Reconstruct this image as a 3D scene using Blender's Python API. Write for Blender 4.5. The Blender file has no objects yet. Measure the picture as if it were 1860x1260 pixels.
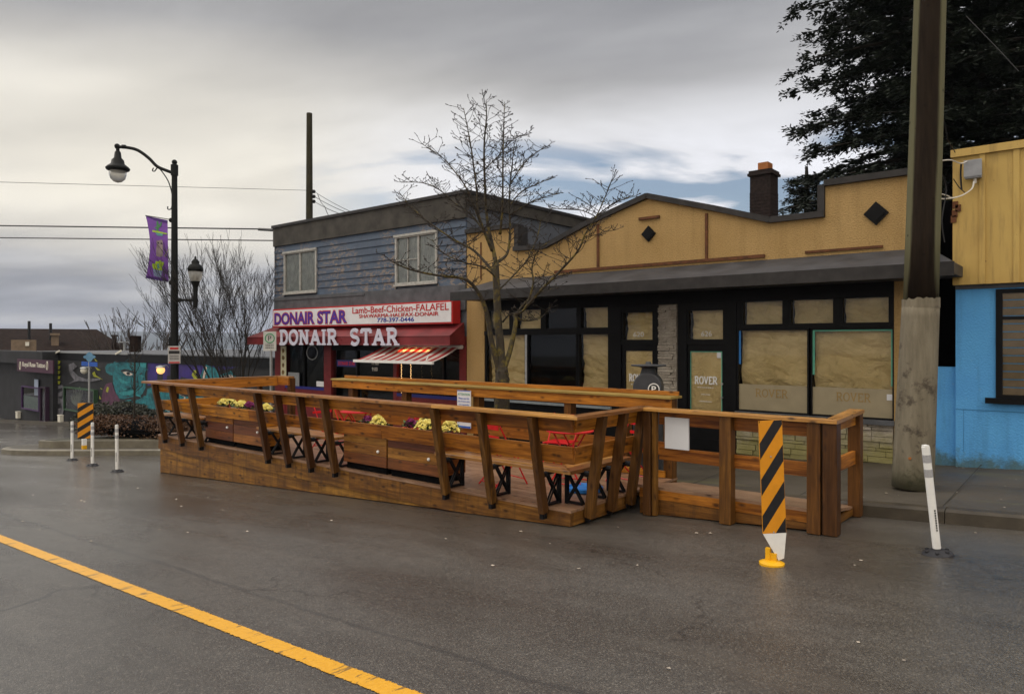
import bpy, math, random
from mathutils import Vector, Matrix, noise
R = random.Random(7)
PI = math.pi
scene = bpy.context.scene
C = scene.collection
# ---------------------------------------------------------------- camera geometry
H = 1.54            # eye height above the road at the origin
F = 1300.0
def adir(px):
    a = (px - 930.0) / F
    return (-.6428 + .766 * a, .766 + .6428 * a)
def onY(px, py, Y):
    dx, dy = adir(px); d = Y / dy
    return Vector((dx * d, Y, H + (620 - py) / F * d))
def onX(px, py, X):
    dx, dy = adir(px); d = X / dx
    return Vector((X, dy * d, H + (620 - py) / F * d))
def atd(px, py, d):
    dx, dy = adir(px)
    return Vector((dx * d, dy * d, H + (620 - py) / F * d))
def road_z(x, y):
    if x < -60: x = -60 + (x + 60) * .3
    if x > 30: x = 30
    return .058 * x - .04 * min(max(y, -6), 9)
def walk_z(x, y):
    if y < 9: return road_z(x, y) + .15
    return road_z(x, 9) + .15 + .02 * (min(y, 12.3) - 9)
# ---------------------------------------------------------------- object helpers
def tag(o, label=None, cat=None, group=None, kind=None):
    if label: o['label'] = label
    if cat: o['category'] = cat
    if group: o['group'] = group
    if kind: o['kind'] = kind
    return o
def thing(name, label, cat, loc=(0, 0, 0), rotz=0, group=None):
    o = bpy.data.objects.new(name, None); C.objects.link(o)
    o.location = loc; o.rotation_euler = (0, 0, rotz); o.empty_display_size = .2
    return tag(o, label, cat, group)
def origin_of(p):
    v = Vector((0, 0, 0))
    while p is not None:
        v += Vector(p.location); p = p.parent
    return v
def dup(root, loc=None, rotz=None, label=None, group=None, parent=None):
    r = root.copy(); C.objects.link(r)
    if loc is not None: r.location = loc
    if rotz is not None: r.rotation_euler = (0, 0, rotz)
    if label: r['label'] = label
    if group: r['group'] = group
    if parent: r.parent = parent
    for ch in list(root.children):
        c = ch.copy(); C.objects.link(c); c.parent = r
        for g in list(ch.children):
            d = g.copy(); C.objects.link(d); d.parent = c
    return r
class MB:
    def __init__(s): s.v = []; s.f = []; s.m = []; s.mi = 0; s.sm = False; s.s = []
    def add(s, vs, fs):
        n = len(s.v); s.v += [tuple(v) for v in vs]
        for f in fs:
            s.f.append(tuple(i + n for i in f)); s.m.append(s.mi); s.s.append(s.sm)
        return s
    def box(s, x0, x1, y0, y1, z0, z1):
        return s.add([(x0,y0,z0),(x1,y0,z0),(x1,y1,z0),(x0,y1,z0),(x0,y0,z1),(x1,y0,z1),(x1,y1,z1),(x0,y1,z1)],
            [(0,3,2,1),(4,5,6,7),(0,1,5,4),(1,2,6,5),(2,3,7,6),(3,0,4,7)])
    def beam(s, p0, p1, w, h, up=(0,0,1)):
        """w across, h along up"""
        p0 = Vector(p0); p1 = Vector(p1); t = (p1 - p0).normalized(); up = Vector(up)
        sd = t.cross(up)
        if sd.length < 1e-5: sd = t.cross(Vector((1,0,0)))
        sd.normalize(); u = sd.cross(t)
        a = sd * w / 2; b = u * h / 2
        vs = [p0-a-b, p0+a-b, p0+a+b, p0-a+b, p1-a-b, p1+a-b, p1+a+b, p1-a+b]
        return s.add(vs, [(0,1,2,3),(7,6,5,4),(0,4,5,1),(1,5,6,2),(2,6,7,3),(3,7,4,0)])
    def tube(s, pts, rad, n=6, caps=True):
        pts = [Vector(p) for p in pts]
        if not hasattr(rad, '__len__'): rad = [rad] * len(pts)
        vs = []; prev = None
        for i, p in enumerate(pts):
            t = (pts[min(i+1, len(pts)-1)] - pts[max(i-1, 0)])
            if t.length < 1e-9: t = Vector((0,0,1))
            t.normalize()
            if prev is None:
                a = t.cross(Vector((0,0,1)))
                if a.length < .05: a = t.cross(Vector((1,0,0)))
            else:
                a = prev - t * prev.dot(t)
            a.normalize(); prev = a; b = t.cross(a)
            for k in range(n):
                q = 2 * PI * k / n
                vs.append(p + (a * math.cos(q) + b * math.sin(q)) * rad[i])
        fs = []
        for i in range(len(pts)-1):
            for k in range(n):
                fs.append((i*n+k, i*n+(k+1)%n, (i+1)*n+(k+1)%n, (i+1)*n+k))
        if caps and n > 2:
            fs.append(tuple(range(n-1, -1, -1))); fs.append(tuple(range((len(pts)-1)*n, len(pts)*n)))
        return s.add(vs, fs)
    def cyl(s, p0, p1, r, n=12, r2=None): return s.tube([p0, p1], [r, r if r2 is None else r2], n)
    def lathe(s, c, prof, n=20):
        vs = []; fs = []
        for r, z in prof:
            for k in range(n):
                q = 2*PI*k/n; vs.append((c[0]+r*math.cos(q), c[1]+r*math.sin(q), c[2]+z))
        for i in range(len(prof)-1):
            for k in range(n):
                fs.append((i*n+k, i*n+(k+1)%n, (i+1)*n+(k+1)%n, (i+1)*n+k))
        fs.append(tuple(range(n-1,-1,-1))); fs.append(tuple(range((len(prof)-1)*n, len(prof)*n)))
        return s.add(vs, fs)
    def prismY(s, pts, y0, y1):
        """polygon of (x,z) counter-clockwise seen from -Y, from y0 (front) to y1"""
        n = len(pts)
        vs = [(x, y0, z) for x, z in pts] + [(x, y1, z) for x, z in pts]
        fs = [tuple(range(n)), tuple(range(2*n-1, n-1, -1))]
        for i in range(n):
            j = (i+1) % n; fs.append((i, i+n, j+n, j))
        return s.add(vs, fs)
    def quad(s, a, b, c, d): return s.add([a,b,c,d], [(0,1,2,3)])
    def blob(s, c, r, n=8, m=5, sq=(1,1,1), jit=0, rr=R):
        vs = []; fs = []
        for i in range(m+1):
            th = PI*i/m
            for k in range(n):
                q = 2*PI*k/n; j = 1 + rr.uniform(-jit, jit)
                vs.append((c[0]+r*sq[0]*j*math.sin(th)*math.cos(q), c[1]+r*sq[1]*j*math.sin(th)*math.sin(q), c[2]-r*sq[2]*j*math.cos(th)))
        for i in range(m):
            for k in range(n):
                fs.append((i*n+k, i*n+(k+1)%n, (i+1)*n+(k+1)%n, (i+1)*n+k))
        return s.add(vs, fs)
    def build(s, name, mats, parent=None, loc=None, smooth=None):
        o0 = origin_of(parent)
        if loc is not None: o0 = o0 + Vector(loc)
        me = bpy.data.meshes.new(name)
        me.from_pydata([(x-o0.x, y-o0.y, z-o0.z) for x, y, z in s.v], [], s.f)
        if not isinstance(mats, (list, tuple)): mats = [mats]
        for m in mats: me.materials.append(m)
        me.polygons.foreach_set('material_index', s.m)
        me.polygons.foreach_set('use_smooth', [bool(smooth) if smooth is not None else x for x in s.s])
        me.update()
        o = bpy.data.objects.new(name, me); C.objects.link(o)
        if loc is not None: o.location = loc
        if parent is not None: o.parent = parent
        return o
def bevel(o, w=.004, seg=2):
    m = o.modifiers.new('bevel', 'BEVEL'); m.width = w; m.segments = seg; m.limit_method = 'ANGLE'
    return o
# ---------------------------------------------------------------- materials
def new_mat(name):
    m = bpy.data.materials.new(name); m.use_nodes = True
    nt = m.node_tree; nt.nodes.clear()
    out = nt.nodes.new('ShaderNodeOutputMaterial'); b = nt.nodes.new('ShaderNodeBsdfPrincipled')
    nt.links.new(b.outputs[0], out.inputs[0])
    return m, nt, b
def N(nt, t, **k):
    n = nt.nodes.new('ShaderNode' + t)
    for a, v in k.items():
        if a.startswith('i_'):
            n.inputs[a[2:].replace('_', ' ')].default_value = v
        else: setattr(n, a, v)
    return n
def L(nt, a, b): nt.links.new(a, b)
def rgba(c): return (c[0], c[1], c[2], 1)
def coords(nt, scale=(1,1,1), kind='Object', rot=(0,0,0)):
    tc = N(nt, 'TexCoord'); mp = N(nt, 'Mapping'); mp.inputs['Scale'].default_value = scale
    mp.inputs['Rotation'].default_value = rot
    L(nt, tc.outputs[kind], mp.inputs[0]); return mp.outputs[0]
def noise_n(nt, vec, scale, detail=4, rough=.55, dist=0):
    n = N(nt, 'TexNoise'); L(nt, vec, n.inputs['Vector'])
    n.inputs['Scale'].default_value = scale; n.inputs['Detail'].default_value = detail
    n.inputs['Roughness'].default_value = rough; n.inputs['Distortion'].default_value = dist
    return n.outputs['Fac']
def ramp(nt, fac, stops, interp='LINEAR'):
    r = N(nt, 'ValToRGB'); r.color_ramp.interpolation = interp
    while len(r.color_ramp.elements) < len(stops): r.color_ramp.elements.new(.5)
    for e, (p, c) in zip(r.color_ramp.elements, stops):
        e.position = p; e.color = rgba(c) if hasattr(c, '__len__') else (c, c, c, 1)
    L(nt, fac, r.inputs[0]); return r.outputs[0]
def mix(nt, fac, a, b, mode='MIX'):
    m = N(nt, 'Mix', data_type='RGBA', blend_type=mode)
    for i, x in ((6, a), (7, b)):
        if hasattr(x, 'is_linked') or hasattr(x, 'links'): L(nt, x, m.inputs[i])
        else: m.inputs[i].default_value = rgba(x)
    if hasattr(fac, 'links'): L(nt, fac, m.inputs[0])
    else: m.inputs[0].default_value = fac
    return m.outputs[2]
def mth(nt, op, a, b=0, c=0):
    m = N(nt, 'Math', operation=op)
    for i, x in enumerate((a, b, c)):
        if hasattr(x, 'links'): L(nt, x, m.inputs[i])
        else: m.inputs[i].default_value = x
    return m.outputs[0]
def bump(nt, b, h, strength=.3, dist=.01):
    n = N(nt, 'Bump'); n.inputs['Strength'].default_value = strength; n.inputs['Distance'].default_value = dist
    L(nt, h, n.inputs['Height']); L(nt, n.outputs[0], b.inputs['Normal']); return n
def plain(name, col, rough=.6, var=.15, scale=8, metal=0, bmp=0, spec=.3):
    m, nt, b = new_mat(name); v = coords(nt)
    f = noise_n(nt, v, scale, 5)
    lo = [x * (1 - var) for x in col]; hi = [min(1, x * (1 + var)) for x in col]
    L(nt, ramp(nt, f, [(.3, lo), (.7, hi)]), b.inputs['Base Color'])
    b.inputs['Roughness'].default_value = rough; b.inputs['Metallic'].default_value = metal
    b.inputs['Specular IOR Level'].default_value = spec
    if bmp: bump(nt, b, noise_n(nt, v, scale * 6, 4), bmp)
    return m
def emit(name, col, strength):
    m, nt, b = new_mat(name); b.inputs['Base Color'].default_value = rgba(col)
    b.inputs['Emission Color'].default_value = rgba(col); b.inputs['Emission Strength'].default_value = strength
    return m
def wood(name, axis, a, b_, knots=True, rough=.42, dirt=.5, drips=False):
    m, nt, b = new_mat(name)
    sc = {'x': (.35, 6, 6), 'y': (6, .35, 6), 'z': (6, 6, .35)}[axis]
    oi = N(nt, 'ObjectInfo'); tc = N(nt, 'TexCoord')
    add = N(nt, 'VectorMath', operation='ADD'); L(nt, tc.outputs['Object'], add.inputs[0])
    cx = N(nt, 'CombineXYZ'); rr = mth(nt, 'MULTIPLY', oi.outputs['Random'], 37.0)
    for i in range(3): L(nt, rr, cx.inputs[i])
    L(nt, cx.outputs[0], add.inputs[1])
    mp = N(nt, 'Mapping'); mp.inputs['Scale'].default_value = sc; L(nt, add.outputs[0], mp.inputs[0])
    g = noise_n(nt, mp.outputs[0], 3.0, 7, .62, .6)
    g2 = noise_n(nt, mp.outputs[0], 14.0, 4, .6, .2)
    bl = noise_n(nt, add.outputs[0], 2.2, 3, .6)
    col = ramp(nt, g, [(.36, a), (.64, b_)])
    col = mix(nt, mth(nt, 'MULTIPLY', ramp(nt, g2, [(.38, 1), (.62, 0)]), .35), col, [x*.35 for x in a])
    # each board its own tone
    hs = N(nt, 'HueSaturation'); L(nt, col, hs.inputs['Color'])
    L(nt, mth(nt, 'MULTIPLY_ADD', oi.outputs['Random'], .65, .62), hs.inputs['Value'])
    L(nt, mth(nt, 'MULTIPLY_ADD', oi.outputs['Random'], .016, .494), hs.inputs['Hue'])
    col = hs.outputs[0]
    col = mix(nt, mth(nt, 'MULTIPLY', ramp(nt, bl, [(.45, 0), (.7, 1)]), dirt), col, (.075, .032, .012))
    if knots:
        sk = {'x': (1, 2.2, 2.2), 'y': (2.2, 1, 2.2), 'z': (2.2, 2.2, 1)}[axis]
        mk = N(nt, 'Mapping'); mk.inputs['Scale'].default_value = sk; L(nt, add.outputs[0], mk.inputs[0])
        vo = N(nt, 'TexVoronoi'); vo.inputs['Scale'].default_value = 4.2; L(nt, mk.outputs[0], vo.inputs['Vector'])
        k = ramp(nt, mth(nt, 'ADD', vo.outputs['Distance'], mth(nt, 'MULTIPLY', bl, .12)), [(.14, 1), (.2, .6), (.32, 0)])
        col = mix(nt, mth(nt, 'MULTIPLY', k, .85), col, (.028, .011, .005))
    if drips:
        md = N(nt, 'Mapping'); md.inputs['Scale'].default_value = (5, 5, .7); L(nt, tc.outputs['Object'], md.inputs[0])
        dn = noise_n(nt, md.outputs[0], 2.2, 5, .65, .4)
        col = mix(nt, mth(nt, 'MULTIPLY', ramp(nt, dn, [(.5, 0), (.68, 1)]), .62), col, (.05, .024, .01))
    L(nt, col, b.inputs['Base Color']); b.inputs['Specular IOR Level'].default_value = .5 if rough < .35 else .22
    L(nt, mth(nt, 'MULTIPLY_ADD', g, .3, rough - .1), b.inputs['Roughness'])
    bump(nt, b, g2, .25, .004)
    return m
M = {}
WA, WB = (.15, .042, .004), (.54, .198, .026)
for ax in 'xyz': M['wood_' + ax] = wood('stained_cedar_' + ax, ax, WA, WB)
M['skirt'] = wood('weathered_skirt_boards', 'x', (.11, .043, .007), (.32, .145, .028), dirt=.75, drips=True)
M['skirt_y'] = wood('weathered_end_boards', 'y', (.11, .043, .007), (.29, .13, .026), dirt=.7, drips=True)
M['post'] = wood('dark_stained_posts', 'z', (.045, .017, .004), (.135, .055, .012), dirt=.55)
M['post_light'] = wood('stained_posts', 'z', (.085, .033, .006), (.225, .098, .019), dirt=.45)
M['cap'] = wood('wet_cap_boards', 'x', (.27, .105, .022), (.50, .235, .065), rough=.26, dirt=.3)
M['cap_y'] = wood('wet_cap_boards_side', 'y', (.24, .095, .02), (.47, .22, .06), rough=.26, dirt=.3)
M['bright_x'] = wood('fresh_orange_boards', 'x', (.26, .085, .008), (.58, .225, .028), rough=.45, dirt=.25)
M['bright_y'] = wood('fresh_orange_boards_side', 'y', (.26, .085, .008), (.55, .21, .026), rough=.45, dirt=.25)
M['olive'] = wood('greenish_ledge_board', 'x', (.22, .145, .04), (.36, .25, .07), knots=False, rough=.4, dirt=.2)
M['deck'] = wood('worn_decking', 'x', (.24, .13, .075), (.42, .26, .16), rough=.32, dirt=.35)
M['redplank'] = wood('dark_red_plank', 'x', (.10, .032, .017), (.19, .062, .03), rough=.4, dirt=.2)
M['black'] = plain('black_steel', (.006, .006, .007), .5, .2, 20, spec=.15)
M['blackframe'] = plain('black_painted_frame', (.0045, .0047, .0055), .5, .25, 6, bmp=.05, spec=.12)
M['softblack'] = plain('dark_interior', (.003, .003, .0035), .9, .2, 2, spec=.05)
M['white'] = plain('white_plastic', (.72, .72, .7), .4, .06, 12)
M['whitesign'] = plain('white_corrugated_plastic', (.62, .63, .66), .5, .04, 5)
M['reflect'] = plain('grey_reflective_tape', (.33, .33, .34), .35, .15, 60)
M['rubber'] = plain('black_rubber', (.022, .022, .026), .6, .3, 15)
M['redmetal'] = plain('red_painted_metal', (.52, .012, .016), .35, .12, 8)
M['bluemat'] = plain('blue_plastic', (.02, .17, .5), .4, .12, 8)
M['kiosk'] = plain('charcoal_powder_coat', (.045, .048, .055), .45, .15, 9)
M['steel'] = plain('galvanised_steel', (.34, .35, .35), .42, .15, 20, metal=.6)
M['redpaint'] = plain('dark_red_paint', (.14, .014, .016), .5, .2, 5)
M['bluestrip'] = emit('blue_light_strip', (.006, .008, .14), .04)
M['concrete'] = plain('kerb_concrete', (.17, .15, .11), .6, .3, 5, bmp=.3)
def yellowblack():
    m, nt, b = new_mat('yellow_black_hazard_stripes')
    b.inputs['Roughness'].default_value = .4
    return m
M['hazyellow'] = plain('hazard_amber', (.62, .25, .012), .35, .08, 12)
M['hazblack'] = plain('hazard_black', (.012, .012, .014), .35, .2, 25)
M['yellowplastic'] = plain('yellow_plastic', (.72, .38, .01), .4, .08, 12)
# --- stucco
def stucco(name, col, dark, st=.7, sc=55):
    m, nt, b = new_mat(name); v = coords(nt)
    f = noise_n(nt, v, .9, 5, .6); f2 = noise_n(nt, v, sc, 3, .6)
    vs = coords(nt, (3.5, 3.5, .45)); streak = noise_n(nt, vs, 1.6, 6, .62)
    c = mix(nt, ramp(nt, f, [(.35, 0), (.7, .75)]), col, dark)
    c = mix(nt, mth(nt, 'MULTIPLY', ramp(nt, f2, [(.3, 1), (.55, 0)]), .42), c, [x*.45 for x in dark])
    c = mix(nt, mth(nt, 'MULTIPLY', ramp(nt, streak, [(.48, 0), (.74, 1)]), .35), c, [x*.5 for x in dark])
    L(nt, c, b.inputs['Base Color']); b.inputs['Roughness'].default_value = .85
    b.inputs['Specular IOR Level'].default_value = .25
    bump(nt, b, f2, st, .02); return m
M['yellow'] = stucco('ochre_stucco', (.44, .295, .125), (.36, .228, .085), .9, 42)
M['blue'] = stucco('sky_blue_stucco', (.085, .33, .68), (.07, .27, .56), .5, 40)
# --- base stain variants at the foot of the blue wall
def blue_wall():
    m, nt, b = new_mat('sky_blue_wall_mossy_foot'); tc = N(nt, 'TexCoord'); v = tc.outputs['Object']
    f2 = noise_n(nt, v, 38, 3, .6); f = noise_n(nt, v, 1.3, 4); f3 = noise_n(nt, v, 6, 5, .7)
    c = mix(nt, ramp(nt, f, [(.3, 0), (.7, 1)]), (.075, .31, .68), (.10, .38, .74))
    sx = N(nt, 'SeparateXYZ'); L(nt, v, sx.inputs[0])
    hz = mth(nt, 'ADD', mth(nt, 'ADD', sx.outputs[2], .5), mth(nt, 'MULTIPLY', f3, -.7))
    moss = mth(nt, 'MULTIPLY', ramp(nt, hz, [(.14, 1), (.34, 0)]), .8)
    c = mix(nt, moss, c, (.055, .085, .045))
    st_ = noise_n(nt, coords(nt, (4, 4, .4)), 1.8, 6, .65)
    c = mix(nt, mth(nt, 'MULTIPLY', ramp(nt, st_, [(.5, 0), (.72, 1)]), .4), c, (.04, .17, .36))
    sp_ = noise_n(nt, v, 17, 3, .6)
    c = mix(nt, mth(nt, 'MULTIPLY', ramp(nt, sp_, [(.68, 0), (.72, 1)]), .5), c, (.16, .36, .58))
    L(nt, c, b.inputs['Base Color']); b.inputs['Roughness'].default_value = .8
    bump(nt, b, f2, .6, .02); return m
M['bluewall'] = blue_wall()
def panelpaint():
    m, nt, b = new_mat('mustard_panel_paint'); v = coords(nt)
    f = noise_n(nt, v, 1.1, 5); v2 = coords(nt, (5, 5, .5)); s = noise_n(nt, v2, 2.5, 6, .65)
    sp = noise_n(nt, v, 30, 2, .5)
    c = mix(nt, ramp(nt, f, [(.3, 0), (.7, 1)]), (.52, .36, .10), (.44, .285, .075))
    c = mix(nt, mth(nt, 'MULTIPLY', ramp(nt, s, [(.5, 0), (.72, 1)]), .6), c, (.22, .14, .04))
    c = mix(nt, ramp(nt, sp, [(.74, 0), (.78, .9)]), c, (.05, .02, .01))
    L(nt, c, b.inputs['Base Color']); b.inputs['Roughness'].default_value = .6; bump(nt, b, s, .1, .01); return m
M['panel'] = panelpaint()
def siding():
    m, nt, b = new_mat('peeling_blue_siding'); tc = N(nt, 'TexCoord'); v = tc.outputs['Object']
    vx = coords(nt, (1, 1, 3)); f = noise_n(nt, vx, 2.0, 5)
    c = mix(nt, ramp(nt, f, [(.3, 0), (.7, 1)]), (.032, .05, .088), (.052, .082, .13))
    p = noise_n(nt, coords(nt, (1, 1, 2.2)), 5.5, 7, .72)
    big = noise_n(nt, v, .8, 2)
    pk = mth(nt, 'MULTIPLY', ramp(nt, p, [(.5, 0), (.55, 1)]), ramp(nt, big, [(.42, 0), (.55, 1)]))
    c = mix(nt, mth(nt, 'MULTIPLY', pk, .8), c, (.2, .15, .11))
    st = noise_n(nt, coords(nt, (8, 8, .6)), 2, 5, .6)
    c = mix(nt, mth(nt, 'MULTIPLY', ramp(nt, st, [(.5, 0), (.75, 1)]), .5), c, (.03, .04, .06))
    L(nt, c, b.inputs['Base Color']); b.inputs['Roughness'].default_value = .6
    bump(nt, b, p, .3, .006); return m
M['siding'] = siding()
M['fascia'] = plain('brown_grey_fascia', (.045, .041, .035), .75, .45, 2.5, bmp=.2)
M['greytrim'] = plain('slate_grey_trim', (.075, .08, .09), .6, .3, 4, bmp=.1)
M['sidewall'] = plain('blue_grey_side_wall', (.085, .095, .115), .7, .2, 3)
M['roofgrey'] = plain('charcoal_canopy_metal', (.04, .041, .046), .55, .4, 2.5, bmp=.15)
M['capflash'] = plain('black_cap_flashing', (.022, .02, .02), .5, .4, 6, bmp=.1)
M['rust'] = plain('rusty_trim_strip', (.1, .036, .012), .7, .4, 12)
M['whiteframe'] = plain('weathered_white_window_frame', (.34, .34, .32), .6, .25, 14)
M['redawn'] = plain('red_awning_vinyl', (.155, .018, .021), .55, .3, 2.5, bmp=.05)
M['lettering'] = plain('pale_lilac_letters', (.52, .52, .62), .45, .08, 6)
M['signwhite'] = plain('sign_face_white', (.62, .62, .64), .35, .08, 3)
M['signred'] = plain('sign_red', (.42, .02, .02), .4, .1, 6)
M['signpurple'] = plain('sign_purple', (.07, .03, .27), .4, .1, 6)
M['signnavy'] = plain('sign_navy', (.03, .045, .28), .4, .1, 6)
M['signblack'] = plain('sign_black_print', (.02, .02, .02), .5, .1, 6)
M['signgreen'] = plain('sign_green_print', (.03, .25, .1), .5, .1, 6)
M['signblue'] = plain('sign_blue_print', (.03, .1, .42), .5, .1, 6)
M['brick'] = plain('sooty_brick', (.016, .010, .009), .9, .5, 18, bmp=.4)
M['clay'] = plain('clay_flue', (.3, .11, .03), .7, .2, 10)
M['gold'] = plain('gold_lettering', (.30, .2, .07), .5, .1, 6)
M['cream'] = plain('cream_lettering', (.6, .58, .5), .5, .1, 6)
M['tapegreen'] = plain('teal_painters_tape', (.12, .42, .3), .6, .1, 9)
M['tapeblue'] = plain('blue_painters_tape', (.04, .2, .55), .6, .1, 9)
M['frost'] = plain('frosted_grey_vinyl', (.30, .255, .165), .5, .12, 3)
M['brownroof'] = plain('dark_shingle_roof', (.018, .012, .010), .95, .5, 3, bmp=.3, spec=.05)
M['beige'] = plain('beige_stucco', (.15, .11, .075), .8, .2, 3)
M['mural_black'] = plain('charcoal_painted_wall', (.016, .0165, .019), .7, .35, 1.5)
M['wire'] = plain('black_cable', (.01, .01, .011), .5, .1, 5)
M['whitecable'] = plain('white_cable', (.55, .53, .48), .5, .1, 5)
M['hill'] = plain('forested_hill', (.03, .045, .05), .95, .5, .01)
def paper():
    m, nt, b = new_mat('crumpled_kraft_paper'); v = coords(nt)
    f = noise_n(nt, v, 2.2, 3, .5, 1.2); f2 = noise_n(nt, v, 5, 4, .6, 1.5)
    c = mix(nt, ramp(nt, f, [(.3, 0), (.7, 1)]), (.54, .41, .19), (.70, .55, .28))
    L(nt, c, b.inputs['Base Color']); b.inputs['Roughness'].default_value = .7
    bump(nt, b, f2, .8, .08); return m
M['paper'] = paper()
def glass():
    m = bpy.data.materials.new('window_glass'); m.use_nodes = True; nt = m.node_tree; nt.nodes.clear()
    out = N(nt, 'OutputMaterial'); t = N(nt, 'BsdfTransparent'); g = N(nt, 'BsdfGlossy'); g.inputs['Roughness'].default_value = .02
    t.inputs[0].default_value = (.95, .96, .95, 1)
    fr = N(nt, 'Fresnel'); fr.inputs[0].default_value = 1.42
    mx = N(nt, 'MixShader'); L(nt, mth(nt, 'MULTIPLY', fr.outputs[0], .9), mx.inputs[0]); L(nt, t.outputs[0], mx.inputs[1]); L(nt, g.outputs[0], mx.inputs[2])
    L(nt, mx.outputs[0], out.inputs[0]); return m
M['glass'] = glass()
M['curtain'] = plain('pale_grey_curtain', (.3, .32, .32), .8, .2, 5)
def asphalt():
    m, nt, b = new_mat('damp_asphalt'); tc = N(nt, 'TexCoord'); v = tc.outputs['Object']
    vo = N(nt, 'TexVoronoi'); vo.inputs['Scale'].default_value = 120; L(nt, v, vo.inputs['Vector'])
    fine = noise_n(nt, v, 140, 2, .6)
    mid = noise_n(nt, v, 9, 5, .65); big = noise_n(nt, coords(nt, (.35, 1, 1)), .8, 4, .6)
    c = mix(nt, ramp(nt, mid, [(.3, 0), (.7, 1)]), (.056, .050, .042), (.09, .081, .069))
    c = mix(nt, mth(nt, 'MULTIPLY', ramp(nt, big, [(.38, 1), (.56, 0)]), .6), c, (.038, .031, .025))
    sc_ = N(nt, 'SeparateColor'); L(nt, vo.outputs['Color'], sc_.inputs[0])
    c = mix(nt, mth(nt, 'MULTIPLY', ramp(nt, sc_.outputs[0], [(.78, 0), (.92, 1)]), .55), c, (.2, .183, .155))
    c = mix(nt, mth(nt, 'MULTIPLY', ramp(nt, sc_.outputs[1], [(.62, 0), (.74, 1)]), .65), c, (.022, .020, .018))
    sy = N(nt, 'SeparateXYZ'); L(nt, v, sy.inputs[0])
    # tar seam beside the centre line and a transverse crack
    wob = noise_n(nt, v, 2.5, 5, .6)
    def line(val, centre, amp, w, k):
        d = mth(nt, 'ABSOLUTE', mth(nt, 'SUBTRACT', mth(nt, 'ADD', val, mth(nt, 'MULTIPLY', mth(nt, 'SUBTRACT', wob, .5), amp)), centre))
        return mth(nt, 'MULTIPLY', ramp(nt, d, [(w*.3, 1), (w, 0)]), k)
    c = mix(nt, line(sy.outputs[1], 2.98, .16, .035, .55), c, (.022, .021, .02))
    vk = N(nt, 'TexVoronoi', feature='DISTANCE_TO_EDGE'); vk.inputs['Scale'].default_value = .42
    wv = N(nt, 'VectorMath', operation='ADD'); wn = N(nt, 'TexNoise'); wn.inputs['Scale'].default_value = 1.6; wn.inputs['Detail'].default_value = 6; L(nt, v, wn.inputs['Vector'])
    L(nt, v, wv.inputs[0]); L(nt, wn.outputs['Color'], wv.inputs[1]); L(nt, wv.outputs[0], vk.inputs['Vector'])
    kk = mth(nt, 'MULTIPLY', ramp(nt, vk.outputs['Distance'], [(.0, 1), (.008, 0)]), ramp(nt, noise_n(nt, v, .55, 3), [(.5, 0), (.56, .8)]))
    c = mix(nt, kk, c, (.018, .015, .012))
    st_ = noise_n(nt, coords(nt, (.25, 1.6, 1)), 1.1, 5, .65)
    c = mix(nt, mth(nt, 'MULTIPLY', ramp(nt, st_, [(.55, 0), (.72, 1)]), .3), c, (.13, .115, .095))
    crk = mth(nt, 'ADD', mth(nt, 'MULTIPLY', sy.outputs[0], .876), mth(nt, 'MULTIPLY', sy.outputs[1], .48))
    wi = mth(nt, 'LESS_THAN', sy.outputs[1], 2.1)
    c = mix(nt, mth(nt, 'MULTIPLY', line(crk, -4.67, .3, .03, .8), wi), c, (.018, .017, .016))
    L(nt, c, b.inputs['Base Color'])
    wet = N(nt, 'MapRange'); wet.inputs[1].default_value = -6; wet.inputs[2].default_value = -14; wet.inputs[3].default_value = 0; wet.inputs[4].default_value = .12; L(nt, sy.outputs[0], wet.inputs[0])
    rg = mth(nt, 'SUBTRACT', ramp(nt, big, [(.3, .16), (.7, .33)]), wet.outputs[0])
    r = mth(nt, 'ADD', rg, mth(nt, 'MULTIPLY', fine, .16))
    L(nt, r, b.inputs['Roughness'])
    h = mth(nt, 'ADD', mth(nt, 'MULTIPLY', vo.outputs['Distance'], -1), mth(nt, 'MULTIPLY', fine, .5))
    bump(nt, b, h, .42, .005)
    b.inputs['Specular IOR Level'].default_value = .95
    return m
M['asphalt'] = asphalt()
def yline():
    m, nt, b = new_mat('worn_yellow_road_paint'); tc = N(nt, 'TexCoord'); v = tc.outputs['Object']
    f = noise_n(nt, v, 40, 4, .7); g = noise_n(nt, coords(nt, (7, 1.6, 1), rot=(0,0,.5)), 2.2, 5, .7, .6)
    c = mix(nt, ramp(nt, f, [(.3, 0), (.7, 1)]), (.62, .30, .012), (.74, .39, .03))
    c = mix(nt, mth(nt, 'MAXIMUM', ramp(nt, f, [(.66, 0), (.72, .7)]), ramp(nt, g, [(.58, 0), (.62, .75)])), c, (.09, .06, .03))
    L(nt, c, b.inputs['Base Color']); b.inputs['Roughness'].default_value = .35
    # ragged edges: paint is missing where the stone sticks out
    sy = N(nt, 'SeparateXYZ'); L(nt, v, sy.inputs[0])
    d = mth(nt, 'ABSOLUTE', mth(nt, 'SUBTRACT', sy.outputs[1], 2.435))
    e = mth(nt, 'ADD', d, mth(nt, 'MULTIPLY', f, .05))
    L(nt, mth(nt, 'LESS_THAN', e, .09), b.inputs['Alpha'])
    bump(nt, b, f, .4, .005); return m
M['yline'] = yline()
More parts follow.
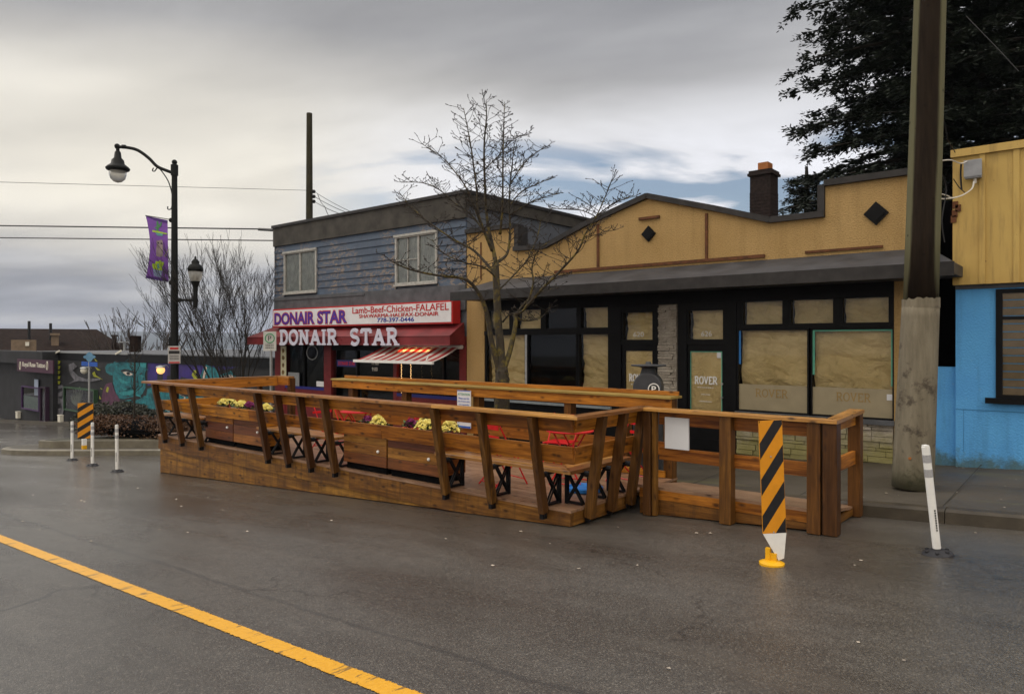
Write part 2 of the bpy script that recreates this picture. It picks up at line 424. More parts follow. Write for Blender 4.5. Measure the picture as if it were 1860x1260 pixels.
def walk():
    m, nt, b = new_mat('damp_sidewalk_concrete'); tc = N(nt, 'TexCoord'); v = tc.outputs['Object']
    f = noise_n(nt, v, 1.2, 5, .6); f2 = noise_n(nt, v, 60, 3, .6)
    c = mix(nt, ramp(nt, f, [(.3, 0), (.7, 1)]), (.05, .043, .033), (.085, .073, .056))
    c = mix(nt, mth(nt, 'MULTIPLY', f2, .4), c, (.05, .044, .035))
    g = noise_n(nt, coords(nt, (.4, 2, 1)), 1.5, 4)
    c = mix(nt, ramp(nt, g, [(.58, 0), (.72, .6)]), c, (.11, .105, .045))
    L(nt, c, b.inputs['Base Color'])
    L(nt, ramp(nt, f, [(.3, .42), (.7, .68)]), b.inputs['Roughness']); b.inputs['Specular IOR Level'].default_value = .3
    bump(nt, b, f2, .2, .004); return m
M['walk'] = walk()
def kerbm():
    m, nt, b = new_mat('stained_kerb_concrete'); tc = N(nt, 'TexCoord'); v = tc.outputs['Object']
    f = noise_n(nt, v, 2.5, 5, .6); f2 = noise_n(nt, v, 45, 3, .6)
    c = mix(nt, ramp(nt, f, [(.3, 0), (.7, 1)]), (.10, .088, .062), (.2, .18, .13))
    c = mix(nt, mth(nt, 'MULTIPLY', f2, .35), c, (.05, .045, .035))
    L(nt, c, b.inputs['Base Color']); b.inputs['Roughness'].default_value = .5
    bump(nt, b, f2, .3, .004); return m
M['kerb'] = kerbm()
def stone():
    m, nt, b = new_mat('ledgestone_veneer'); tc = N(nt, 'TexCoord'); v = tc.outputs['Object']
    f = noise_n(nt, v, 5, 5, .65); f2 = noise_n(nt, coords(nt, (1, 1, 4)), 22, 4, .65)
    c = mix(nt, ramp(nt, f, [(.3, 0), (.7, 1)]), (.23, .20, .16), (.42, .38, .32))
    c = mix(nt, mth(nt, 'MULTIPLY', ramp(nt, f2, [(.3, 1), (.55, 0)]), .6), c, (.07, .055, .045))
    sx = N(nt, 'SeparateXYZ'); L(nt, v, sx.inputs[0])
    mo = noise_n(nt, v, 2.6, 6, .7)
    hz = mth(nt, 'ADD', sx.outputs[2], mth(nt, 'MULTIPLY', mo, -.95))
    k = mth(nt, 'MULTIPLY', ramp(nt, hz, [(.12, 1), (.55, 0)]), .7)
    c = mix(nt, k, c, (.22, .20, .03))
    L(nt, c, b.inputs['Base Color']); b.inputs['Roughness'].default_value = .8
    bump(nt, b, f2, .6, .02); return m
M['stone'] = stone()
def bark(name, a, b_, lichen=None, k=.5):
    m, nt, b = new_mat(name); v = coords(nt, (3, 3, 1)); f = noise_n(nt, v, 8, 6, .65); g = noise_n(nt, coords(nt), 6, 5, .7)
    c = mix(nt, ramp(nt, f, [(.3, 0), (.7, 1)]), a, b_)
    if lichen: c = mix(nt, mth(nt, 'MULTIPLY', ramp(nt, g, [(.5, 0), (.62, 1)]), k), c, lichen)
    L(nt, c, b.inputs['Base Color']); b.inputs['Roughness'].default_value = .85; bump(nt, b, f, .5, .02); return m
M['bark'] = bark('mossy_bark', (.022, .017, .011), (.05, .039, .024), (.17, .13, .015), .7)
M['twig'] = bark('dark_twigs', (.014, .010, .007), (.028, .020, .013))
M['bark2'] = bark('grey_brown_bark', (.014, .012, .009), (.03, .025, .019))
def leafm(name, a, b_, rough=.6):
    m, nt, b = new_mat(name); oi = coords(nt); f = noise_n(nt, oi, 1.5, 3); g = noise_n(nt, oi, 14, 3)
    c = mix(nt, ramp(nt, mth(nt, 'ADD', mth(nt, 'MULTIPLY', f, .5), mth(nt, 'MULTIPLY', g, .5)), [(.35, 0), (.65, 1)]), a, b_)
    L(nt, c, b.inputs['Base Color']); b.inputs['Roughness'].default_value = rough; return m
M['needles'] = leafm('dark_fir_needles', (.004, .009, .005), (.016, .026, .012))
M['redhedge'] = leafm('russet_hedge_leaves', (.05, .018, .008), (.10, .05, .02))
M['greyhedge'] = leafm('grey_green_hedge_leaves', (.02, .024, .016), (.05, .052, .035))
M['leaf'] = leafm('kale_green_leaves', (.03, .07, .015), (.09, .15, .04))
M['yflower'] = leafm('cream_yellow_petals', (.78, .66, .12), (.92, .84, .36))
M['pflower'] = leafm('magenta_petals', (.16, .012, .09), (.3, .03, .17))
# ---------------------------------------------------------------- text
def text_mesh(body, extrude=.004, offset=0.0):
    cu = bpy.data.curves.new('text', 'FONT'); cu.body = body; cu.extrude = extrude; cu.offset = offset
    cu.align_x = 'LEFT'; cu.resolution_u = 3
    o = bpy.data.objects.new('text', cu); C.objects.link(o)
    bpy.context.view_layer.update()
    dg = bpy.context.evaluated_depsgraph_get()
    me = bpy.data.meshes.new_from_object(o.evaluated_get(dg))
    vs = [v.co.copy() for v in me.vertices]; fs = [tuple(p.vertices) for p in me.polygons]
    bpy.data.objects.remove(o); bpy.data.curves.remove(cu); bpy.data.meshes.remove(me)
    return vs, fs
def text_on(mb, body, org, ux, uz, w, h, out, depth=.004, offset=0.0, lift=.002):
    """text filling a w x h box whose lower left corner is org; ux, uz the reading and up directions"""
    vs, fs = text_mesh(body, .01, offset)
    if not vs: return
    x0 = min(v.x for v in vs); x1 = max(v.x for v in vs); y0 = min(v.y for v in vs); y1 = max(v.y for v in vs)
    org = Vector(org); ux = Vector(ux); uz = Vector(uz); out = Vector(out)
    pts = [org + ux * ((v.x-x0)/(x1-x0)*w) + uz * ((v.y-y0)/(y1-y0)*h) + out * (lift + (depth if v.z > 0 else 0)) for v in vs]
    mb.add(pts, fs)
def textY(mb, body, x0, x1, z0, z1, y, **k):
    text_on(mb, body, (x0, y, z0), (1,0,0), (0,0,1), x1-x0, z1-z0, (0,-1,0), **k)
def arc(cx, cy, rx, ry, a0, a1, n=10):
    return [(cx + rx*math.cos(math.radians(a0+(a1-a0)*i/n)), cy + ry*math.sin(math.radians(a0+(a1-a0)*i/n))) for i in range(n+1)]
GL = {
 'D': (.8, [[(.2,.06),(.2,.94)], [(.1,.93),(.4,.93)] + arc(.38,.5,.32,.43,90,-90,10) + [(.1,.07)]], [(.2,.06),(.2,.94)]),
 'O': (.85, [arc(.43,.5,.33,.43,0,360,18)], []),
 'N': (.9, [[(.2,.06),(.2,.94)], [(.2,.9),(.7,.1)], [(.7,.06),(.7,.94)]], [(.2,.06),(.16,.94),(.7,.94)]),
 'A': (.9, [[(.15,.06),(.44,.94)], [(.44,.94),(.75,.06)], [(.25,.36),(.64,.36)]], [(.15,.06),(.75,.06)]),
 'I': (.4, [[(.2,.06),(.2,.94)]], [(.2,.06),(.2,.94)]),
 'R': (.85, [[(.2,.06),(.2,.94)], [(.1,.93),(.4,.93)] + arc(.42,.71,.22,.22,90,-90,8) + [(.2,.49)], [(.42,.49),(.7,.08)]], [(.2,.06),(.2,.94),(.72,.06)]),
 'S': (.75, [arc(.36,.72,.24,.21,35,270,10)[:-1] + arc(.36,.28,.26,.22,90,-145,10)], []),
 'T': (.8, [[(.4,.06),(.4,.94)], [(.08,.92),(.72,.92)], [(.09,.95),(.09,.72)], [(.71,.95),(.71,.72)]], [(.4,.06)]),
 'V': (.85, [[(.14,.94),(.42,.06)], [(.42,.06),(.7,.94)]], [(.14,.94),(.7,.94)]),
 'E': (.75, [[(.2,.06),(.2,.94)], [(.15,.92),(.62,.92)], [(.2,.5),(.5,.5)], [(.15,.08),(.64,.08)], [(.62,.95),(.62,.78)], [(.64,.05),(.64,.24)]], [(.2,.06),(.2,.94)]),
 ' ': (.55, [], []),
}
def glyphs(mb, body, org, ux, uz, w, h, out, t=.16, depth=.03, serif=.3, gap=.02):
    tot = sum(GL[c][0] + gap for c in body); k = w / tot
    org = Vector(org); ux = Vector(ux); uz = Vector(uz); out = Vector(out)
    x = 0; eps = 0
    for ch in body:
        wd, strokes, sl = GL[ch]
        allp = [(s_, t) for s_ in strokes] + [([(q[0]-serif*.5, q[1]), (q[0]+serif*.5, q[1])], t*.55) for q in sl]
        for s_, th in allp:
            eps = (eps + 1) % 7; dd = depth + eps * .0006
            for i in range(len(s_)-1):
                ax, ay = s_[i]; bx, by = s_[i+1]
                A = Vector(((ax + x) * k, ay * h)); B = Vector(((bx + x) * k, by * h))
                d = B - A
                if d.length < 1e-6: continue
                d.normalize(); n = Vector((-d.y, d.x)) * th * h * .5
                e = d * th * h * (.18 if len(s_) > 3 else .0)
                q = [A - e - n, B + e - n, B + e + n, A - e + n]
                fr = [org + ux*p.x + uz*p.y + out*(dd + (i % 2)*.0003) for p in q]; bk = [org + ux*p.x + uz*p.y for p in q]
                mb.add(fr + bk, [(0,1,2,3),(7,6,5,4),(0,4,5,1),(1,5,6,2),(2,6,7,3),(3,7,4,0)])
        x += wd + gap
# quick rectangle on the plane Y: a board with thickness towards the viewer
def slab(mb, x0, x1, z0, z1, y, t=.01): mb.box(x0, x1, y - t, y, z0, z1)
YF = 12.3
def X_(px, Y=YF): return onY(px, 600, Y).x
def XZ(px, py, Y=YF):
    p = onY(px, py, Y); return (p.x, p.z)
def rectpx(px0, px1, pt, pb, Y=YF):
    """world rectangle on the plane Y from its left/right pixels and top/bottom pixels read at its centre"""
    c = (px0 + px1) / 2
    return X_(px0, Y), X_(px1, Y), onY(c, pb, Y).z, onY(c, pt, Y).z
# ================================================================ ground, road, sidewalk
def sheet(name, xs, ys, zf, mat, kind='structure'):
    mb = MB(); nx = len(xs)
    vs = [(x, y, zf(x, y)) for y in ys for x in xs]
    fs = [(j*nx+i, j*nx+i+1, (j+1)*nx+i+1, (j+1)*nx+i) for j in range(len(ys)-1) for i in range(nx-1)]
    mb.add(vs, fs); o = mb.build(name, mat); return tag(o, kind=kind)
M['earth'] = plain('dark_earth_and_grass', (.05, .05, .035), .9, .3, .5)
def ground_z(x, y):
    z = road_z(x, y) - .12
    if y > 60 or y < -30: z -= .0
    d = max(0, math.hypot(x, y) - 120)
    return z - min(d * .06, 22)
gx = [-6000,-3000,-1500,-800,-400,-250,-180,-130,-100,-80,-60,-45,-30,-15,0,15,30,60,100,200,600,2000]
gy = [-2000,-600,-200,-100,-50,-20,-6,0,9,15,30,60,100,150,250,500,1000,2500,6000]
sheet('ground', gx, gy, ground_z, M['earth'])
rx = [-90,-75,-60,-50,-40,-30,-20,-10,0,10,20,30]
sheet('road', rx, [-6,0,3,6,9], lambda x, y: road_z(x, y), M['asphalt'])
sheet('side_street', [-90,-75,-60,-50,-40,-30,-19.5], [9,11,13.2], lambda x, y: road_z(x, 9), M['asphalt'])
mb = MB(); xs = [-60 + i*2 for i in range(42)]
vs = []; 
for x in xs:
    vs += [(x, 2.34, road_z(x, 2.34) + .004), (x, 2.53, road_z(x, 2.53) + .004)]
mb.add(vs, [(2*i, 2*i+2, 2*i+3, 2*i+1) for i in range(len(xs)-1)])
tag(mb.build('road_line', M['yline']), kind='structure')
# sidewalk with kerb (solid)
def raised(name, outline, mat, zt, zb, top_mat=None):
    mb = MB(); n = len(outline)
    vs = [(x, y, zt(x, y)) for x, y in outline] + [(x, y, zb(x, y)) for x, y in outline]
    fs = [tuple(range(n))] + [(i, i+n, (i+1) % n + n, (i+1) % n) for i in range(n)]
    mb.add(vs, fs); return tag(mb.build(name, mat), kind='structure')
def strip_block(name, x0, x1, y0, y1, zt, zb, mat, step=1.0):
    mb = MB(); n = max(2, int((x1-x0)/step)+1); xs = [x0 + (x1-x0)*i/(n-1) for i in range(n)]
    vs = []
    for x in xs: vs += [(x,y0,zb(x,y0)), (x,y0,zt(x,y0)), (x,y1,zt(x,y1)), (x,y1,zb(x,y1))]
    fs = [(0,1,2,3)]
    for i in range(n-1):
        for k in range(4): fs.append((i*4+k, (i+1)*4+k, (i+1)*4+(k+1)%4, i*4+(k+1)%4))
    fs.append(tuple((n-1)*4+k for k in (3,2,1,0)))
    mb.add(vs, fs); return tag(mb.build(name, mat), kind='structure')
strip_block('sidewalk', -19.4, 30, 9.16, 30, lambda x, y: walk_z(x, y), lambda x, y: road_z(x, 9)-.3, M['walk'])
# kerb stones with joints
mb = MB(); x = -19.4
while x < 30:
    x1 = min(30, x + 3.0)
    a = .004
    vs = []
    for xx in (x + a, x1 - a):
        zr = road_z(xx, 9)
        vs += [(xx, 8.98, zr-.1), (xx, 9.0, zr+.125), (xx, 9.03, zr+.153), (xx, 9.158, zr+.155), (xx, 9.158, zr-.1)]
    mb.add(vs, [(0,1,2,3,4),(9,8,7,6,5)] + [(k, k+5, (k+1)%5+5, (k+1)%5) for k in range(5)])
    x = x1
M['kerbdark'] = plain('dark_wet_kerb', (.045,.037,.026), .5, .35, 4, bmp=.3)
tag(mb.build('kerb', M['kerbdark']), kind='structure')
# sidewalk joints are thin dark grooves
mb = MB()
for i in range(30):
    x = -18.5 + i*1.55
    mb.add([(x, 9.17, walk_z(x, 9.17)+.003), (x+.012, 9.17, walk_z(x, 9.17)+.003), (x+.012, 12.3, walk_z(x, 12.3)+.003), (x, 12.3, walk_z(x, 12.3)+.003)], [(0,1,2,3)])
for i in range(40):
    x = -19+i; mb.add([(x, 10.7, walk_z(x,10.7)+.003), (x+1, 10.7, walk_z(x+1,10.7)+.003), (x+1, 10.712, walk_z(x+1,10.7)+.003), (x, 10.712, walk_z(x,10.7)+.003)], [(0,1,2,3)])
tag(mb.build('sidewalk_joints', plain('joint_dirt', (.03,.028,.022), .8)), kind='structure')
# kerb bulb at the corner
bulb = [(-17.6,9.0),(-19.3,8.45),(-20.2,7.95),(-20.9,7.55),(-22.0,6.95),(-22.8,6.55),(-23.6,6.32),(-24.4,6.3),(-25.1,6.6),(-25.5,7.2),(-25.5,8.0),(-25.1,8.9),(-24.2,9.8),(-22.8,10.6),(-21,11.1),(-19.41,11.3),(-19.41,9.0)]
bulb = bulb[::-1]
mb = MB()
def shrink(pts, d):
    n = len(pts); out = []
    for i in range(n):
        p0 = Vector(pts[i-1]); p = Vector(pts[i]); p1 = Vector(pts[(i+1) % n])
        a = (p - p0).normalized(); b = (p1 - p).normalized()
        na = Vector((-a.y, a.x)); nb = Vector((-b.y, b.x)); m = (na + nb)
        if m.length < 1e-5: m = na
        m.normalize(); out.append(tuple(p + m * d / max(.5, m.dot(na))))
    return out
area = sum(bulb[i-1][0]*bulb[i][1] - bulb[i][0]*bulb[i-1][1] for i in range(len(bulb)))
sg = 1 if area > 0 else -1
inn = shrink(bulb, .17*sg); inn2 = shrink(bulb, .03*sg); n = len(bulb)
bz = lambda x, y: road_z(x, min(y, 9)) + .15
vs = [(x, y, bz(x, y)-.35) for x, y in bulb] + [(x, y, bz(x, y)-.03) for x, y in bulb] + [(x, y, bz(x, y)) for x, y in inn2] + [(x, y, bz(x, y)) for x, y in inn]
fs = [(k*n+i, k*n+(i+1)%n, (k+1)*n+(i+1)%n, (k+1)*n+i) for k in range(3) for i in range(n)]
mb.add(vs, fs); tag(mb.build('corner_kerb', M['kerb']), kind='structure')
mb = MB(); mb.add([(x, y, bz(x, y)-.004) for x, y in inn], [tuple(range(n))]); tag(mb.build('corner_sidewalk', M['walk']), kind='structure')
# planting bed with its own raised kerb
def bed_line(px, py): 
    dx, dy = adir(px); s = (620-py)/F   # hit the plane of the bulb top
    d = (-1.54+.15)/( s - .058*dx + .04*dy); return (dx*d, dy*d)
bed = [bed_line(97,813), bed_line(289,814), (-19.6, 9.9), (-22.2, 9.9), (-23.6, 8.9)]
bed = [(-24.0,7.15),(-23.6,7.0),(-23.0,7.1),(-21.4,7.95),(-20.4,8.5),(-19.5,8.95),(-19.5,10.6),(-22.4,9.95),(-23.8,8.9),(-24.2,7.6)]
sidebed = raised('planting_bed_kerb', bed, M['kerb'], lambda x, y: bz(x, y)+.19, lambda x, y: bz(x, y)-.02)
mb = MB(); area = sum(bed[i-1][0]*bed[i][1] - bed[i][0]*bed[i-1][1] for i in range(len(bed)))
binn = shrink(bed, .15*(1 if area > 0 else -1)); mb.add([(x, y, bz(x, y)+.195) for x, y in binn], [tuple(range(len(binn)))])
tag(mb.build('planting_bed_soil', M['earth']), kind='structure')
strip_block('far_sidewalk', -60, -22.0, 13.2, 26, lambda x, y: road_z(x, 9)+.13, lambda x, y: road_z(x, 9)-.3, M['walk'])
# hills across the river
mb = MB(); nx = 90
prof = []
for i in range(nx):
    an = math.radians(75 + 115 * i / (nx-1))
    d = 3600
    h = 20 + 34*(noise.noise(Vector((i*.11, 3.3, 0)))+.25) + 10*noise.noise(Vector((i*.5, 1, 0))) + 3*noise.noise(Vector((i*1.7,5,0)))
    if 30 < i < 95: h += 6
    prof.append((an, d, h))
vs = []
for an, d, h in prof:
    for k, (dd, hh) in enumerate(((-900, -25), (-400, .35*h-8), (0, h), (500, h*.8), (1200, -25))):
        vs.append((math.cos(an)*(d+dd), math.sin(an)*(d+dd), hh))
mb.sm = True
mb.add(vs, [(i*5+k, (i+1)*5+k, (i+1)*5+k+1, i*5+k+1) for i in range(nx-1) for k in range(4)])
tag(mb.build('hills', M['hill']), kind='structure')
# ================================================================ yellow parapet building
XL = X_(848); XR = X_(1650); XE = X_(1686)
YB = 24
bld = thing('shop_building', 'low ochre stucco shop building with stepped gable parapet and papered windows', 'building', (XL, YF, walk_z(XL, YF)))
par_px = [(850,428),(935,415),(937,454),(992,449),(1065,409),(1177,358),(1300,381),(1400,402),(1499,390),(1499,338),(1655,313)]
prof = [XZ(*p) for p in par_px]
# tidy: level ends
zt = H + 2.57
eave_z = XZ(1300, 478)[1]
prof = [(XL, zt), (prof[1][0], zt), (prof[1][0], prof[2][1]), (prof[3][0], prof[3][1]), (prof[4][0], prof[4][1]), (prof[5][0], prof[5][1]), (prof[6][0], prof[6][1]),
        (prof[7][0], prof[7][1]), (prof[8][0], prof[7][1]), (prof[8][0], zt), (XE, zt)]
zc = H + 1.41
sof = H + 1.06      # soffit
poly = [(XL, sof), (XE, sof)] + prof[::-1]
mb = MB(); mb.prismY(poly, YF, YF + .28); mb.build('parapet_wall', M['yellow'], bld)
# side and rear walls, roof
gz = walk_z(-10, 12.3) - .6
mb = MB(); mb.box(XE-.25, XE, YF+.281, YB, gz, H+1.7); mb.box(XL, XL+.2, YF+.281, YB, gz, H+1.7); mb.box(XL+.2, XE-.25, YB-.2, YB, gz, H+1.7)
mb.build('rear_wall', M['yellow'], bld)
mb = MB(); mb.box(XL+.2, XE-.25, YF+.281, YB-.2, H+1.45, H+1.6); mb.build('roof', M['capflash'], bld)
# cap flashing following the parapet
mb = MB()
for i in range(len(prof)-1):
    a = Vector((prof[i][0], YF+.12, prof[i][1]+.02)); b = Vector((prof[i+1][0], YF+.12, prof[i+1][1]+.02))
    if abs(a.x-b.x) < .01:
        lo, hi = sorted((a.z, b.z)); sx = a.x + (.06 if i == 1 else -.06)
        mb.box(sx-.055, sx+.055, YF-.035, YF+.32, lo, hi-.02)
    else:
        mb.beam(a + (b-a).normalized()*-.0, b, .40, .10)
mb.build('cap_flashing', M['capflash'], bld)
# rusty strips, diamonds
mb = MB()
def hstrip(p0, p1, w=.045):
    a = onY(p0[0], p0[1], YF-.015); b = onY(p1[0], p1[1], YF-.015)
    mb.beam(a, b, .03, w)
a = onY(1087, 415, YF); b = onY(1284, 392, YF)
zs = H + 1.48
xa = X_(1087); xb = X_(1284); x0 = X_(1008); x1 = X_(1390)
mb.box(xa-.025, xa+.025, YF-.03, YF, zs+.03, XZ(1087, 407)[1]); mb.box(xb-.025, xb+.025, YF-.03, YF, zs+.03, XZ(1284, 388)[1])
mb.box(x0, x1, YF-.03, YF, zs-.03, zs+.028)
mb.box(X_(1463), X_(1604), YF-.03, YF, XZ(1533, 453)[1]-.02, XZ(1533, 453)[1]+.02)
p = XZ(1180, 396); mb.box(X_(1162), X_(1199), YF-.05, YF, p[1]-.025, p[1]+.025)
mb.box(X_(874)-.015, X_(874)+.015, YF-.02, YF, H+1.45, H+2.3)
mb.build('trim_strip', M['rust'], bld)
def diamond(px, py, r):
    x, z = XZ(px, py); m = MB(); m.prismY([(x, z-r), (x+r*.98, z), (x, z+r), (x-r*.98, z)], YF-.04, YF-.002)
    m.prismY([(x, z-r*.75), (x+r*.73, z), (x, z+r*.75), (x-r*.73, z)], YF-.055, YF-.041)
    m.build('diamond_ornament', M['blackframe'], bld)
diamond(1179, 425, .155); diamond(1592, 388, .185)
# canopy: fascia + sloped top, hipped at both ends
YC = 11.35
cz0 = H + .93; cz1 = H + 1.08
cxl = X_(820, YC); cxr = -1.66
mb = MB()
v = [(cxl,YC,cz0),(cxr,YC,cz0),(cxr,YC,cz1),(cxl,YC,cz1),
     (cxl+.5,YF-.001,zc),(cxr-.45,YF-.001,zc),(cxl,YF-.001,cz0),(cxr,YF-.001,cz0),(cxl,YF-.001,cz1),(cxr,YF-.001,cz1)]
mb.add(v, [(0,1,2,3),(3,2,5,4),(0,3,8,6),(3,4,8),(1,7,9,2),(2,9,5),(6,7,1,0)])
can = mb.build('canopy', M['roofgrey'], bld)
mb = MB()
mb.box(cxl-.01, cxr+.01, YC-.03, YC-.002, cz0-.03, cz1+.015)
for i in range(0):   # standing seams
    t = (i + .5)/9; xx = cxl + .4 + (cxr-cxl-.8)*t
    mb.beam((xx, YC, cz1+.008), (xx, YF-.01, zc+.008), .02, .012)
mb.build('canopy_fascia', M['capflash'], can)
# --- shopfront wall: black frame boards with real openings on plane YS
YS = YF + .02
def zpx(px, py, Y=YS): return onY(px, py, Y).z
zb_l = walk_z(XL, 12.3)
# stucco pilasters at both ends
mb = MB(); mb.box(XL, X_(880), YF, YF+.3, zb_l-.1, sof-.001); mb.build('pilaster', M['yellow'], bld)
mb = MB(); mb.box(X_(1624), XE, YF, YF+.3, zb_l-.1, sof-.001); mb.build('pilaster', M['yellow'], bld)
# soffit beam
mb = MB(); mb.box(X_(880)+.001, X_(1624)-.001, YF-.02, YF+.3, H+.70, sof-.002); mb.build('lintel', M['blackframe'], bld)
# interior dark box wall behind
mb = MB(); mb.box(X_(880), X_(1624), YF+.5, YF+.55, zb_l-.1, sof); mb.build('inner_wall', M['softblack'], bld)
ztop = H + .70
def window(px0, px1, z0, z1, fill='paper', fr=.05, name='window', parent=bld, deep=.05, tape=None):
    x0, x1 = X_(px0), X_(px1)
    f = MB(); y0 = YF - .0; y1 = YF + .1
    f.box(x0-fr, x0, y0, y1, z0-fr, z1+fr); f.box(x1, x1+fr, y0, y1, z0-fr, z1+fr)
    f.box(x0, x1, y0, y1, z1, z1+fr); f.box(x0, x1, y0, y1, z0-fr, z0)
    w = f.build(name, M['blackframe'], parent)
    g = MB(); g.quad((x0, YF+.045, z0), (x1, YF+.045, z0), (x1, YF+.045, z1), (x0, YF+.045, z1)); g.build('pane', M['glass'], w)
    if fill == 'paper':
        p = MB(); nx = max(8, int((x1-x0)*44)); nz = max(8, int((z1-z0)*44)); sd = R.uniform(0, 50)
        vs = []
        for j in range(nz+1):
            for i in range(nx+1):
                u = x0 + (x1-x0)*i/nx; q = z0 + (z1-z0)*j/nz
                fold = 0
                for s_, am in ((1.3, .09), (3.4, .05), (8, .016)):
                    nn = noise.noise(Vector((u*s_*.8+sd+q*.7*s_, q*s_*1.5, sd))); fold += am*(1-abs(nn)*2.6)
                vs.append((u, YF+.09+deep+fold*.55, q))
        p.add(vs, [(j*(nx+1)+i, j*(nx+1)+i+1, (j+1)*(nx+1)+i+1, (j+1)*(nx+1)+i) for j in range(nz) for i in range(nx)])
        pp = p.build('paper_cover', M['paper'], w)
        if z1 - z0 > 1.5 and x1 - x0 > 1.2:
            p = MB(); vs = []; nz2 = int(nz*.6); zt_ = z1; zb2 = z1 - (z1-z0)*.56
            for j in range(nz2+1):
                for i in range(nx+1):
                    u = x0 + (x1-x0)*i/nx; q = zt_ + (zb2-zt_)*(1-j/nz2); fold = 0
                    low = max(0, 1-j/nz2*4)
                    q += .03*low*noise.noise(Vector((u*1.7, sd, 2))) - low*.02*math.sin(PI*i/nx)
                    for s_, am in ((1.5, .05), (4, .028), (9, .010)):
                        nn = noise.noise(Vector((u*s_*.9+sd+7+q*s_*.5, q*s_*1.6, sd+3))); fold += am*(1-abs(nn)*2.6)
                    vs.append((u, YF+.055+.055+fold*.5-.035*low*(.6+.4*math.sin(i*.31)), q))
            p.add(vs, [(j*(nx+1)+i, j*(nx+1)+i+1, (j+1)*(nx+1)+i+1, (j+1)*(nx+1)+i) for j in range(nz2) for i in range(nx)])
            p.build('paper_cover', M['paper'], w)
    elif fill == 'dark':
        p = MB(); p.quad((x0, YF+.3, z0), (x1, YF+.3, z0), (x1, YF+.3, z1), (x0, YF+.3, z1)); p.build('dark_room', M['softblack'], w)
    return w
# transoms row (left shop)
tz0, tz1 = zpx(932, 597), zpx(932, 558)
window(887, 925, tz0, tz1); window(940, 982, tz0, tz1)
window(992, 1047, tz0, tz1, 'dark'); window(1056, 1104, tz0, tz1)
wz0 = H - 1.26; wz1 = zpx(950, 608)
window(884, 953, wz0, wz1); window(960, 1046, wz0, wz1, 'dark'); window(1052, 1110, wz0, wz1)
# solid pieces around: bars filling gaps
mb = MB()
def bar(px0, px1, z0, z1, y0=YF-.012, y1=YF+.14): mb.box(X_(px0), X_(px1), y0, y1, z0, z1)
bar(880, 1112, tz0-.14, tz0-.05); bar(880, 1112, tz1+.05, ztop)
bar(880, 1112, walk_z(-10, 12.3)-.1, wz0-.05)
for a_, b_ in ((926, 939), (983, 991), (1048, 1055)): bar(a_, b_, tz0-.05, tz1+.05, YF-.006)
bar(1105, 1127, walk_z(-8, 12.3)-.1, ztop, YF-.016); bar(1190, 1196, walk_z(-8, 12.3)-.1, ztop)
bar(1232, 1246, walk_z(-6, 12.3)-.1, ztop, YF-.016); bar(1317, 1338, walk_z(-6, 12.3)-.1, ztop, YF-.016)
mb.build('shopfront_frame', M['blackframe'], bld)
# sill under the left windows
mb = MB(); mb.box(X_(880), X_(1112), YF-.08, YF-.013, wz0-.10, wz0-.05); mb.build('window_sill', plain('pale_grey_sill', (.22,.25,.27), .5), bld)
mb = MB(); mb.box(X_(954.5), X_(958), YF-.02, YF-.007, wz0, wz1); mb.build('window_trim', M['steel'], bld)
# ledgestone column and base
def stonework(x0, x1, z0, z1, y, name, rowh=(.045, .09), lmin=.12, lmax=.45, zf=None):
    m = MB(); z = z0
    m.box(x0+.01, x1-.01, y+.02, y+.2, z0-.1, z1-.005)
    while z < z1 - .01:
        h = min(R.uniform(*rowh), z1 - z); x = x0
        while x < x1 - .005:
            l = min(R.uniform(lmin, lmax), x1 - x)
            if x1 - x - l < .05: l = x1 - x
            d = R.uniform(0, .045); g = .004; j = [R.uniform(-.006, .006) for _ in range(8)]
            m.add([(x+g, y-d+j[0], z+g), (x+l-g, y-d+j[1], z+g+j[2]*.5), (x+l-g, y-d+j[3], z+h-g), (x+g, y-d+j[4], z+h-g+j[5]*.5),
                   (x+g, y+.05, z+g), (x+l-g, y+.05, z+g), (x+l-g, y+.05, z+h-g), (x+g, y+.05, z+h-g)],
                  [(0,1,2,3), (0,4,5,1), (1,5,6,2), (2,6,7,3), (3,7,4,0)])
            x += l
        z += h
    return m.build(name, M['stone'], bld)
stonework(X_(1197), X_(1231), walk_z(-6, 12.3)-.05, ztop, YF-.02, 'stone_column', (.035, .06), .15, .36)
bx0, bx1 = X_(1339), X_(1623)
bz1 = H - 1.30
stonework(bx0, bx1, walk_z(-4, 12.3)-.06, bz1, YF-.02, 'stone_base', (.05, .1), .18, .5)
# right shop: transoms, big panes
tz0r, tz1r = zpx(1475, 587), zpx(1475, 541)
tz1r = max(tz1r, H+.60)
window(1350, 1421, tz0r, tz1r, fr=.045); window(1437, 1513, tz0r, tz1r, fr=.045); window(1531, 1614, tz0r, tz1r, fr=.045)
pz1 = tz0r - .11; pz0 = H - 1.20
w1 = window(1341, 1466, pz0, pz1, fr=.03); w2 = window(1475, 1621, pz0, pz1, fr=.02)
mb = MB()
bar(1339, 1623, tz0r-.085, tz0r-.046, YF-.01); bar(1339, 1623, tz1r+.045, ztop, YF-.01)
for a_, b_ in ((1339, 1347), (1424, 1434), (1516, 1528), (1617, 1623.5)): bar(a_, b_, tz0r-.046, tz1r+.045, YF-.006)
mb.build('transom_frame', M['blackframe'], bld)
mb = MB(); mb.box(X_(1338), X_(1626), YF-.09, YF-.03, H-1.30, H-1.225); mb.build('window_sill', M['greytrim'], bld)
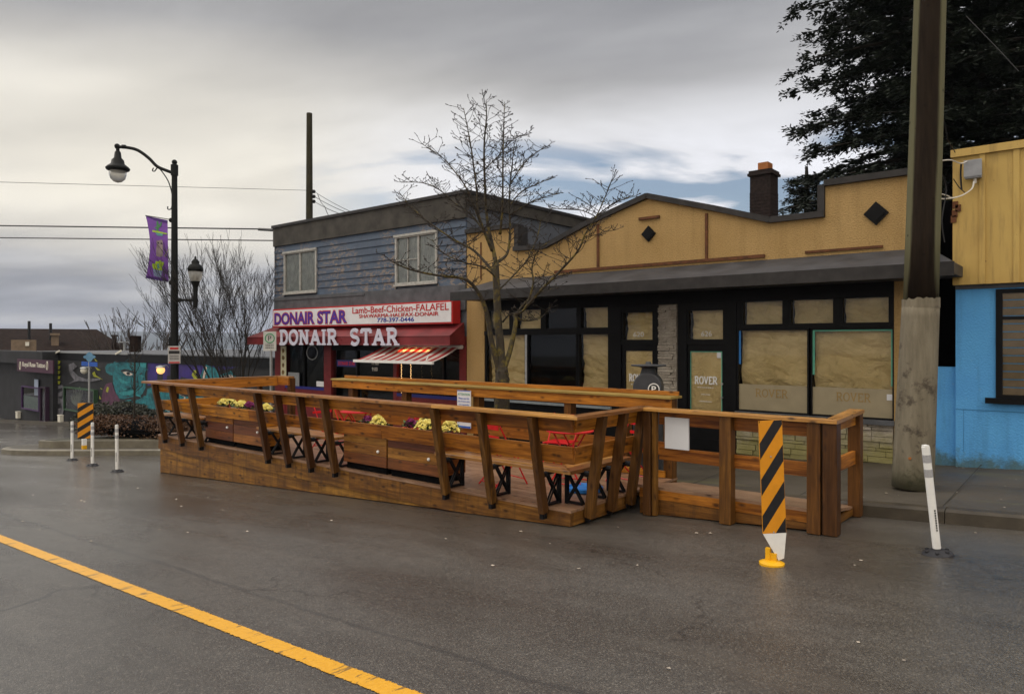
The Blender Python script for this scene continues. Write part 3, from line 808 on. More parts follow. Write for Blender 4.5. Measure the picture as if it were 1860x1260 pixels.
# frosted strip, tape and cut-out lettering of the right shop
for w, a_, b_, t0, t1 in ((w1, 1341, 1466, 1370, 1430), (w2, 1475, 1621, 1517, 1581)):
    m = MB(); xx0, xx1 = X_(a_), X_(b_)
    m.box(xx0, xx1, YF+.036, YF+.040, pz0, pz0+.45); m.build('frosted_band', M['frost'], w)
    m = MB(); gzz = pz0+.23
    glyphs(m, 'ROVER', (X_(t0), YF+.034, gzz), (1,0,0), (0,0,1), X_(t1)-X_(t0), .15, (0,-1,0), t=.1, depth=.002, serif=.26, gap=-.02)
    m.build('window_lettering', M['gold'], w)
m = MB(); xx = X_(1341); m.box(xx, xx+.035, YF+.030, YF+.034, H-.4, pz1); m.build('masking_tape', M['tapeblue'], w1)
m = MB(); xx = X_(1475); xy = X_(1621)
m.box(xx, xx+.035, YF+.030, YF+.034, H-.55, pz1); m.box(xy-.025, xy, YF+.030, YF+.034, H-.7, pz1); m.box(xx+.036, xy-.026, YF+.030, YF+.034, pz1-.025, pz1); m.build('masking_tape', M['tapegreen'], w2)
m = MB(); m.box(X_(1610), X_(1620), YF+.026, YF+.029, zpx(1615, 727), zpx(1615, 716)); m.build('paper_notice', M['whitesign'], w2)
# doors
def shop_door(px0, px1, gpx0, gpx1, number, letters_px, nm):
    x0, x1 = X_(px0), X_(px1); zb = walk_z((x0+x1)/2, 12.3)
    head = zpx((px0+px1)/2, 626)
    # transom light
    w = window(px0+5, px1-5, head+.10, ztop-.13, 'paper', fr=.04, name='window')
    m = MB()
    textY(m, number, (X_((px0+px1)/2-9.5)), X_((px0+px1)/2+9.5), head+.155, head+.25, YF+.035, depth=.002)
    m.build('number_lettering', M['white'], w)
    m = MB(); m.box(x0-.02, x0+.02, YF-.014, YF+.12, zb, ztop); m.box(x1-.02, x1+.02, YF-.014, YF+.12, zb, ztop)
    m.box(x0+.02, x1-.02, YF-.01, YF+.12, head, head+.06); m.box(x0+.02, x1-.02, YF-.01, YF+.12, ztop-.09, ztop)
    m.build('door_frame', M['blackframe'], bld)
    gx0, gx1 = X_(gpx0), X_(gpx1); gz0 = zb + .75; gz1 = head - .12
    m = MB()
    m.box(x0+.022, gx0, YF+.02, YF+.07, zb+.02, head-.004); m.box(gx1, x1-.022, YF+.02, YF+.07, zb+.02, head-.004)
    m.box(gx0, gx1, YF+.02, YF+.07, gz1, head-.004); m.box(gx0, gx1, YF+.02, YF+.07, zb+.02, gz0)
    m.box(gx0+.03, gx1-.03, YF+.012, YF+.0195, zb+.22, zb+.235); m.box(gx0+.03, gx1-.03, YF+.012, YF+.0195, zb+.55, zb+.565)
    d = m.build('door', M['blackframe'], bld)
    m = MB(); m.quad((gx0, YF+.035, gz0), (gx1, YF+.035, gz0), (gx1, YF+.035, gz1), (gx0, YF+.035, gz1)); m.build('pane', M['glass'], d)
    m = MB(); m.box(gx0, gx1, YF+.055, YF+.06, gz0, gz1); m.build('paper_cover', M['paper'], d)
    m = MB()
    glyphs(m, 'ROVER', (X_(letters_px[0]), YF+.030, zpx(1280, 698)), (1,0,0), (0,0,1), X_(letters_px[1])-X_(letters_px[0]), .15, (0,-1,0), t=.15, depth=.002, serif=.26, gap=-.02)
    for k in range(3):
        zz = zpx(1280, 703) - k*.085*(1.5 if k else 1); hw = (.16, .09, .12)[k]; cxx = (X_(letters_px[0])+X_(letters_px[1]))/2
        for q in range(8):
            m.box(cxx-hw+q*hw/4, cxx-hw+q*hw/4+hw/5.5, YF+.027, YF+.029, zz-.012, zz)
    m.build('door_lettering', M['white'], d)
    m = MB(); m.cyl((x1-.07, YF+.02, zb+1.0), (x1-.07, YF-.03, zb+1.0), .018, 10); m.cyl((x1-.07, YF+.02, zb+1.25), (x1-.07, YF-.005, zb+1.25), .022, 10)
    m.build('handle', M['steel'], d)
    return d, (gx0, gx1, gz0, gz1)
d1, g1 = shop_door(1127, 1190, 1135, 1184, '620', (1141, 1175), 'left')
d2, g2 = shop_door(1246, 1318, 1253, 1311, '626', (1260, 1302), 'right')
for d, g in ((d2, g2),):
    m = MB(); m.box(g[0], g[0]+.012, YF+.028, YF+.032, g[2], g[3]); m.box(g[1]-.02, g[1], YF+.028, YF+.032, g[2], g[3]); m.box(g[0]+.013, g[1]-.021, YF+.028, YF+.032, g[3]-.015, g[3])
    m.build('masking_tape', M['tapegreen'], d)
    m = MB(); m.box(g[1]-.1, g[1]-.025, YF+.024, YF+.0275, g[3]-.12, g[3]-.02); m.build('paper_notice', M['whitesign'], d)
# chimneys
ch = onY(1360, 307, 16.5); ch2 = onY(1411, 307, 16.5)
m = MB(); x0, x1 = ch.x, ch2.x - .12
m.box(x0+.03, x1-.03, 16.5, 17.0, H+1.5, ch.z-.18)
m.box(x0-.02, x1+.02, 16.46, 17.04, ch.z-.18, ch.z-.12); m.box(x0+.005, x1-.005, 16.48, 17.02, ch.z-.12, ch.z-.06)
for k in range(26):  # brick coursing
    z = H + 1.55 + k*.075
    if z > ch.z-.25: break
    m.box(x0+.024, x1-.024, 16.494, 17.006, z, z+.062)
c = m.build('chimney', M['brick'], bld)
m = MB(); m.box(x0+.18, x1-.12, 16.6, 16.9, ch.z-.059, ch.z+.13); m.build('chimney_flue', M['clay'], c)
# ================================================================ blue siding building
BX0 = X_(501); BX1 = XL - .01; BZT = H + 3.56
blu = thing('corner_building', 'two storey building with peeling blue siding above the red awning', 'building', (BX0, YF, walk_z(BX0, YF)))
BYB = 18.9
ztr = H + 1.35   # bottom of siding
zfb = H + 2.93   # bottom of the fascia
m = MB()
nrow = 8; rh = (zfb - ztr)/nrow
wins = [rectpx(518, 577, 456, 532), rectpx(720, 796, 425, 516)]
zw = [(H+1.62, H+2.72), (H+1.50, H+2.78)]
wins = [(w[0], w[1], w[2], w[3]) for w in wins]
# lap siding, split round the windows
def lap(x0, x1, z0, z1):
    m.add([(x0,YF-.028,z0),(x1,YF-.028,z0),(x1,YF-.004,z1),(x0,YF-.004,z1),(x0,YF+.02,z0),(x1,YF+.02,z0),(x1,YF+.02,z1),(x0,YF+.02,z1)],
          [(0,1,2,3),(0,4,5,1),(1,5,6,2),(2,6,7,3),(3,7,4,0)])
for r in range(nrow):
    z0 = ztr + r*rh; z1 = z0 + rh
    segs = [(BX0, BX1)]
    for wx0, wx1, wz0_, wz1_ in wins:
        if z1 > wz0_-.0 and z0 < wz1_:
            ns = []
            for a_, b_ in segs:
                if b_ <= wx0 or a_ >= wx1: ns.append((a_, b_)); continue
                if a_ < wx0: ns.append((a_, wx0))
                if b_ > wx1: ns.append((wx1, b_))
            segs = ns
    for a_, b_ in segs: lap(a_, b_, z0, z1+.0)
m.box(BX0-.03, BX0+.0, YF-.03, YF+.1, ztr, zfb)
m.build('siding', M['siding'], blu)
m = MB(); zgb = road_z(BX0, 9) - .3
m.box(BX0+.02, BX1, YF+.021, YF+.2, H+.12, BZT-.05)
m.box(BX1-.2, BX1-.0, YF+.201, BYB, zgb, BZT-.3)
m.box(BX0+.0, BX0+.2, YF+.201, BYB, zgb, BZT-.05); m.box(BX0+.2, BX1-.2, BYB-.2, BYB, zgb, BZT-.05)
m.build('wall', M['sidewall'], blu)
m = MB(); m.box(BX0-.06, BX1+.03, YF-.06, YF+.0205, zfb, BZT-.06); m.box(BX1+.001, BX1+.06, YF+.021, BYB, BZT-.34, BZT-.06)
m.box(BX0-.06, BX0-.001, YF+.021, BYB, zfb, BZT-.06); m.build('fascia', M['fascia'], blu)
m = MB(); m.box(BX0-.10, BX1+.09, YF-.10, BYB+.05, BZT-.059, BZT+.02); m.build('roof', M['capflash'], blu)
m = MB(); m.box(BX0-.02, BX1, YF-.05, YF+.0205, H+.75, ztr-.001); m.box(BX0-.03, X_(665), YF-.07, YF-.051, ztr-.10, ztr-.05)
m.build('belt_trim', M['greytrim'], blu)
for k, (x0, x1, z0, z1) in enumerate(wins):
    f = MB(); fr = .06
    f.box(x0, x0+fr, YF-.055, YF+.06, z0, z1); f.box(x1-fr, x1, YF-.055, YF+.06, z0, z1)
    f.box(x0+fr, x1-fr, YF-.055, YF+.06, z1-fr, z1); f.box(x0+fr, x1-fr, YF-.055, YF+.06, z0, z0+fr)
    f.box(x0-.03, x1+.03, YF-.085, YF-.056, z1-.03, z1+.03); f.box(x0-.03, x1+.03, YF-.08, YF-.056, z0-.03, z0+.02)
    w = f.build('window', M['whiteframe'], blu)
    cx = (x0+x1)/2 if k == 0 else x0 + (x1-x0)*.56
    s = MB(); s.box(cx-.025, cx+.025, YF-.04, YF+.04, z0+fr, z1-fr)
    if k == 1:
        s.box(x0+fr, cx-.026, YF-.03, YF+.02, (z0+z1)/2, (z0+z1)/2+.02); s.box((x0+cx)/2+.02, (x0+cx)/2+.04, YF-.029, YF+.019, z0+fr, z1-fr)
    s.build('mullion', M['whiteframe'], w)
    g = MB(); g.quad((x0, YF-.005, z0), (x1, YF-.005, z0), (x1, YF-.005, z1), (x0, YF-.005, z1)); g.build('pane', M['glass'], w)
    g = MB(); nn = 30
    for i in range(nn):
        a_ = x0+.03+(x1-x0-.06)*i/nn; b_ = x0+.03+(x1-x0-.06)*(i+1)/nn; yo = .012*(i % 2)
        g.quad((a_, YF+.010+yo*.5, z0+.02), (b_, YF+.016-yo*.5, z0+.02), (b_, YF+.016-yo*.5, z1-.02), (a_, YF+.010+yo*.5, z1-.02))
    g.build('curtain', M['curtain'], w)
# shopfront under the awning
sh0 = walk_z(BX0, 12.3) - .1
m = MB()
fz = H + .12
def post_(a_, b_, z0=sh0, z1=fz, y0=YF-.03, y1=YF+.15): m.box(X_(a_), X_(b_), y0, y1, z0, z1)
post_(501, 519); post_(590, 603); post_(836, 847.5); post_(716, 722); m.box(BX0, BX1, YF-.02, YF+.15, H-.03, fz-.001)
m.box(X_(519), X_(590), YF-.015, YF+.15, sh0, H-1.38); m.box(X_(722), X_(836), YF-.015, YF+.15, sh0, H-1.38)
m.build('shopfront_frame', M['redpaint'], blu)
m = MB(); m.quad((X_(519), YF+.05, sh0), (X_(836), YF+.05, sh0), (X_(836), YF+.05, fz), (X_(519), YF+.05, fz)); m.build('shop_glass', M['glass'], blu)
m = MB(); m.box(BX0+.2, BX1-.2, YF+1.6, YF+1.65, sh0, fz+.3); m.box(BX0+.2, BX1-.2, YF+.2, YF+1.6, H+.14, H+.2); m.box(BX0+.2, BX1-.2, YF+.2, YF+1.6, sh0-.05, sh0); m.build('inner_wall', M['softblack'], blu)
m = MB(); post_(550, 553, H-1.38, H-.03, YF, YF+.1); post_(646, 649, sh0, H-.03, YF, YF+.1); post_(803, 806, H-1.38, H-.03, YF, YF+.1); post_(603, 716, H-.25, H-.031, YF, YF+.1)
m.build('mullion', M['blackframe'], blu)
for a_, b_ in ((519, 590), (722, 836)):
    m = MB(); m.box(X_(a_), X_(b_), YF-.03, YF-.016, H-1.41, H-1.33); m.build('light_strip', M['bluestrip'], blu)
m = MB(); textY(m, 'DONAIR STAR', X_(615), X_(645), H-.66, H-.56, YF-.002, depth=.004); m.build('window_lettering', emit('red_sign_glow', (.5,.02,.02), .12), blu)
m = MB(); m.box(X_(612), X_(648), YF+.001, YF+.012, H-.70, H-.52); m.build('blue_sign_panel', emit('blue_sign_glow', (.01,.01,.12), .08), blu)
m = MB(); textY(m, '11:00', X_(676), X_(688), H-.63, H-.53, YF-.002, depth=.003); textY(m, '9:00', X_(676), X_(686), H-.79, H-.69, YF-.002, depth=.003)
m.build('door_lettering', M['cream'], blu)
m = MB(); m.box(X_(525), X_(545), YF-.030, YF-.017, H-1.33, H-.93); m.build('paper_notice', M['steel'], blu)
m = MB(); m.box(X_(577), X_(590), YF-.040, YF-.031, H-1.30, H-1.15); m.build('paper_notice', M['whitesign'], blu)
m = MB(); m.box(X_(512.5), X_(522), YF-.05, YF-.031, H-1.3, H-.14); pb = m.build('menu_board', plain('menu_board_cream', (.55,.52,.36), .5), blu)
m = MB()
for k in range(5): m.blob((X_(517), YF-.052, H-.28-k*.22), .07, sq=(1, .1, .9), jit=.3)
m.build('menu_picture', plain('menu_food_pictures', (.16,.1,.03), .5, .8, 30), pb)
m = MB(); pts = arc(0, 0, .27, .2, 0, 360, 20); m.tube([(X_(566)+a_, YF+.02, H-.33+b_) for a_, b_ in pts], .015, 5); m.build('oval_window_sign', M['steel'], blu)
# string lights
for px in (729, 746):
    m = MB(); x = X_(px, YF-.3)
    for k in range(22):
        z = H - .30 - k*.047
        m.blob((x + .012*(k % 2), YF-.3, z), .011, 5, 4)
    o = m.build('string_light', emit('warm_string_bulbs', (1, .62, .25), 2.2))
    tag(o, 'warm glowing string light hanging below the striped awning, ' + ('the left one' if px == 729 else 'the right one'), 'string light', 'string lights under the striped awning')
# ---- big sign box
SY = YF - .32
sx0, sx1 = X_(497, SY), X_(820, SY)
sz0, sz1 = onY(660, 582, SY).z, onY(660, 545, SY).z
sz1 = H + .93; sz0 = H + .46
sgn = thing('shop_sign', 'long white sign box with purple, red and blue lettering above the red awning', 'sign', (sx0, SY, sz0))
m = MB(); m.box(sx0-.04, sx1+.04, SY, YF-.06, sz0-.04, sz1+.04); m.build('sign_box', M['signred'], sgn)
m = MB(); m.box(sx0, sx1, SY-.012, SY-.001, sz0, sz1); m.build('sign_face', M['signwhite'], sgn)
hh = sz1 - sz0
m = MB(); textY(m, 'DONAIR', X_(499, SY), X_(573, SY), sz0+.02, sz1-.06, SY-.0125, depth=.004, offset=.055); textY(m, 'STAR', X_(577, SY), X_(632, SY), sz0+.02, sz1-.06, SY-.0125, depth=.004, offset=.055)
m.build('lettering_outline', M['signred'], sgn)
m = MB(); textY(m, 'DONAIR', X_(500, SY), X_(572, SY), sz0+.045, sz1-.085, SY-.0185, depth=.004, offset=.022); textY(m, 'STAR', X_(578, SY), X_(631, SY), sz0+.045, sz1-.085, SY-.0185, depth=.004, offset=.022)
m.build('lettering', M['signpurple'], sgn)
m = MB(); textY(m, 'Lamb-Beef-Chicken-FALAFEL', X_(641, SY), X_(816, SY), sz0+hh*.60, sz1-.015, SY-.0125, depth=.004, offset=.012)
textY(m, 'SHAWARMA-HALIFAX-DONAIR', X_(653, SY), X_(797, SY), sz0+hh*.35, sz0+hh*.54, SY-.0125, depth=.004)
textY(m, 'SHAWARMA-HALIFAX-DONAIR', X_(653.6, SY), X_(797.6, SY), sz0+hh*.345, sz0+hh*.545, SY-.0175, depth=.003)
m.build('lettering', M['signred'], sgn)
m = MB(); textY(m, '778-397-0446', X_(686, SY), X_(753, SY), sz0+hh*.07, sz0+hh*.31, SY-.0125, depth=.004, offset=.015); m.build('lettering', M['signnavy'], sgn)
# ---- red awning wrapping the corner
AY = 11.75
ax0 = X_(449, AY); ax1 = X_(817, AY)
at = H + .44; av1 = H + .13; av0 = H - .085
xw0 = BX0 - .03; xw1 = BX1
awn = thing('red_awning', 'dark red vinyl awning with big pale letters over the food shop', 'awning', (ax0, AY, av0))
m = MB()
v = [(ax0,AY,av0),(ax1,AY,av0),(ax1,AY,av1),(ax0,AY,av1),(xw0,YF-.062,at),(xw1-.02,YF-.062,at),(xw1+.0,YF-.062,av0),(xw1+.0,YF-.062,av1),
     (ax0,YF+3,av0),(ax0,YF+3,av1),(xw0,YF+3,at),(xw0,YF+3,av0)]
m.add(v, [(0,1,2,3),(3,2,5,4),(1,6,7,2),(2,7,5),(8,0,3,9),(9,3,4,10),(8,9,10,11)])
m.build('awning_cloth', M['redawn'], awn)
m = MB(); m.tube([(ax0,AY-.004,av1),(ax1,AY-.004,av1)], .012, 6); m.tube([(ax0,AY-.004,av0),(ax1,AY-.004,av0)], .012, 6); m.tube([(ax1,AY,av1),(xw1-.02,YF-.07,at)], .012, 6)
m.build('awning_frame', M['redawn'], awn)
m = MB(); gy = AY - .05
glyphs(m, 'DONAIR', (X_(508, gy), gy, H-.10), (1,0,0), (0,0,1), X_(615, gy)-X_(508, gy), .43, (0,-1,0), t=.215, depth=.02, serif=.32, gap=.03)
glyphs(m, 'STAR', (X_(636, gy), gy, H-.10), (1,0,0), (0,0,1), X_(726, gy)-X_(636, gy), .43, (0,-1,0), t=.215, depth=.02, serif=.32, gap=.03)
m.build('lettering', M['lettering'], awn)
m = MB()
for px in range(514, 726, 26): m.cyl((X_(px, gy), gy, H+.05), (X_(px, gy), AY+.02, H+.05), .01, 5)
m.build('letter_standoff', M['redawn'], awn)
# ---- striped retractable awning
sy0, sy1 = YF-.12, YF-1.0
s0, s1 = onY(646, 655, sy1).x, onY(794, 655, sy1).x
s1 = X_(838, sy0)-.05
zb_, zf_ = H - .13, H - .47
stp = thing('striped_awning', 'small retractable red and white striped awning below the red awning', 'awning', (s0, sy1, zf_))
def stripes():
    mm, nt, b = new_mat('red_white_stripe_cloth'); tc = N(nt, 'TexCoord'); sp = N(nt, 'SeparateXYZ'); L(nt, tc.outputs['Object'], sp.inputs[0])
    f = mth(nt, 'FRACT', mth(nt, 'MULTIPLY', sp.outputs[0], 3.5)); g = mth(nt, 'GREATER_THAN', f, .5)
    L(nt, mix(nt, g, (.36, .02, .02), (.55, .5, .46)), b.inputs['Base Color']); b.inputs['Roughness'].default_value = .7
    tr = N(nt, 'BsdfTranslucent'); L(nt, mix(nt, g, (.36, .02, .02), (.6, .5, .4)), tr.inputs[0])
    mx = N(nt, 'MixShader'); mx.inputs[0].default_value = .35
    out = [n for n in nt.nodes if n.type == 'OUTPUT_MATERIAL'][0]
    L(nt, b.outputs[0], mx.inputs[1]); L(nt, tr.outputs[0], mx.inputs[2]); L(nt, mx.outputs[0], out.inputs[0]); return mm
m = MB(); nseg = 6; vs = []
for i in range(nseg+1):
    t = i/nseg; z = zb_ + (zf_-zb_)*t - .03*math.sin(PI*t)
    vs += [(s0, sy0+(sy1-sy0)*t, z), (s1, sy0+(sy1-sy0)*t, z)]
m.add(vs, [(2*i+2, 2*i+3, 2*i+1, 2*i) for i in range(nseg)]); m.build('awning_cloth', stripes(), stp)
m = MB(); m.box(s0-.04, s1+.04, sy1-.05, sy1, zf_-.05, zf_+.015); m.build('front_bar', M['white'], stp)
for xx in (s0+.25, s1-.25):
    m = MB(); m.tube([(xx, sy0, zb_-.12), (xx+(.35 if xx < (s0+s1)/2 else -.35), (sy0+sy1)/2, zb_-.2), (xx, sy1, zf_-.03)], .02, 6); m.build('folding_arm', M['white'], stp)
m = MB(); m.cyl((s0-.02, sy0+.02, zb_+.0), (s1+.05, sy0+.02, zb_+.0), .05, 10); m.build('roller', M['white'], stp)
m = MB(); m.box(X_(736, sy0), X_(790, sy0), sy0-.2, sy0-.17, zb_-.14, zb_-.11)
o = m.build('tube_lamp', emit('warm_tube_lamp', (1, .5, .18), 24)); tag(o, 'warm glowing tube lamp tucked under the striped awning', 'lamp')
# ================================================================ right-hand blue / yellow building
rb = thing('blue_building', 'bright blue stucco building with mustard board fascia at the right edge', 'building', (-1.6, YF, walk_z(-1.6, YF)))
ry = YF - .05
rx0 = X_(1733, ry); g0 = walk_z(0, 12.3)
pz0_, pz1_ = H + .82, H + 2.72
m = MB(); m.box(rx0+.02, 10, ry+.0, ry+.25, g0-.4, pz0_)
m.build('wall', M['bluewall'], rb)
m = MB(); m.box(rx0+.02, rx0+.27, ry+.251, 24, g0-.4, pz0_+.0); m.box(rx0+.02, rx0+.27, ry+.1, 24, pz0_+.01, pz1_-.2); m.build('side_wall', plain('dark_brown_side_wall', (.03,.026,.024), .8, .3, 3), rb)  # even, very dark brown wall colour
m = MB(); m.box(X_(1696, ry+.2), rx0+.019, ry+.1, ry+.3, g0-.4, H-.38)
m.build('infill_wall', M['bluewall'], rb)
m = MB(); m.box(rx0+.021, 10, ry-.004, ry-.0005, H-1.0, H-.985); m.box(X_(1750, ry), X_(1750, ry)+.006, ry-.004, ry-.0006, H-1.6, H-.985); m.build('wall_seam', plain('faded_blue_seam', (.05,.2,.42), .8), rb)
m = MB(); m.box(XE-.3, rx0+.018, ry+.75, ry+.8, H-.4, H+2.2); m.build('passage_shade', M['softblack'], rb)  # near-black panel stands in for the shade in the gap
m = MB()
x = rx0; 
while x < 10:
    m.box(x, x+.36, ry-.12, ry-.002, pz0_, pz1_-.05); m.box(x+.33, x+.40, ry-.145, ry-.121, pz0_, pz1_-.05); x += .40
m.build('board_fascia', M['panel'], rb)
m = MB(); m.box(rx0-.02, 10, ry-.17, ry+.35, pz1_-.049, pz1_+.06); m.build('cornice', M['panel'], rb)
m = MB(); m.box(rx0+.02, 10, ry+.0, 24, pz1_-.2, pz1_-.06); m.build('roof', M['capflash'], rb)
m = MB(); m.box(rx0+.02, 10, ry-.03, ry-.003, pz0_-.06, pz0_-.001); m.build('trim_strip', M['greytrim'], rb)
wx0 = X_(1817, ry); wz0_ = H - .80; wz1_ = H + .74
f = MB(); f.box(wx0-.05, wx0+.03, ry-.04, ry-.004, wz0_, wz1_); f.box(wx0+.03, wx0+1.8, ry-.04, ry-.004, wz1_-.06, wz1_); f.box(wx0+.03, wx0+1.8, ry-.04, ry-.004, wz0_, wz0_+.05)
f.box(wx0+.03, wx0+1.8, ry-.038, ry-.004, H+.31, H+.35); f.box(wx0+1.8, wx0+1.9, ry-.04, ry-.004, wz0_, wz1_)
w = f.build('window', M['blackframe'], rb)
m = MB(); m.quad((wx0+.03, ry-.02, wz0_), (wx0+1.8, ry-.02, wz0_), (wx0+1.8, ry-.02, wz1_), (wx0+.03, ry-.02, wz1_)); m.build('pane', M['glass'], w)
m = MB()
for k in range(13): m.box(wx0+.03, wx0+1.8, ry-.017, ry-.006, wz0_+.05+k*.112, wz0_+.05+k*.112+.095)
m.build('blind', plain('tan_slatted_blind', (.22,.16,.09), .7), w)
m = MB(); m.box(wx0-.17, wx0+2.0, ry-.11, ry-.041, wz0_-.08, wz0_-.001); m.build('window_sill', M['blackframe'], rb)
mt = thing('meter_box', 'grey utility box on the mustard fascia with cables running to it', 'utility box', tuple(onY(1769, 310, ry-.2)))
c = onY(1769, 309, ry-.15)
m = MB(); m.box(c.x-.1, c.x+.1, ry-.25, ry-.15, c.z-.13, c.z+.12); m.box(c.x-.11, c.x+.11, ry-.262, ry-.251, c.z-.11, c.z+.13); bevel(m.build('box_body', plain('grey_utility_plastic', (.27,.28,.3), .5), mt), .008)
m = MB(); m.cyl((c.x+.02, ry-.2, c.z-.13), (c.x+.02, ry-.2, c.z-.2), .02, 8); m.build('conduit', M['whitecable'], mt)
# ================================================================ patio platform
DZ = H - 1.88            # deck surface
PX0, PX1 = -14.85, -4.62; PY0, PY1 = 6.52, 8.96
pl = thing('patio_platform', 'long level platform of stained cedar boards built out over the parking lane', 'platform', (PX0, PY0, DZ-.5), group=None)
def gz_(x, y=PY0): return road_z(x, y) + .01
# upper skirt boards, front
x = PX0; joints = [PX0, -11.9, -8.6, PX1]
for a_, b_ in zip(joints[:-1], joints[1:]):
    m = MB(); lo = lambda x: max(DZ-.29, gz_(x)); n = 10; xs = [a_+.003 + (b_-a_-.006)*i/n for i in range(n+1)]
    pts = [(xx, lo(xx)) for xx in xs] + [(b_-.003, DZ-.032), (a_+.003, DZ-.032)]
    m.prismY(pts, PY0, PY0+.038); m.build('skirt_board', M['skirt'], pl)
# lower tapered boards
for a_, b_ in ((PX0+.05, -12.6), (-12.6, -9.4), (-9.4, -6.2)):
    m = MB(); n = 10; xs = [a_+.003 + (b_-a_-.006)*i/n for i in range(n+1)]
    pts = [(xx, gz_(xx)) for xx in xs if gz_(xx) < DZ-.305] 
    if len(pts) > 1:
        pts = pts + [(pts[-1][0], DZ-.298), (pts[0][0], DZ-.298)]
        m.prismY(pts, PY0+.025, PY0+.062); m.build('skirt_board', M['skirt'], pl)
# ends
m = MB(); m.box(PX1-.038, PX1, PY0+.039, 7.75, road_z(PX1, 7)+.03, DZ-.032); m.build('end_board', M['skirt_y'], pl)
m = MB(); m.box(PX0, PX0+.038, PY0+.039, 9.0, road_z(PX0, 8), DZ-.032); m.build('end_board', M['skirt_y'], pl)
m = MB()
for k in range(13): m.box(PX0+.8*k+.3, PX0+.8*k+.34, PY0+.07, PY1, DZ-.2, DZ-.032)
m.build('joist', M['skirt_y'], pl)
m = MB(); y = PY0-.01
k = 0
while y < PY1:
    off = (k*1.37) % 3.6; x = PX0
    xx = PX0 - off
    while xx < PX1:
        a_ = max(PX0, xx+.003); b_ = min(PX1+.01, xx+3.6)
        if b_ > a_: m.box(a_, b_, y, y+.136, DZ-.03, DZ+R.uniform(-.002, .002))
        xx += 3.6
    y += .142; k += 1
m.build('decking', M['deck'], pl)
# ---- raked post
def raked(p0, p1, w, d, outward, name, mat, parent):
    m = MB(); m.beam(p0, p1, w, d, up=outward); return m.build(name, mat, parent)
RZ = H - .79             # top of the rail cap
# front railing
front = thing('patio_railing', 'long street side railing with leaning posts and pale wet cap board', 'railing', (PX0, 6.45, DZ))
fx = [-14.7, -14.05, -13.3, -10.95, -10.3, -9.65, -8.95, -7.2-.0, -6.1, -4.95]
px_bot = [300, 331, 365.5, 487, 524, 565.5, 609, 810, 894, 987]
fx = [X_(p, 6.45) for p in px_bot]
for i, x in enumerate(fx):
    z0 = DZ - .06
    raked((x, 6.455, z0), (x, 6.24, RZ-.045), .074, .10, (0,1,0), 'post', M['post'], front)
def board_x(x0, x1, y, z0, z1, t, name, mat, parent, lean=0.0):
    m = MB(); m.add([(x0,y,z0),(x1,y,z0),(x1,y-lean,z1),(x0,y-lean,z1),(x0,y+t,z0),(x1,y+t,z0),(x1,y+t-lean,z1),(x0,y+t-lean,z1)],
        [(0,1,2,3),(0,4,5,1),(1,5,6,2),(2,6,7,3),(3,7,4,0),(4,7,6,5)])
    return bevel(m.build(name, mat, parent), .004, 1)
cxa, cxb = -14.86, -4.30
def cap_x(x0, x1, y0, y1, z, name, parent, mat='cap', mitre0=0, mitre1=0):
    m = MB(); m.add([(x0,y0,z-.04),(x1,y0,z-.04),(x1-mitre1,y1,z-.04),(x0+mitre0,y1,z-.04),(x0,y0,z),(x1,y0,z),(x1-mitre1,y1,z),(x0+mitre0,y1,z)],
        [(0,3,2,1),(4,5,6,7),(0,1,5,4),(1,2,6,5),(2,3,7,6),(3,0,4,7)])
    return bevel(m.build(name, M[mat], parent), .005, 2)
cap_x(cxa, X_(783, 6.2), 6.19, 6.35, RZ, 'top_rail', front, mitre0=.16)
cap_x(X_(783, 6.2)+.004, cxb, 6.19, 6.35, RZ, 'top_rail', front, mitre1=.16)
for a_, b_ in ((cxa+.17, -11.7), (-11.697, -8.1), (-8.097, cxb-.16)):
    board_x(a_, b_, 6.335, RZ-.20, RZ-.042, .035, 'upper_board', M['wood_x'], front, .03)
for a_, b_ in ((cxa+.10, -11.2), (-11.197, -7.75), (-7.747, PX1+.10)):
    board_x(a_, b_, 6.435, RZ-.56, RZ-.365, .038, 'back_board', M['wood_x'], front, .04)
# street-end side railing (right) with leaning posts
side = thing('patio_railing', 'short railing with leaning posts turning the right hand corner of the patio', 'railing', (PX1, 7.2, DZ))
sy_ = [6.80, 7.26, 7.70]
for y in sy_:
    raked((PX1+.06, y, DZ-.12), (PX1+.235, y, RZ-.045), .085, .10, (1,0,0), 'post', M['post'], side)
m = MB(); m.add([(cxb,6.19,RZ-.04),(cxb,7.80,RZ-.04),(cxb-.16,7.80,RZ-.04),(cxb-.16,6.35,RZ-.04),(cxb,6.19,RZ),(cxb,7.80,RZ),(cxb-.16,7.80,RZ),(cxb-.16,6.35,RZ)],
    [(0,3,2,1),(4,5,6,7),(0,1,5,4),(1,2,6,5),(2,3,7,6),(3,0,4,7)]); bevel(m.build('top_rail', M['cap_y'], side), .005, 2)
def board_y(x, y0, y1, z0, z1, t, name, mat, parent, lean=0.0):
    m = MB(); m.add([(x,y0,z0),(x,y1,z0),(x+lean,y1,z1),(x+lean,y0,z1),(x-t,y0,z0),(x-t,y1,z0),(x-t+lean,y1,z1),(x-t+lean,y0,z1)],
        [(0,1,2,3),(0,4,5,1),(1,5,6,2),(2,6,7,3),(3,7,4,0),(4,7,6,5)])
    return bevel(m.build(name, mat, parent), .004, 1)
board_y(cxb-.155, 6.37, 7.76, RZ-.20, RZ-.042, .035, 'upper_board', M['wood_y'], side, .03)
board_y(PX1+.10, 6.44, 7.76, RZ-.56, RZ-.365, .038, 'back_board', M['wood_y'], side, .04)
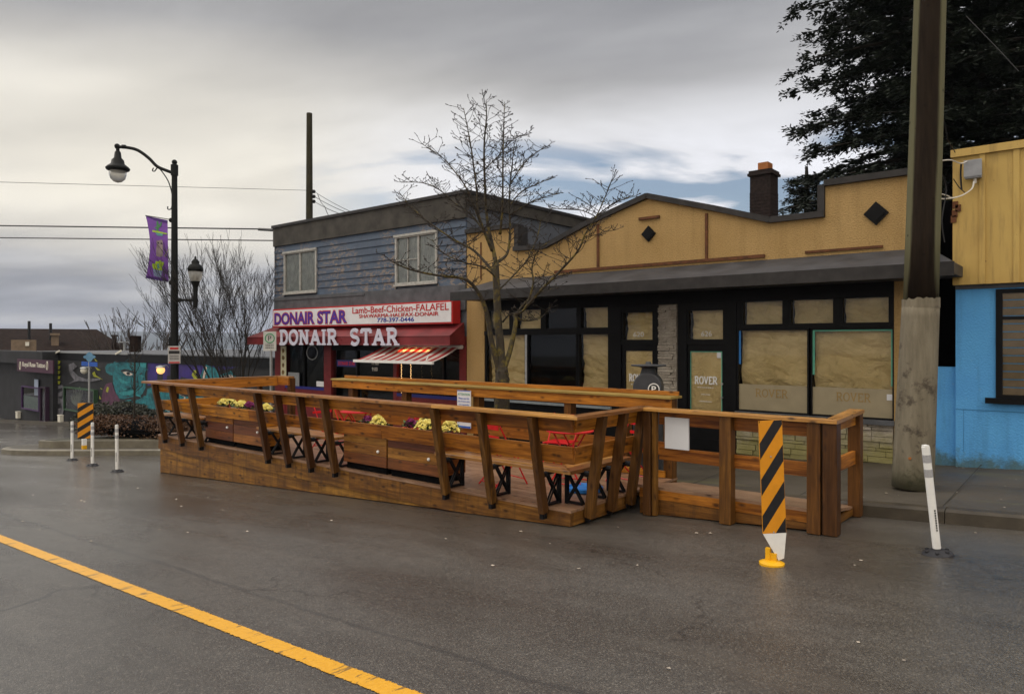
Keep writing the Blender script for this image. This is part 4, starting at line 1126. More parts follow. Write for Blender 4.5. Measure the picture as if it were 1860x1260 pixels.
# left side railing
lside = thing('patio_railing', 'railing closing the far left end of the patio, running back to the sidewalk', 'railing', (PX0, 7.7, DZ))
YB_ = 9.12
for y in (7.2, 8.0, 8.75):
    raked((PX0-.045, y, DZ-.15), (PX0+.06, y, RZ-.045), .08, .10, (1,0,0), 'post', M['post'], lside)
m = MB(); m.add([(cxa,6.19,RZ-.04),(cxa+.16,6.35,RZ-.04),(cxa+.16,YB_,RZ-.04),(cxa,YB_,RZ-.04),(cxa,6.19,RZ),(cxa+.16,6.35,RZ),(cxa+.16,YB_,RZ),(cxa,YB_,RZ)],
    [(0,3,2,1),(4,5,6,7),(0,1,5,4),(1,2,6,5),(2,3,7,6),(3,0,4,7)]); m.build('top_rail', M['cap_y'], lside)
board_y(cxa+.19, 6.38, YB_, RZ-.22, RZ-.042, .035, 'upper_board', M['bright_y'], lside, -.02)
board_y(cxa+.26, 6.44, YB_, RZ-.56, RZ-.39, .035, 'back_board', M['bright_y'], lside, -.02)
bk = X_(524, YB_)
m = MB(); m.box(cxa, bk, YB_+.001, YB_+.15, RZ-.04, RZ); m.build('top_rail', M['cap'], lside)
m = MB(); m.box(cxa+.05, bk-.02, YB_+.01, YB_+.045, RZ-.2, RZ-.041); m.build('upper_board', M['bright_x'], lside)
m = MB(); m.box(bk-.12, bk, YB_-.001+.05, YB_+.18, road_z(bk, 9), RZ-.042); m.build('post', M['post'], lside)
# back railing along the kerb: ledge boards
back = thing('patio_railing', 'sidewalk side railing with a doubled ledge board behind the red tables', 'railing', (-8, 9.0, DZ))
b0 = X_(606, 8.9); b1 = X_(1224, 8.95)
m = MB(); m.box(b0, b1, 8.86, 8.90, RZ-.145, RZ+.0); bevel(m.build('upper_board', M['bright_x'], back), .004, 1)
for a_, b_ in ((b0, -8.5), (-8.497, b1+.02)):
    m = MB(); m.box(a_, b_, 8.82, 9.16, RZ+.002, RZ+.035); bevel(m.build('ledge_board', M['olive'], back), .004, 1)
m = MB(); m.box(X_(627, 9.1), b1+.0, 9.08, 9.115, RZ+.036, RZ+.095); bevel(m.build('rear_board', M['bright_x'], back), .004, 1)
m = MB(); m.box(b0+.02, b1-.1, 8.865, 8.90, DZ+.32, DZ+.50); m.build('back_board', M['bright_x'], back)
m = MB(); m.box(b0+.02, b1-.1, 8.865, 8.90, DZ+.01, DZ+.10); m.build('toe_board', M['bright_x'], back)
for px in (640, 737, 868, 1034, 1135, 1216):
    x = X_(px, 8.95); m = MB(); m.box(x-.065, x+.065, 8.905, 9.04, DZ-.25, RZ); m.build('post', M['post_light'], back)
# ---- lower landing with square railing at the right
LZ = H - 1.75
lx0, lx1, ly0, ly1 = -4.50, -2.20, 7.72, 8.95
land = thing('landing_platform', 'small wooden landing at the right hand end of the patio behind the hazard marker', 'platform', (lx0, ly0, LZ-.3))
m = MB(); y = ly0+.02
while y < ly1-.05:
    za, zc_ = LZ-.165*(y-ly0)/1.23, LZ-.165*(y+.136-ly0)/1.23
    m.add([(lx0,y,za-.035),(lx1-.1,y,za-.035),(lx1-.1,y+.136,zc_-.035),(lx0,y+.136,zc_-.035),(lx0,y,za),(lx1-.1,y,za),(lx1-.1,y+.136,zc_),(lx0,y+.136,zc_)], [(0,3,2,1),(4,5,6,7),(0,1,5,4),(1,2,6,5),(2,3,7,6),(3,0,4,7)]); y += .142
m.build('decking', M['deck'], land)
m = MB(); m.prismY([(lx0+.05, LZ-.15), (lx1-.13, LZ-.15), (lx1-.13, LZ-.036), (lx0+.05, LZ-.036)], ly0+.02, ly0+.055); m.build('skirt_board', M['wood_x'], land)
m = MB(); m.prismY([(lx0+.05, road_z(lx0, ly0)+.01), (lx1-.13, road_z(lx1, ly0)+.01), (lx1-.13, LZ-.154), (lx0+.05, LZ-.154)], ly0+.028, ly0+.063); m.build('skirt_board', M['skirt'], land)
m = MB(); m.box(lx1-.129, lx1-.095, ly0+.07, ly1, LZ-.25, LZ-.17); m.build('end_board', M['skirt_y'], land)
rl = thing('landing_railing', 'square posted cedar railing around the landing behind the hazard marker', 'railing', (lx0, ly0, LZ-.3))
PW = .135
def vpost(x, y, ztop=RZ-.042, w=PW, par=rl, mt='post_light'):
    m = MB(); m.box(x-w/2, x+w/2, y-w/2, y+w/2, road_z(x, y)+.01, ztop); return bevel(m.build('post', M[mt], par), .006, 2)
yf = ly0 - .055
vpost(X_(1178, yf), yf, w=.10, mt='post'); vpost(X_(1190, yf)+.0, yf, w=.06)
vpost(X_(1321, yf), yf); vpost(X_(1481, yf), yf); vpost(X_(1481, yf)+.16, yf, w=.14, mt='post')
vpost(X_(1481, yf)+.06, 8.93, mt='post_light'); 
xr = X_(1481, yf)+.16
cap_x(cxb-.05, xr+.08, yf-.10, yf+.06, RZ, 'top_rail', rl, mitre1=.16)
m = MB(); m.add([(xr+.08,yf-.10,RZ-.04),(xr-.02,9.0,RZ-.04),(xr-.18,9.0,RZ-.04),(xr-.06,yf+.06,RZ-.04),(xr+.08,yf-.10,RZ),(xr-.02,9.0,RZ),(xr-.18,9.0,RZ),(xr-.06,yf+.06,RZ)],
    [(0,1,2,3),(7,6,5,4),(0,4,5,1),(1,5,6,2),(2,6,7,3),(3,7,4,0)]); m.build('top_rail', M['cap_y'], rl)
m = MB(); m.box(X_(1192, yf)+.02, X_(1481, yf)-.07, yf+.035, yf+.072, RZ-.20, RZ-.041); m.build('upper_board', M['wood_x'], rl)
m = MB(); m.box(X_(1192, yf)+.02, X_(1481, yf)-.07, yf+.035, yf+.072, RZ-.62, RZ-.47); m.build('mid_board', M['wood_x'], rl)
m = MB(); m.box(xr-.12, xr-.08, yf+.08, 8.86, RZ-.17, RZ-.041); m.build('upper_board', M['wood_y'], rl)
m = MB(); m.box(xr-.12, xr-.08, yf+.08, 8.86, RZ-.62, RZ-.47); m.build('mid_board', M['wood_y'], rl)
m = MB(); x0 = X_(1206.5, yf); x1 = X_(1250, yf); m.box(x0, x1, yf+.015, yf+.0345, RZ-.475, RZ-.105)
tag(m.build('blank_board', M['whitesign']), 'blank white plastic board hung on the landing railing', 'sign')
# small ledge-end post behind
m = MB(); x = X_(1216, 8.9); 
# ---- benches with black X frames
def seat_x(x0, x1, parent, m0=0, m1=0):
    for k, (ya, yb) in enumerate(((6.53, 6.69), (6.695, 6.855))):
        m = MB(); e0 = x0 + m0*(k*.165); e1 = x1 - m1*(k*.165); f1 = x1 - m1*((k+1)*.165); f0 = x0 + m0*((k+1)*.165)
        z = DZ + .43
        m.add([(e0,ya,z-.04),(e1,ya,z-.04),(f1,yb,z-.04),(f0,yb,z-.04),(e0,ya,z),(e1,ya,z),(f1,yb,z),(f0,yb,z)],
            [(0,3,2,1),(4,5,6,7),(0,1,5,4),(1,2,6,5),(2,3,7,6),(3,0,4,7)])
        bevel(m.build('seat_board', M['cap'], parent), .004, 1)
def xframe(c, dirv, parent):
    """black steel X bracket; c is the foot at the post, dirv points inward under the seat"""
    c = Vector(c); d = Vector(dirv).normalized(); s = Vector((-d.y, d.x, 0)); m = MB()
    for off in (-.016, .016):
        o = c + s*off
        a = o + d*.02; b = o + d*.25
        m.beam(a+Vector((0,0,.02)), b+Vector((0,0,.02)), .025, .02)
        m.beam(b+Vector((0,0,.0)), b+Vector((0,0,.385)), .022, .03, up=d)
        m.beam(a+Vector((0,0,.375)), b+Vector((0,0,.375)), .025, .02)
        m.beam(a+Vector((0,0,.02)), b+Vector((0,0,.37)), .008, .026)
        m.beam(b+Vector((0,0,.02)), a+Vector((0,0,.37)), .010, .026)
    m.cyl(c - d*.15 + Vector((0,0,.37)), c - d*.0 + Vector((0,0,.37)), .034, 8)
    m.box(c.x-.025-abs(s.y)*0, c.x+.025, c.y-.09, c.y-.012, c.z-.13, c.z+.03) if abs(d.y) > .5 else m.box(c.x+.02 if d.x < 0 else c.x-.07, c.x+.07 if d.x < 0 else c.x-.02, c.y-.025, c.y+.025, c.z-.17, c.z+.03)
    return m.build('leg_frame', M['black'], parent)
segs = [('far left', 0, 3, PX0+.05, X_(372, 6.7), 'cedar bench left of the dark planter boxes', 0, 0),
        ('middle', 3, 7, X_(482, 6.7), X_(622, 6.7), 'cedar bench between the two pairs of planter boxes', 0, 0),
        ('right', 7, 10, X_(806, 6.7), -4.63, 'cedar bench from the planters to the patio corner', 0, 1)]
for nm, i0, i1, x0, x1, lab, m0, m1 in segs:
    b = thing('bench', lab + ', on black crossed frames', 'bench', ((x0+x1)/2, 6.8, DZ), group='benches built along the patio railing')
    seat_x(x0, x1, b, m0, m1)
    for x in fx[i0:i1]: xframe((x+.0, 6.50, DZ), (0,1,0), b)
b = thing('bench', 'short cedar bench along the right hand end of the patio, on black crossed frames', 'bench', (-4.8, 7.2, DZ), group='benches built along the patio railing')
for k in range(2):
    m = MB(); xa = -4.63 - k*.165; xb_ = -4.63 - (k+1)*.165 + .005; ya = 6.535 + k*.165; yb = 6.535 + (k+1)*.165; z = DZ+.43
    m.add([(xa,ya,z-.04),(xa,7.86,z-.04),(xb_,7.86,z-.04),(xb_,yb,z-.04),(xa,ya,z),(xa,7.86,z),(xb_,7.86,z),(xb_,yb,z)],
        [(0,1,2,3),(7,6,5,4),(0,4,5,1),(1,5,6,2),(2,6,7,3),(3,7,4,0)]); m.build('seat_board', M['cap_y'], b)
for y in sy_: xframe((PX1+.0, y, DZ), (-1,0,0), b)
b = thing('bench', 'bench along the far left end of the patio, mostly hidden behind the railing', 'bench', (-14.7, 8, DZ), group='benches built along the patio railing')
m = MB(); m.box(-14.93, -14.5, 7.05, 9.0, DZ+.39, DZ+.43); m.build('seat_board', M['cap_y'], b)
for y in (7.4, 8.0, 8.75): xframe((PX0+.03, y, DZ), (1,0,0), b)
# ---- planter boxes
def planter(px0, px1, lab, tones, knob, parent=None):
    x0, x1 = X_(px0, 6.56)+.005, X_(px1, 6.56)-.005
    t = thing('planter_box', lab, 'planter', ((x0+x1)/2, 6.8, DZ), group='cedar planter boxes along the front of the patio')
    z = DZ + .10
    for k, tn in enumerate(tones):
        m = MB(); m.box(x0, x1, 6.56, 6.59, z+.002, z+.150); bevel(m.build('front_board', M[tn], t), .003, 1); z += .152
    m = MB(); m.box(x0+.03, x1-.03, 6.60, 7.05, DZ+.004, DZ+.10); m.build('base', M['softblack'], t)  # near-black base doubles as painted shadow under the box
    m = MB(); m.box(x0+.001, x0+.03, 6.591, 7.06, DZ+.101, z); m.box(x1-.03, x1-.001, 6.591, 7.06, DZ+.101, z); m.box(x0+.031, x1-.031, 7.03, 7.06, DZ+.101, z)
    m.build('side_panel', M['wood_y'], t)
    m = MB(); m.box(x0+.031, x1-.031, 6.591, 7.029, z-.12, z-.05); m.build('soil', M['earth'], t)
    kx = X_(knob[0], 6.55); kz = onY(knob[0], knob[1], 6.55).z
    m = MB(); m.blob((kx, 6.545, kz), .022, 8, 6); m.build('knob', M['white'], t)
    return x0, x1, z
M['oldred'] = wood('old_red_cedar', 'x', (.10, .03, .010), (.27, .092, .026), rough=.4, dirt=.5)
M['tan'] = wood('tan_cedar', 'x', (.19, .075, .014), (.45, .2, .042), rough=.4, dirt=.3)
pA = planter(373, 423, 'dark red-brown planter box, leftmost of the first pair near the far end', ('oldred', 'redplank', 'wood_x'), (413, 776))
pB = planter(424, 479, 'dark red-brown planter box, right one of the first pair near the far end', ('oldred', 'redplank', 'oldred'), (468, 785))
pC = planter(624, 702, 'golden brown planter box, left one of the pair in the middle of the patio', ('oldred', 'tan', 'tan'), (687, 820))
pD = planter(704, 798, 'planter box with a wine red plank on top, right one of the middle pair', ('oldred', 'tan', 'redplank'), (779, 834))
# ---- flowering kale
def kale(px, py, Y, w, h, colour, lab, green=True, seed=0):
    rr = random.Random(seed+11)
    w *= 1.25; h *= 1.25; c = onY(px, py-1, Y); t = thing('flowering_plant', lab, 'flower', (c.x, c.y, DZ+.45), group='ornamental cabbages in the planter boxes')
    m = MB()
    nr = int(60 + 500*w)
    for i in range(nr):
        u = rr.random(); th = rr.uniform(0, 2*PI); rad = w/2*math.sqrt(u); zz = c.z + h*(.55*(1-(rad/(w/2))**2)) - h*.35 + rr.uniform(-.012, .012)
        x, y = c.x+rad*math.cos(th), c.y+rad*math.sin(th)*.8; s = rr.uniform(.014, .026)
        tilt = Vector((math.cos(th)*.6, math.sin(th)*.6, rr.uniform(.4, 1))).normalized()
        a = tilt.cross(Vector((0,0,1))).normalized()*s; b = tilt.cross(a).normalized()*s; p = Vector((x,y,zz))
        q = tilt*s*.8
        m.add([p-a, p+b, p+a, p-b, p+a*1.3+q, p+b*1.3+q, p-a*1.3+q, p-b*1.3+q, p], [(8,4,5),(8,5,6),(8,6,7),(8,7,4),(0,1,8),(1,2,8)])
    m.build('bloom', M[colour], t)
    m = MB(); nr = int(50 + 260*w)
    for i in range(nr):
        th = rr.uniform(0, 2*PI); rad = w*.5*rr.uniform(.3, 1.25); zz = c.z - h*rr.uniform(.15, .65)
        x, y = c.x+rad*math.cos(th), c.y+rad*math.sin(th)*.8; s = rr.uniform(.02, .05)
        d = Vector((math.cos(th), math.sin(th), rr.uniform(-.2, .9))).normalized(); sd = d.cross(Vector((0,0,1))).normalized()*s*.5
        p = Vector((x,y,zz)); m.add([p-sd*.3, p+d*s+sd, p+d*s*1.8, p+d*s-sd], [(0,1,2,3)])
    m.build('leaf', M['leaf'], t)
kale(413, 727, 6.85, .30, .16, 'yflower', 'large pale yellow ornamental cabbage in the far left pair of planters', seed=1)
kale(439, 733, 6.85, .20, .13, 'yflower', 'smaller yellow ornamental cabbage next to the large one at the far left', seed=2)
kale(453, 735, 6.85, .16, .12, 'pflower', 'purple ornamental cabbage in the far left pair of planters', seed=3)
kale(484, 739, 6.95, .17, .11, 'yflower', 'small yellow ornamental cabbage beside the fourth leaning post', seed=4)
kale(668, 762, 6.8, .13, .09, 'pflower', 'purple ornamental cabbage, left one in the middle planters', seed=5)
kale(686, 763, 6.8, .21, .17, 'yflower', 'cream yellow ornamental cabbage over the golden planter box', seed=6)
kale(747, 768, 6.8, .15, .10, 'pflower', 'purple ornamental cabbage beside the bushy yellow ones in the middle planter', seed=7)
kale(773, 767, 6.85, .26, .20, 'yflower', 'bushy yellow ornamental cabbage just left of the middle leaning post', seed=8)
kale(817, 772, 6.8, .21, .2, 'yflower', 'cream ornamental cabbage just right of the middle leaning post', seed=9)
# ---- red bistro furniture
def make_table(loc, rot, lab):
    t = thing('bistro_table', lab, 'table', (0,0,0), 0, 'round red folding tables on the patio')
    m = MB(); m.lathe((0,0,.69), [(.001,.0),(.305,.0),(.315,.006),(.315,.018),(.30,.022),(.001,.022)], 28); m.build('tabletop', M['redmetal'], t)
    for s in (-1, 1):
        m = MB()
        for e in (-1, 1): m.tube([(-.22*e*s, .2*s, .01), (.2*e*s*.9, .2*s*.8, .69)], .011, 6)
        m.tube([(-.2, .2*s, .03), (.2, .2*s, .03)], .009, 5)
        m.build('leg', M['redmetal'], t)
    t.location = loc; t.rotation_euler = (0,0,rot); return t
tA = make_table((-5.5, 7.75, DZ), .3, 'round red folding table near the right hand corner bench')
dup(tA, (-9.75, 7.6, DZ), 1.1, 'round red folding table in the middle of the patio, behind the second bench')
dup(tA, (-13.95, 7.75, DZ), .6, 'round red folding table behind the far left planters')
dup(tA, (-11.1, 8.3, DZ), .9, 'round red folding table at the sidewalk opening of the patio')
def make_chair(loc, rot, lab):
    t = thing('folding_chair', lab, 'chair', (0,0,0), 0, 'red folding chairs on the patio')
    m = MB()
    for k in range(6): m.box(-.19, .19, -.19+k*.065, -.14+k*.065, .44, .453)
    m.build('seat', M['redmetal'], t)
    m = MB(); m.box(-.2, .2, .215, .228, .74, .82); m.box(-.2, .2, .205, .218, .62, .66); m.build('backrest', M['redmetal'], t)
    for s in (-1, 1):
        m = MB(); m.tube([(.205*s, -.24, .01), (.205*s, .22, .83)], .010, 6); m.build('frame', M['redmetal'], t)
        m = MB(); m.tube([(.185*s, .26, .01), (.185*s, -.2, .45)], .010, 6); m.build('leg', M['redmetal'], t)
    m = MB(); m.tube([(-.2, -.2, .08), (.2, -.2, .08)], .008, 5); m.tube([(-.18, .235, .05), (.18, .235, .05)], .008, 5); m.build('stretcher', M['redmetal'], t)
    t.location = loc; t.rotation_euler = (0,0,rot); return t
cA = make_chair((-6.15, 7.15, DZ), 2.9, 'red folding chair left of the table by the corner bench, back to the street')
dup(cA, (-6.05, 8.3, DZ), .2, 'red folding chair left of the corner table, against the sidewalk railing')
dup(cA, (-4.95, 8.35, DZ), -.25, 'red folding chair behind the corner table, beside the parking machine')
dup(cA, (-8.85, 7.9, DZ), -1.2, 'red folding chair seen between the purple and yellow flowers')
dup(cA, (-10.5, 7.55, DZ), 1.6, 'red folding chair just left of the middle table')
m = MB(); m.lathe((-5.1, 7.5, DZ+.003), [(.001,0),(.22,0),(.235,.012),(.235,.05),(.2,.06),(.18,.035),(.001,.035)], 24)
tag(m.build('plastic_tray', M['bluemat']), 'shallow round blue plastic tray under the corner bench', 'tray')
# ATTENTION sign on the back railing
ns = thing('notice_sign', 'white notice with green heading and blue text on the sidewalk side railing', 'sign', (X_(843, 8.8), 8.8, DZ+.5))
x0, x1 = X_(830.5, 8.8), X_(855, 8.8); z1 = onY(843, 709, 8.8).z; z0 = onY(843, 777, 8.8).z
m = MB(); m.box(x0, x1, 8.80, 8.81, z0, z1); m.build('sign_panel', M['whitesign'], ns)
m = MB(); textY(m, 'ATTENTION', x0+.02, x1-.02, z1-.085, z1-.045, 8.799, depth=.001); m.build('sign_heading', M['signgreen'], ns)
m = MB()
for k, s in enumerate(('Please use this', 'patio furniture safely', 'and responsibly')): textY(m, s, x0+.02+(.015 if k != 1 else 0), x1-.02-(.015 if k != 1 else 0), z1-.15-k*.055, z1-.115-k*.055, 8.799, depth=.001)
m.box(x0+.002, x1-.002, 8.797, 8.799, z0+.002, z0+.035); m.box(x0+.02, x0+.05, 8.797, 8.799, z0+.09, z0+.13); m.box(x0+.07, x1-.03, 8.797, 8.799, z0+.10, z0+.115); m.build('sign_text', M['signblue'], ns)
m = MB(); m.box(x0, x1, 8.797, 8.799, z1-.012, z1-.001); m.build('sign_border', M['signblue'], ns)
# ================================================================ street furniture
# flexible white delineator posts
def delin(px, py, tpx, tpy, lab, root=None):
    dx, dy = adir(px); s = (620-py)/F
    d = -1.54/(s - .058*dx + .04*dy); b = Vector((dx*d, dy*d, road_z(dx*d, dy*d)))
    top = atd(tpx, tpy, d); hgt = top - b
    if root is None:
        t = thing('delineator_post', lab, 'bollard', (0,0,0), group='white flexible posts around the patio')
        m = MB(); m.lathe((0,0,0), [(.13,0),(.125,.015),(.09,.035),(.045,.05),(.04,.06)], 18)
        for q in range(6):
            a = q*PI/3; m.box(.09*math.cos(a)-.012, .09*math.cos(a)+.012, .09*math.sin(a)-.012, .09*math.sin(a)+.012, .02, .045)
        m.build('base', M['rubber'], t)
        m = MB(); m.tube([(0,0,.05),(0,0,.97)], [.034,.034], 14); m.box(-.018, .018, -.03, .03, .97, .985); m.sm = False; m.build('tube', M['white'], t)
        m = MB(); m.tube([(0,0,.83),(0,0,.90)], [.0355,.0355], 14); m.build('reflective_band', M['reflect'], t)
        m = MB(); m.tube([(0,0,.70),(0,0,.77)], [.0355,.0355], 14); m.build('reflective_band', M['reflect'], t)
        m = MB()
        for k in range(9): m.box(-.006, .006, -.0365, -.034, .22+k*.022, .236+k*.022)
        m.build('print', M['signblack'], t)
    else: t = dup(root, label=lab)
    t.location = b; up = hgt.normalized()
    t.rotation_mode = 'QUATERNION'; t.rotation_quaternion = Vector((0,0,1)).rotation_difference(up) @ Matrix.Rotation(.7, 3, 'Z').to_quaternion()
    k = hgt.length/.985; t.scale = (k, k, k)
    return t
dl = delin(1703, 1007, 1681, 808, 'leaning white flexible post at the right, in front of the utility pole')
for (a_, b_, c_, d_, lab) in ((131,836,131,765,'white flexible post beside the far kerb, leftmost of three'), (168,846,168,767,'white flexible post beside the far kerb, middle of three'), (213,857,212,771,'white flexible post nearest the patio end, rightmost of three')):
    delin(a_, b_, c_, d_, lab, dl)
# hazard marker near
def hazard_panel(mb_y, mb_k, org, ux, uz, out, w, h, slope, nstr, phase, tilt_cut=0, duty=.45):
    """stripes as thin plates clipped to the panel rectangle"""
    per = h / nstr
    def P(u, v, l): return org + ux*u + uz*v + out*l
    mb_y.add([P(0,0,.0), P(w,0,0), P(w,h,0), P(0,h,0), P(0,0,-.02), P(w,0,-.02), P(w,h,-.02), P(0,h,-.02)], [(0,1,2,3),(7,6,5,4),(0,4,5,1),(1,5,6,2),(2,6,7,3),(3,7,4,0)])
    k = -6
    while k < nstr + 6:
        v0 = k*per + phase; a = v0; b = v0 + per*duty   # lower edge at u=0 is a, rises by slope over w
        poly = [(0, a), (w, a+slope), (w, b+slope), (0, b)]
        for lim, sgn_ in ((0, 1), (h, -1)):
            out_ = []
            for i in range(len(poly)):
                p, q = poly[i-1], poly[i]
                ip = (p[1]-lim)*sgn_ >= 0; iq = (q[1]-lim)*sgn_ >= 0
                if ip != iq:
                    t = (lim-p[1])/(q[1]-p[1]); out_.append((p[0]+(q[0]-p[0])*t, lim))
                if iq: out_.append(q)
            poly = out_
            if len(poly) < 3: break
        if len(poly) >= 3:
            mb_k.add([P(u*.985+.001, v, .0015) for u, v in poly], [tuple(range(len(poly)))])
        k += 1
dx, dy = adir(1402); d = 1.54/(.3115 - .0 + 0) 
s = -(1025-620)/F; d = -1.54/(s - .058*dx + .04*dy); base = Vector((dx*d, dy*d, road_z(dx*d, dy*d)))
hz = thing('hazard_marker', 'tall pointed marker with amber and black diagonal stripes on a yellow base', 'road marker', tuple(base))
view = Vector((dx, dy, 0)).normalized(); rt = Vector((view.y, -view.x, 0)); rt = (rt*math.cos(.25) + view*math.sin(.25)).normalized()
out = Vector((rt.y, -rt.x, 0)); 
if out.dot(view) > 0: out = -out
up = (Vector((0,0,1)) - rt*.115*.6).normalized()
tl = atd(1378, 765, d); bl = atd(1386, 969, d); 
up = (tl - bl).normalized(); w = .195; h = (tl-bl).length
ux = (rt - up*rt.dot(up)).normalized()
ux = (ux + up*.045).normalized()
my, mk = MB(), MB()
hazard_panel(my, mk, bl, ux, up, out, w, h, .29, 3.1, .012)
my.build('striped_panel', M['hazyellow'], hz); mk.build('black_stripe', M['hazblack'], hz)
P_ = lambda u, v, l: bl + ux*u + up*v + out*l
m = MB(); tip = h - .0
m.add([P_(0,-.001,0), P_(w,-.001,0), P_(w*.86,-.22,0), P_(w*.62,-.235,0), P_(0,-.001,-.02), P_(w,-.001,-.02), P_(w*.86,-.22,-.02), P_(w*.62,-.235,-.02)][::1], [(3,2,1,0),(4,5,6,7),(0,1,5,4),(1,2,6,5),(2,3,7,6),(3,0,4,7)])
m.build('pointed_foot', M['white'], hz)
m = MB(); m.lathe(tuple(base), [(.105,0),(.105,.02),(.07,.035),(.03,.04)], 18); m.box(base.x-.05, base.x-.012, base.y-.02, base.y+.02, base.z+.03, base.z+.14); m.box(base.x-.012, base.x+.04, base.y-.012, base.y+.012, base.z+.03, base.z+.10)
m.build('base', M['yellowplastic'], hz)
m = MB(); m.blob(tuple(P_(w*.46, h*.68, .004)), .008, 6, 4); m.blob(tuple(P_(w*.46, .01, .004)), .007, 6, 4); m.build('bolt', M['steel'], hz)
# far hazard marker on the bulb
d2 = 19.6; c = atd(153, 816, d2); gz2 = bz(c.x, c.y)
hz2 = thing('hazard_marker', 'small striped hazard marker on the far corner kerb beside the hedge', 'road marker', (c.x, c.y, gz2))
bl = atd(141, 797, d2); view = Vector((c.x, c.y, 0)).normalized(); ux = Vector((view.y, -view.x, 0)); out = -view
my, mk = MB(), MB(); hazard_panel(my, mk, bl, ux, Vector((0,0,1)), out, .37, .98, .24, 3.6, -.1)
my.build('striped_panel', M['hazyellow'], hz2); mk.build('black_stripe', M['hazblack'], hz2)
m = MB(); m.box(c.x-.05, c.x+.05, c.y-.05, c.y+.05, bl.z-.17, bl.z); m.build('upper_stem', M['white'], hz2)
m = MB(); m.box(c.x-.052, c.x+.052, c.y-.052, c.y+.052, gz2, bl.z-.171); m.build('base', M['yellowplastic'], hz2)
# parking pay machine
kd = onY(1178, 700, 9.75); kx, ky = kd.x, kd.y; kz = walk_z(kx, ky)
ki = thing('parking_machine', 'charcoal parking pay machine with a flat disc on its round shoulders', 'pay machine', (kx, ky, kz), math.radians(0))
zs = onY(1178, 672, 9.75).z - .03
m = MB(); wv = .215; prof_ = [(-wv, kz)] + [(wv, kz), (wv, zs-.22)] + arc(0, zs-.22, wv, .22, 0, 180, 14)[1:-1] + [(-wv, zs-.22)]
# rotate body about z so one face turns towards the street corner
n = len(prof_); an = math.radians(22); ca, sa = math.cos(an), math.sin(an)
vs = [(kx + u*ca - (-.17)*sa*1, ky + u*sa + (-.17)*ca, z) for u, z in prof_] + [(kx + u*ca - .17*sa, ky + u*sa + .17*ca, z) for u, z in prof_]
m.add(vs, [tuple(range(n)), tuple(range(2*n-1, n-1, -1))] + [(i, i+n, (i+1) % n+n, (i+1) % n) for i in range(n)])
bevel(m.build('body', M['kiosk'], ki), .02, 3)
m = MB(); m.lathe((kx, ky, zs), [(.15,-.08),(.12,.0),(.10,.06),(.14,.08)], 20); m.build('neck', M['kiosk'], ki)
dt = onY(1178, 662, 9.75).z
m = MB(); m.lathe((kx, ky, zs+.082), [(.12,-.01),(.265,.012),(.27,.022),(.265,.03),(.05,.04),(.04,.075),(.001,.08)], 30); m.build('solar_disc', M['kiosk'], ki)
# round P badge on the street side face, slightly right
bu = .10; bc = Vector((kx + bu*ca + .17*sa, ky + bu*sa - .17*ca, onY(1196, 707, 9.6).z)); bux = Vector((ca, sa, 0)); bo = Vector((sa, -ca, 0))
def disc(mb, c, ux, out, r, l, t=.004, n=24):
    mb.add([c + ux*r*math.cos(2*PI*k/n) + Vector((0,0,1))*r*math.sin(2*PI*k/n) + out*(l+t) for k in range(n)], [tuple(range(n))])
    mb.add([c + ux*r*math.cos(2*PI*k/n) + Vector((0,0,1))*r*math.sin(2*PI*k/n) + out*(q) for q in (l, l+t) for k in range(n)], [(k, (k+1)%n, n+(k+1)%n, n+k) for k in range(n)])
m = MB(); disc(m, bc, bux, bo, .088, .001); bd = m.build('badge', M['white'], ki)
m = MB(); disc(m, bc, bux, bo, .072, .0055, .002); m.build('badge_face', M['signblack'], bd)
m = MB(); text_on(m, 'P', bc - bux*.032 - Vector((0,0,.045)), bux, (0,0,1), .068, .09, bo, depth=.003, offset=.02, lift=.009); m.build('badge_letter', M['white'], bd)
# no-parking sign at the far kerb end
sp_ = onY(491, 620, 9.35); 
ps = thing('parking_sign', 'small white parking sign with a green circle on a steel post by the red awning', 'sign', (sp_.x, sp_.y, walk_z(sp_.x, sp_.y)))
z1 = onY(491, 602, 9.35).z; z0 = onY(491, 637, 9.35).z
m = MB(); m.box(sp_.x-.025, sp_.x+.025, sp_.y, sp_.y+.04, walk_z(sp_.x, sp_.y)-.02, z1-.05); m.build('post', M['steel'], ps)
vv = Vector((sp_.x, sp_.y, 0)).normalized(); ux = (Vector((vv.y, -vv.x, 0)) + Vector((.35,0,0))).normalized(); out = Vector((ux.y, -ux.x, 0))
cc = Vector((sp_.x, sp_.y-.012, (z0+z1)/2)); hw = .15
m = MB(); q = [cc + ux*a_*hw + Vector((0,0,b_*(z1-z0)/2)) for a_, b_ in ((-1,-1),(1,-1),(1,1),(-1,1))]
m.add([p + out*.006 for p in q] + [p - out*.004 for p in q], [(0,1,2,3),(7,6,5,4),(0,4,5,1),(1,5,6,2),(2,6,7,3),(3,7,4,0)]); m.build('sign_panel', plain('aged_white_sign', (.42,.43,.41), .4), ps)
m = MB(); pts = [cc + ux*.105*math.cos(t*PI/12) + Vector((0,0,.07+.105*math.sin(t*PI/12))) + out*.009 for t in range(25)]; m.tube(pts, .012, 5)
m.build('green_ring', M['signgreen'], ps)
m = MB(); text_on(m, 'P', cc - ux*.04 + Vector((0,0,.01)), ux, (0,0,1), .075, .115, out, lift=.008, depth=.002)
for k in range(3):
    for a_ in range(5): 
        p = cc - ux*(.1-a_*.04) + Vector((0,0,-.09-k*.04)); m.add([p+out*.0075, p+ux*.032+out*.0075, p+ux*.032+Vector((0,0,.018))+out*.0075, p+Vector((0,0,.018))+out*.0075], [(0,1,2,3)])
m.build('print', M['signblack'], ps)
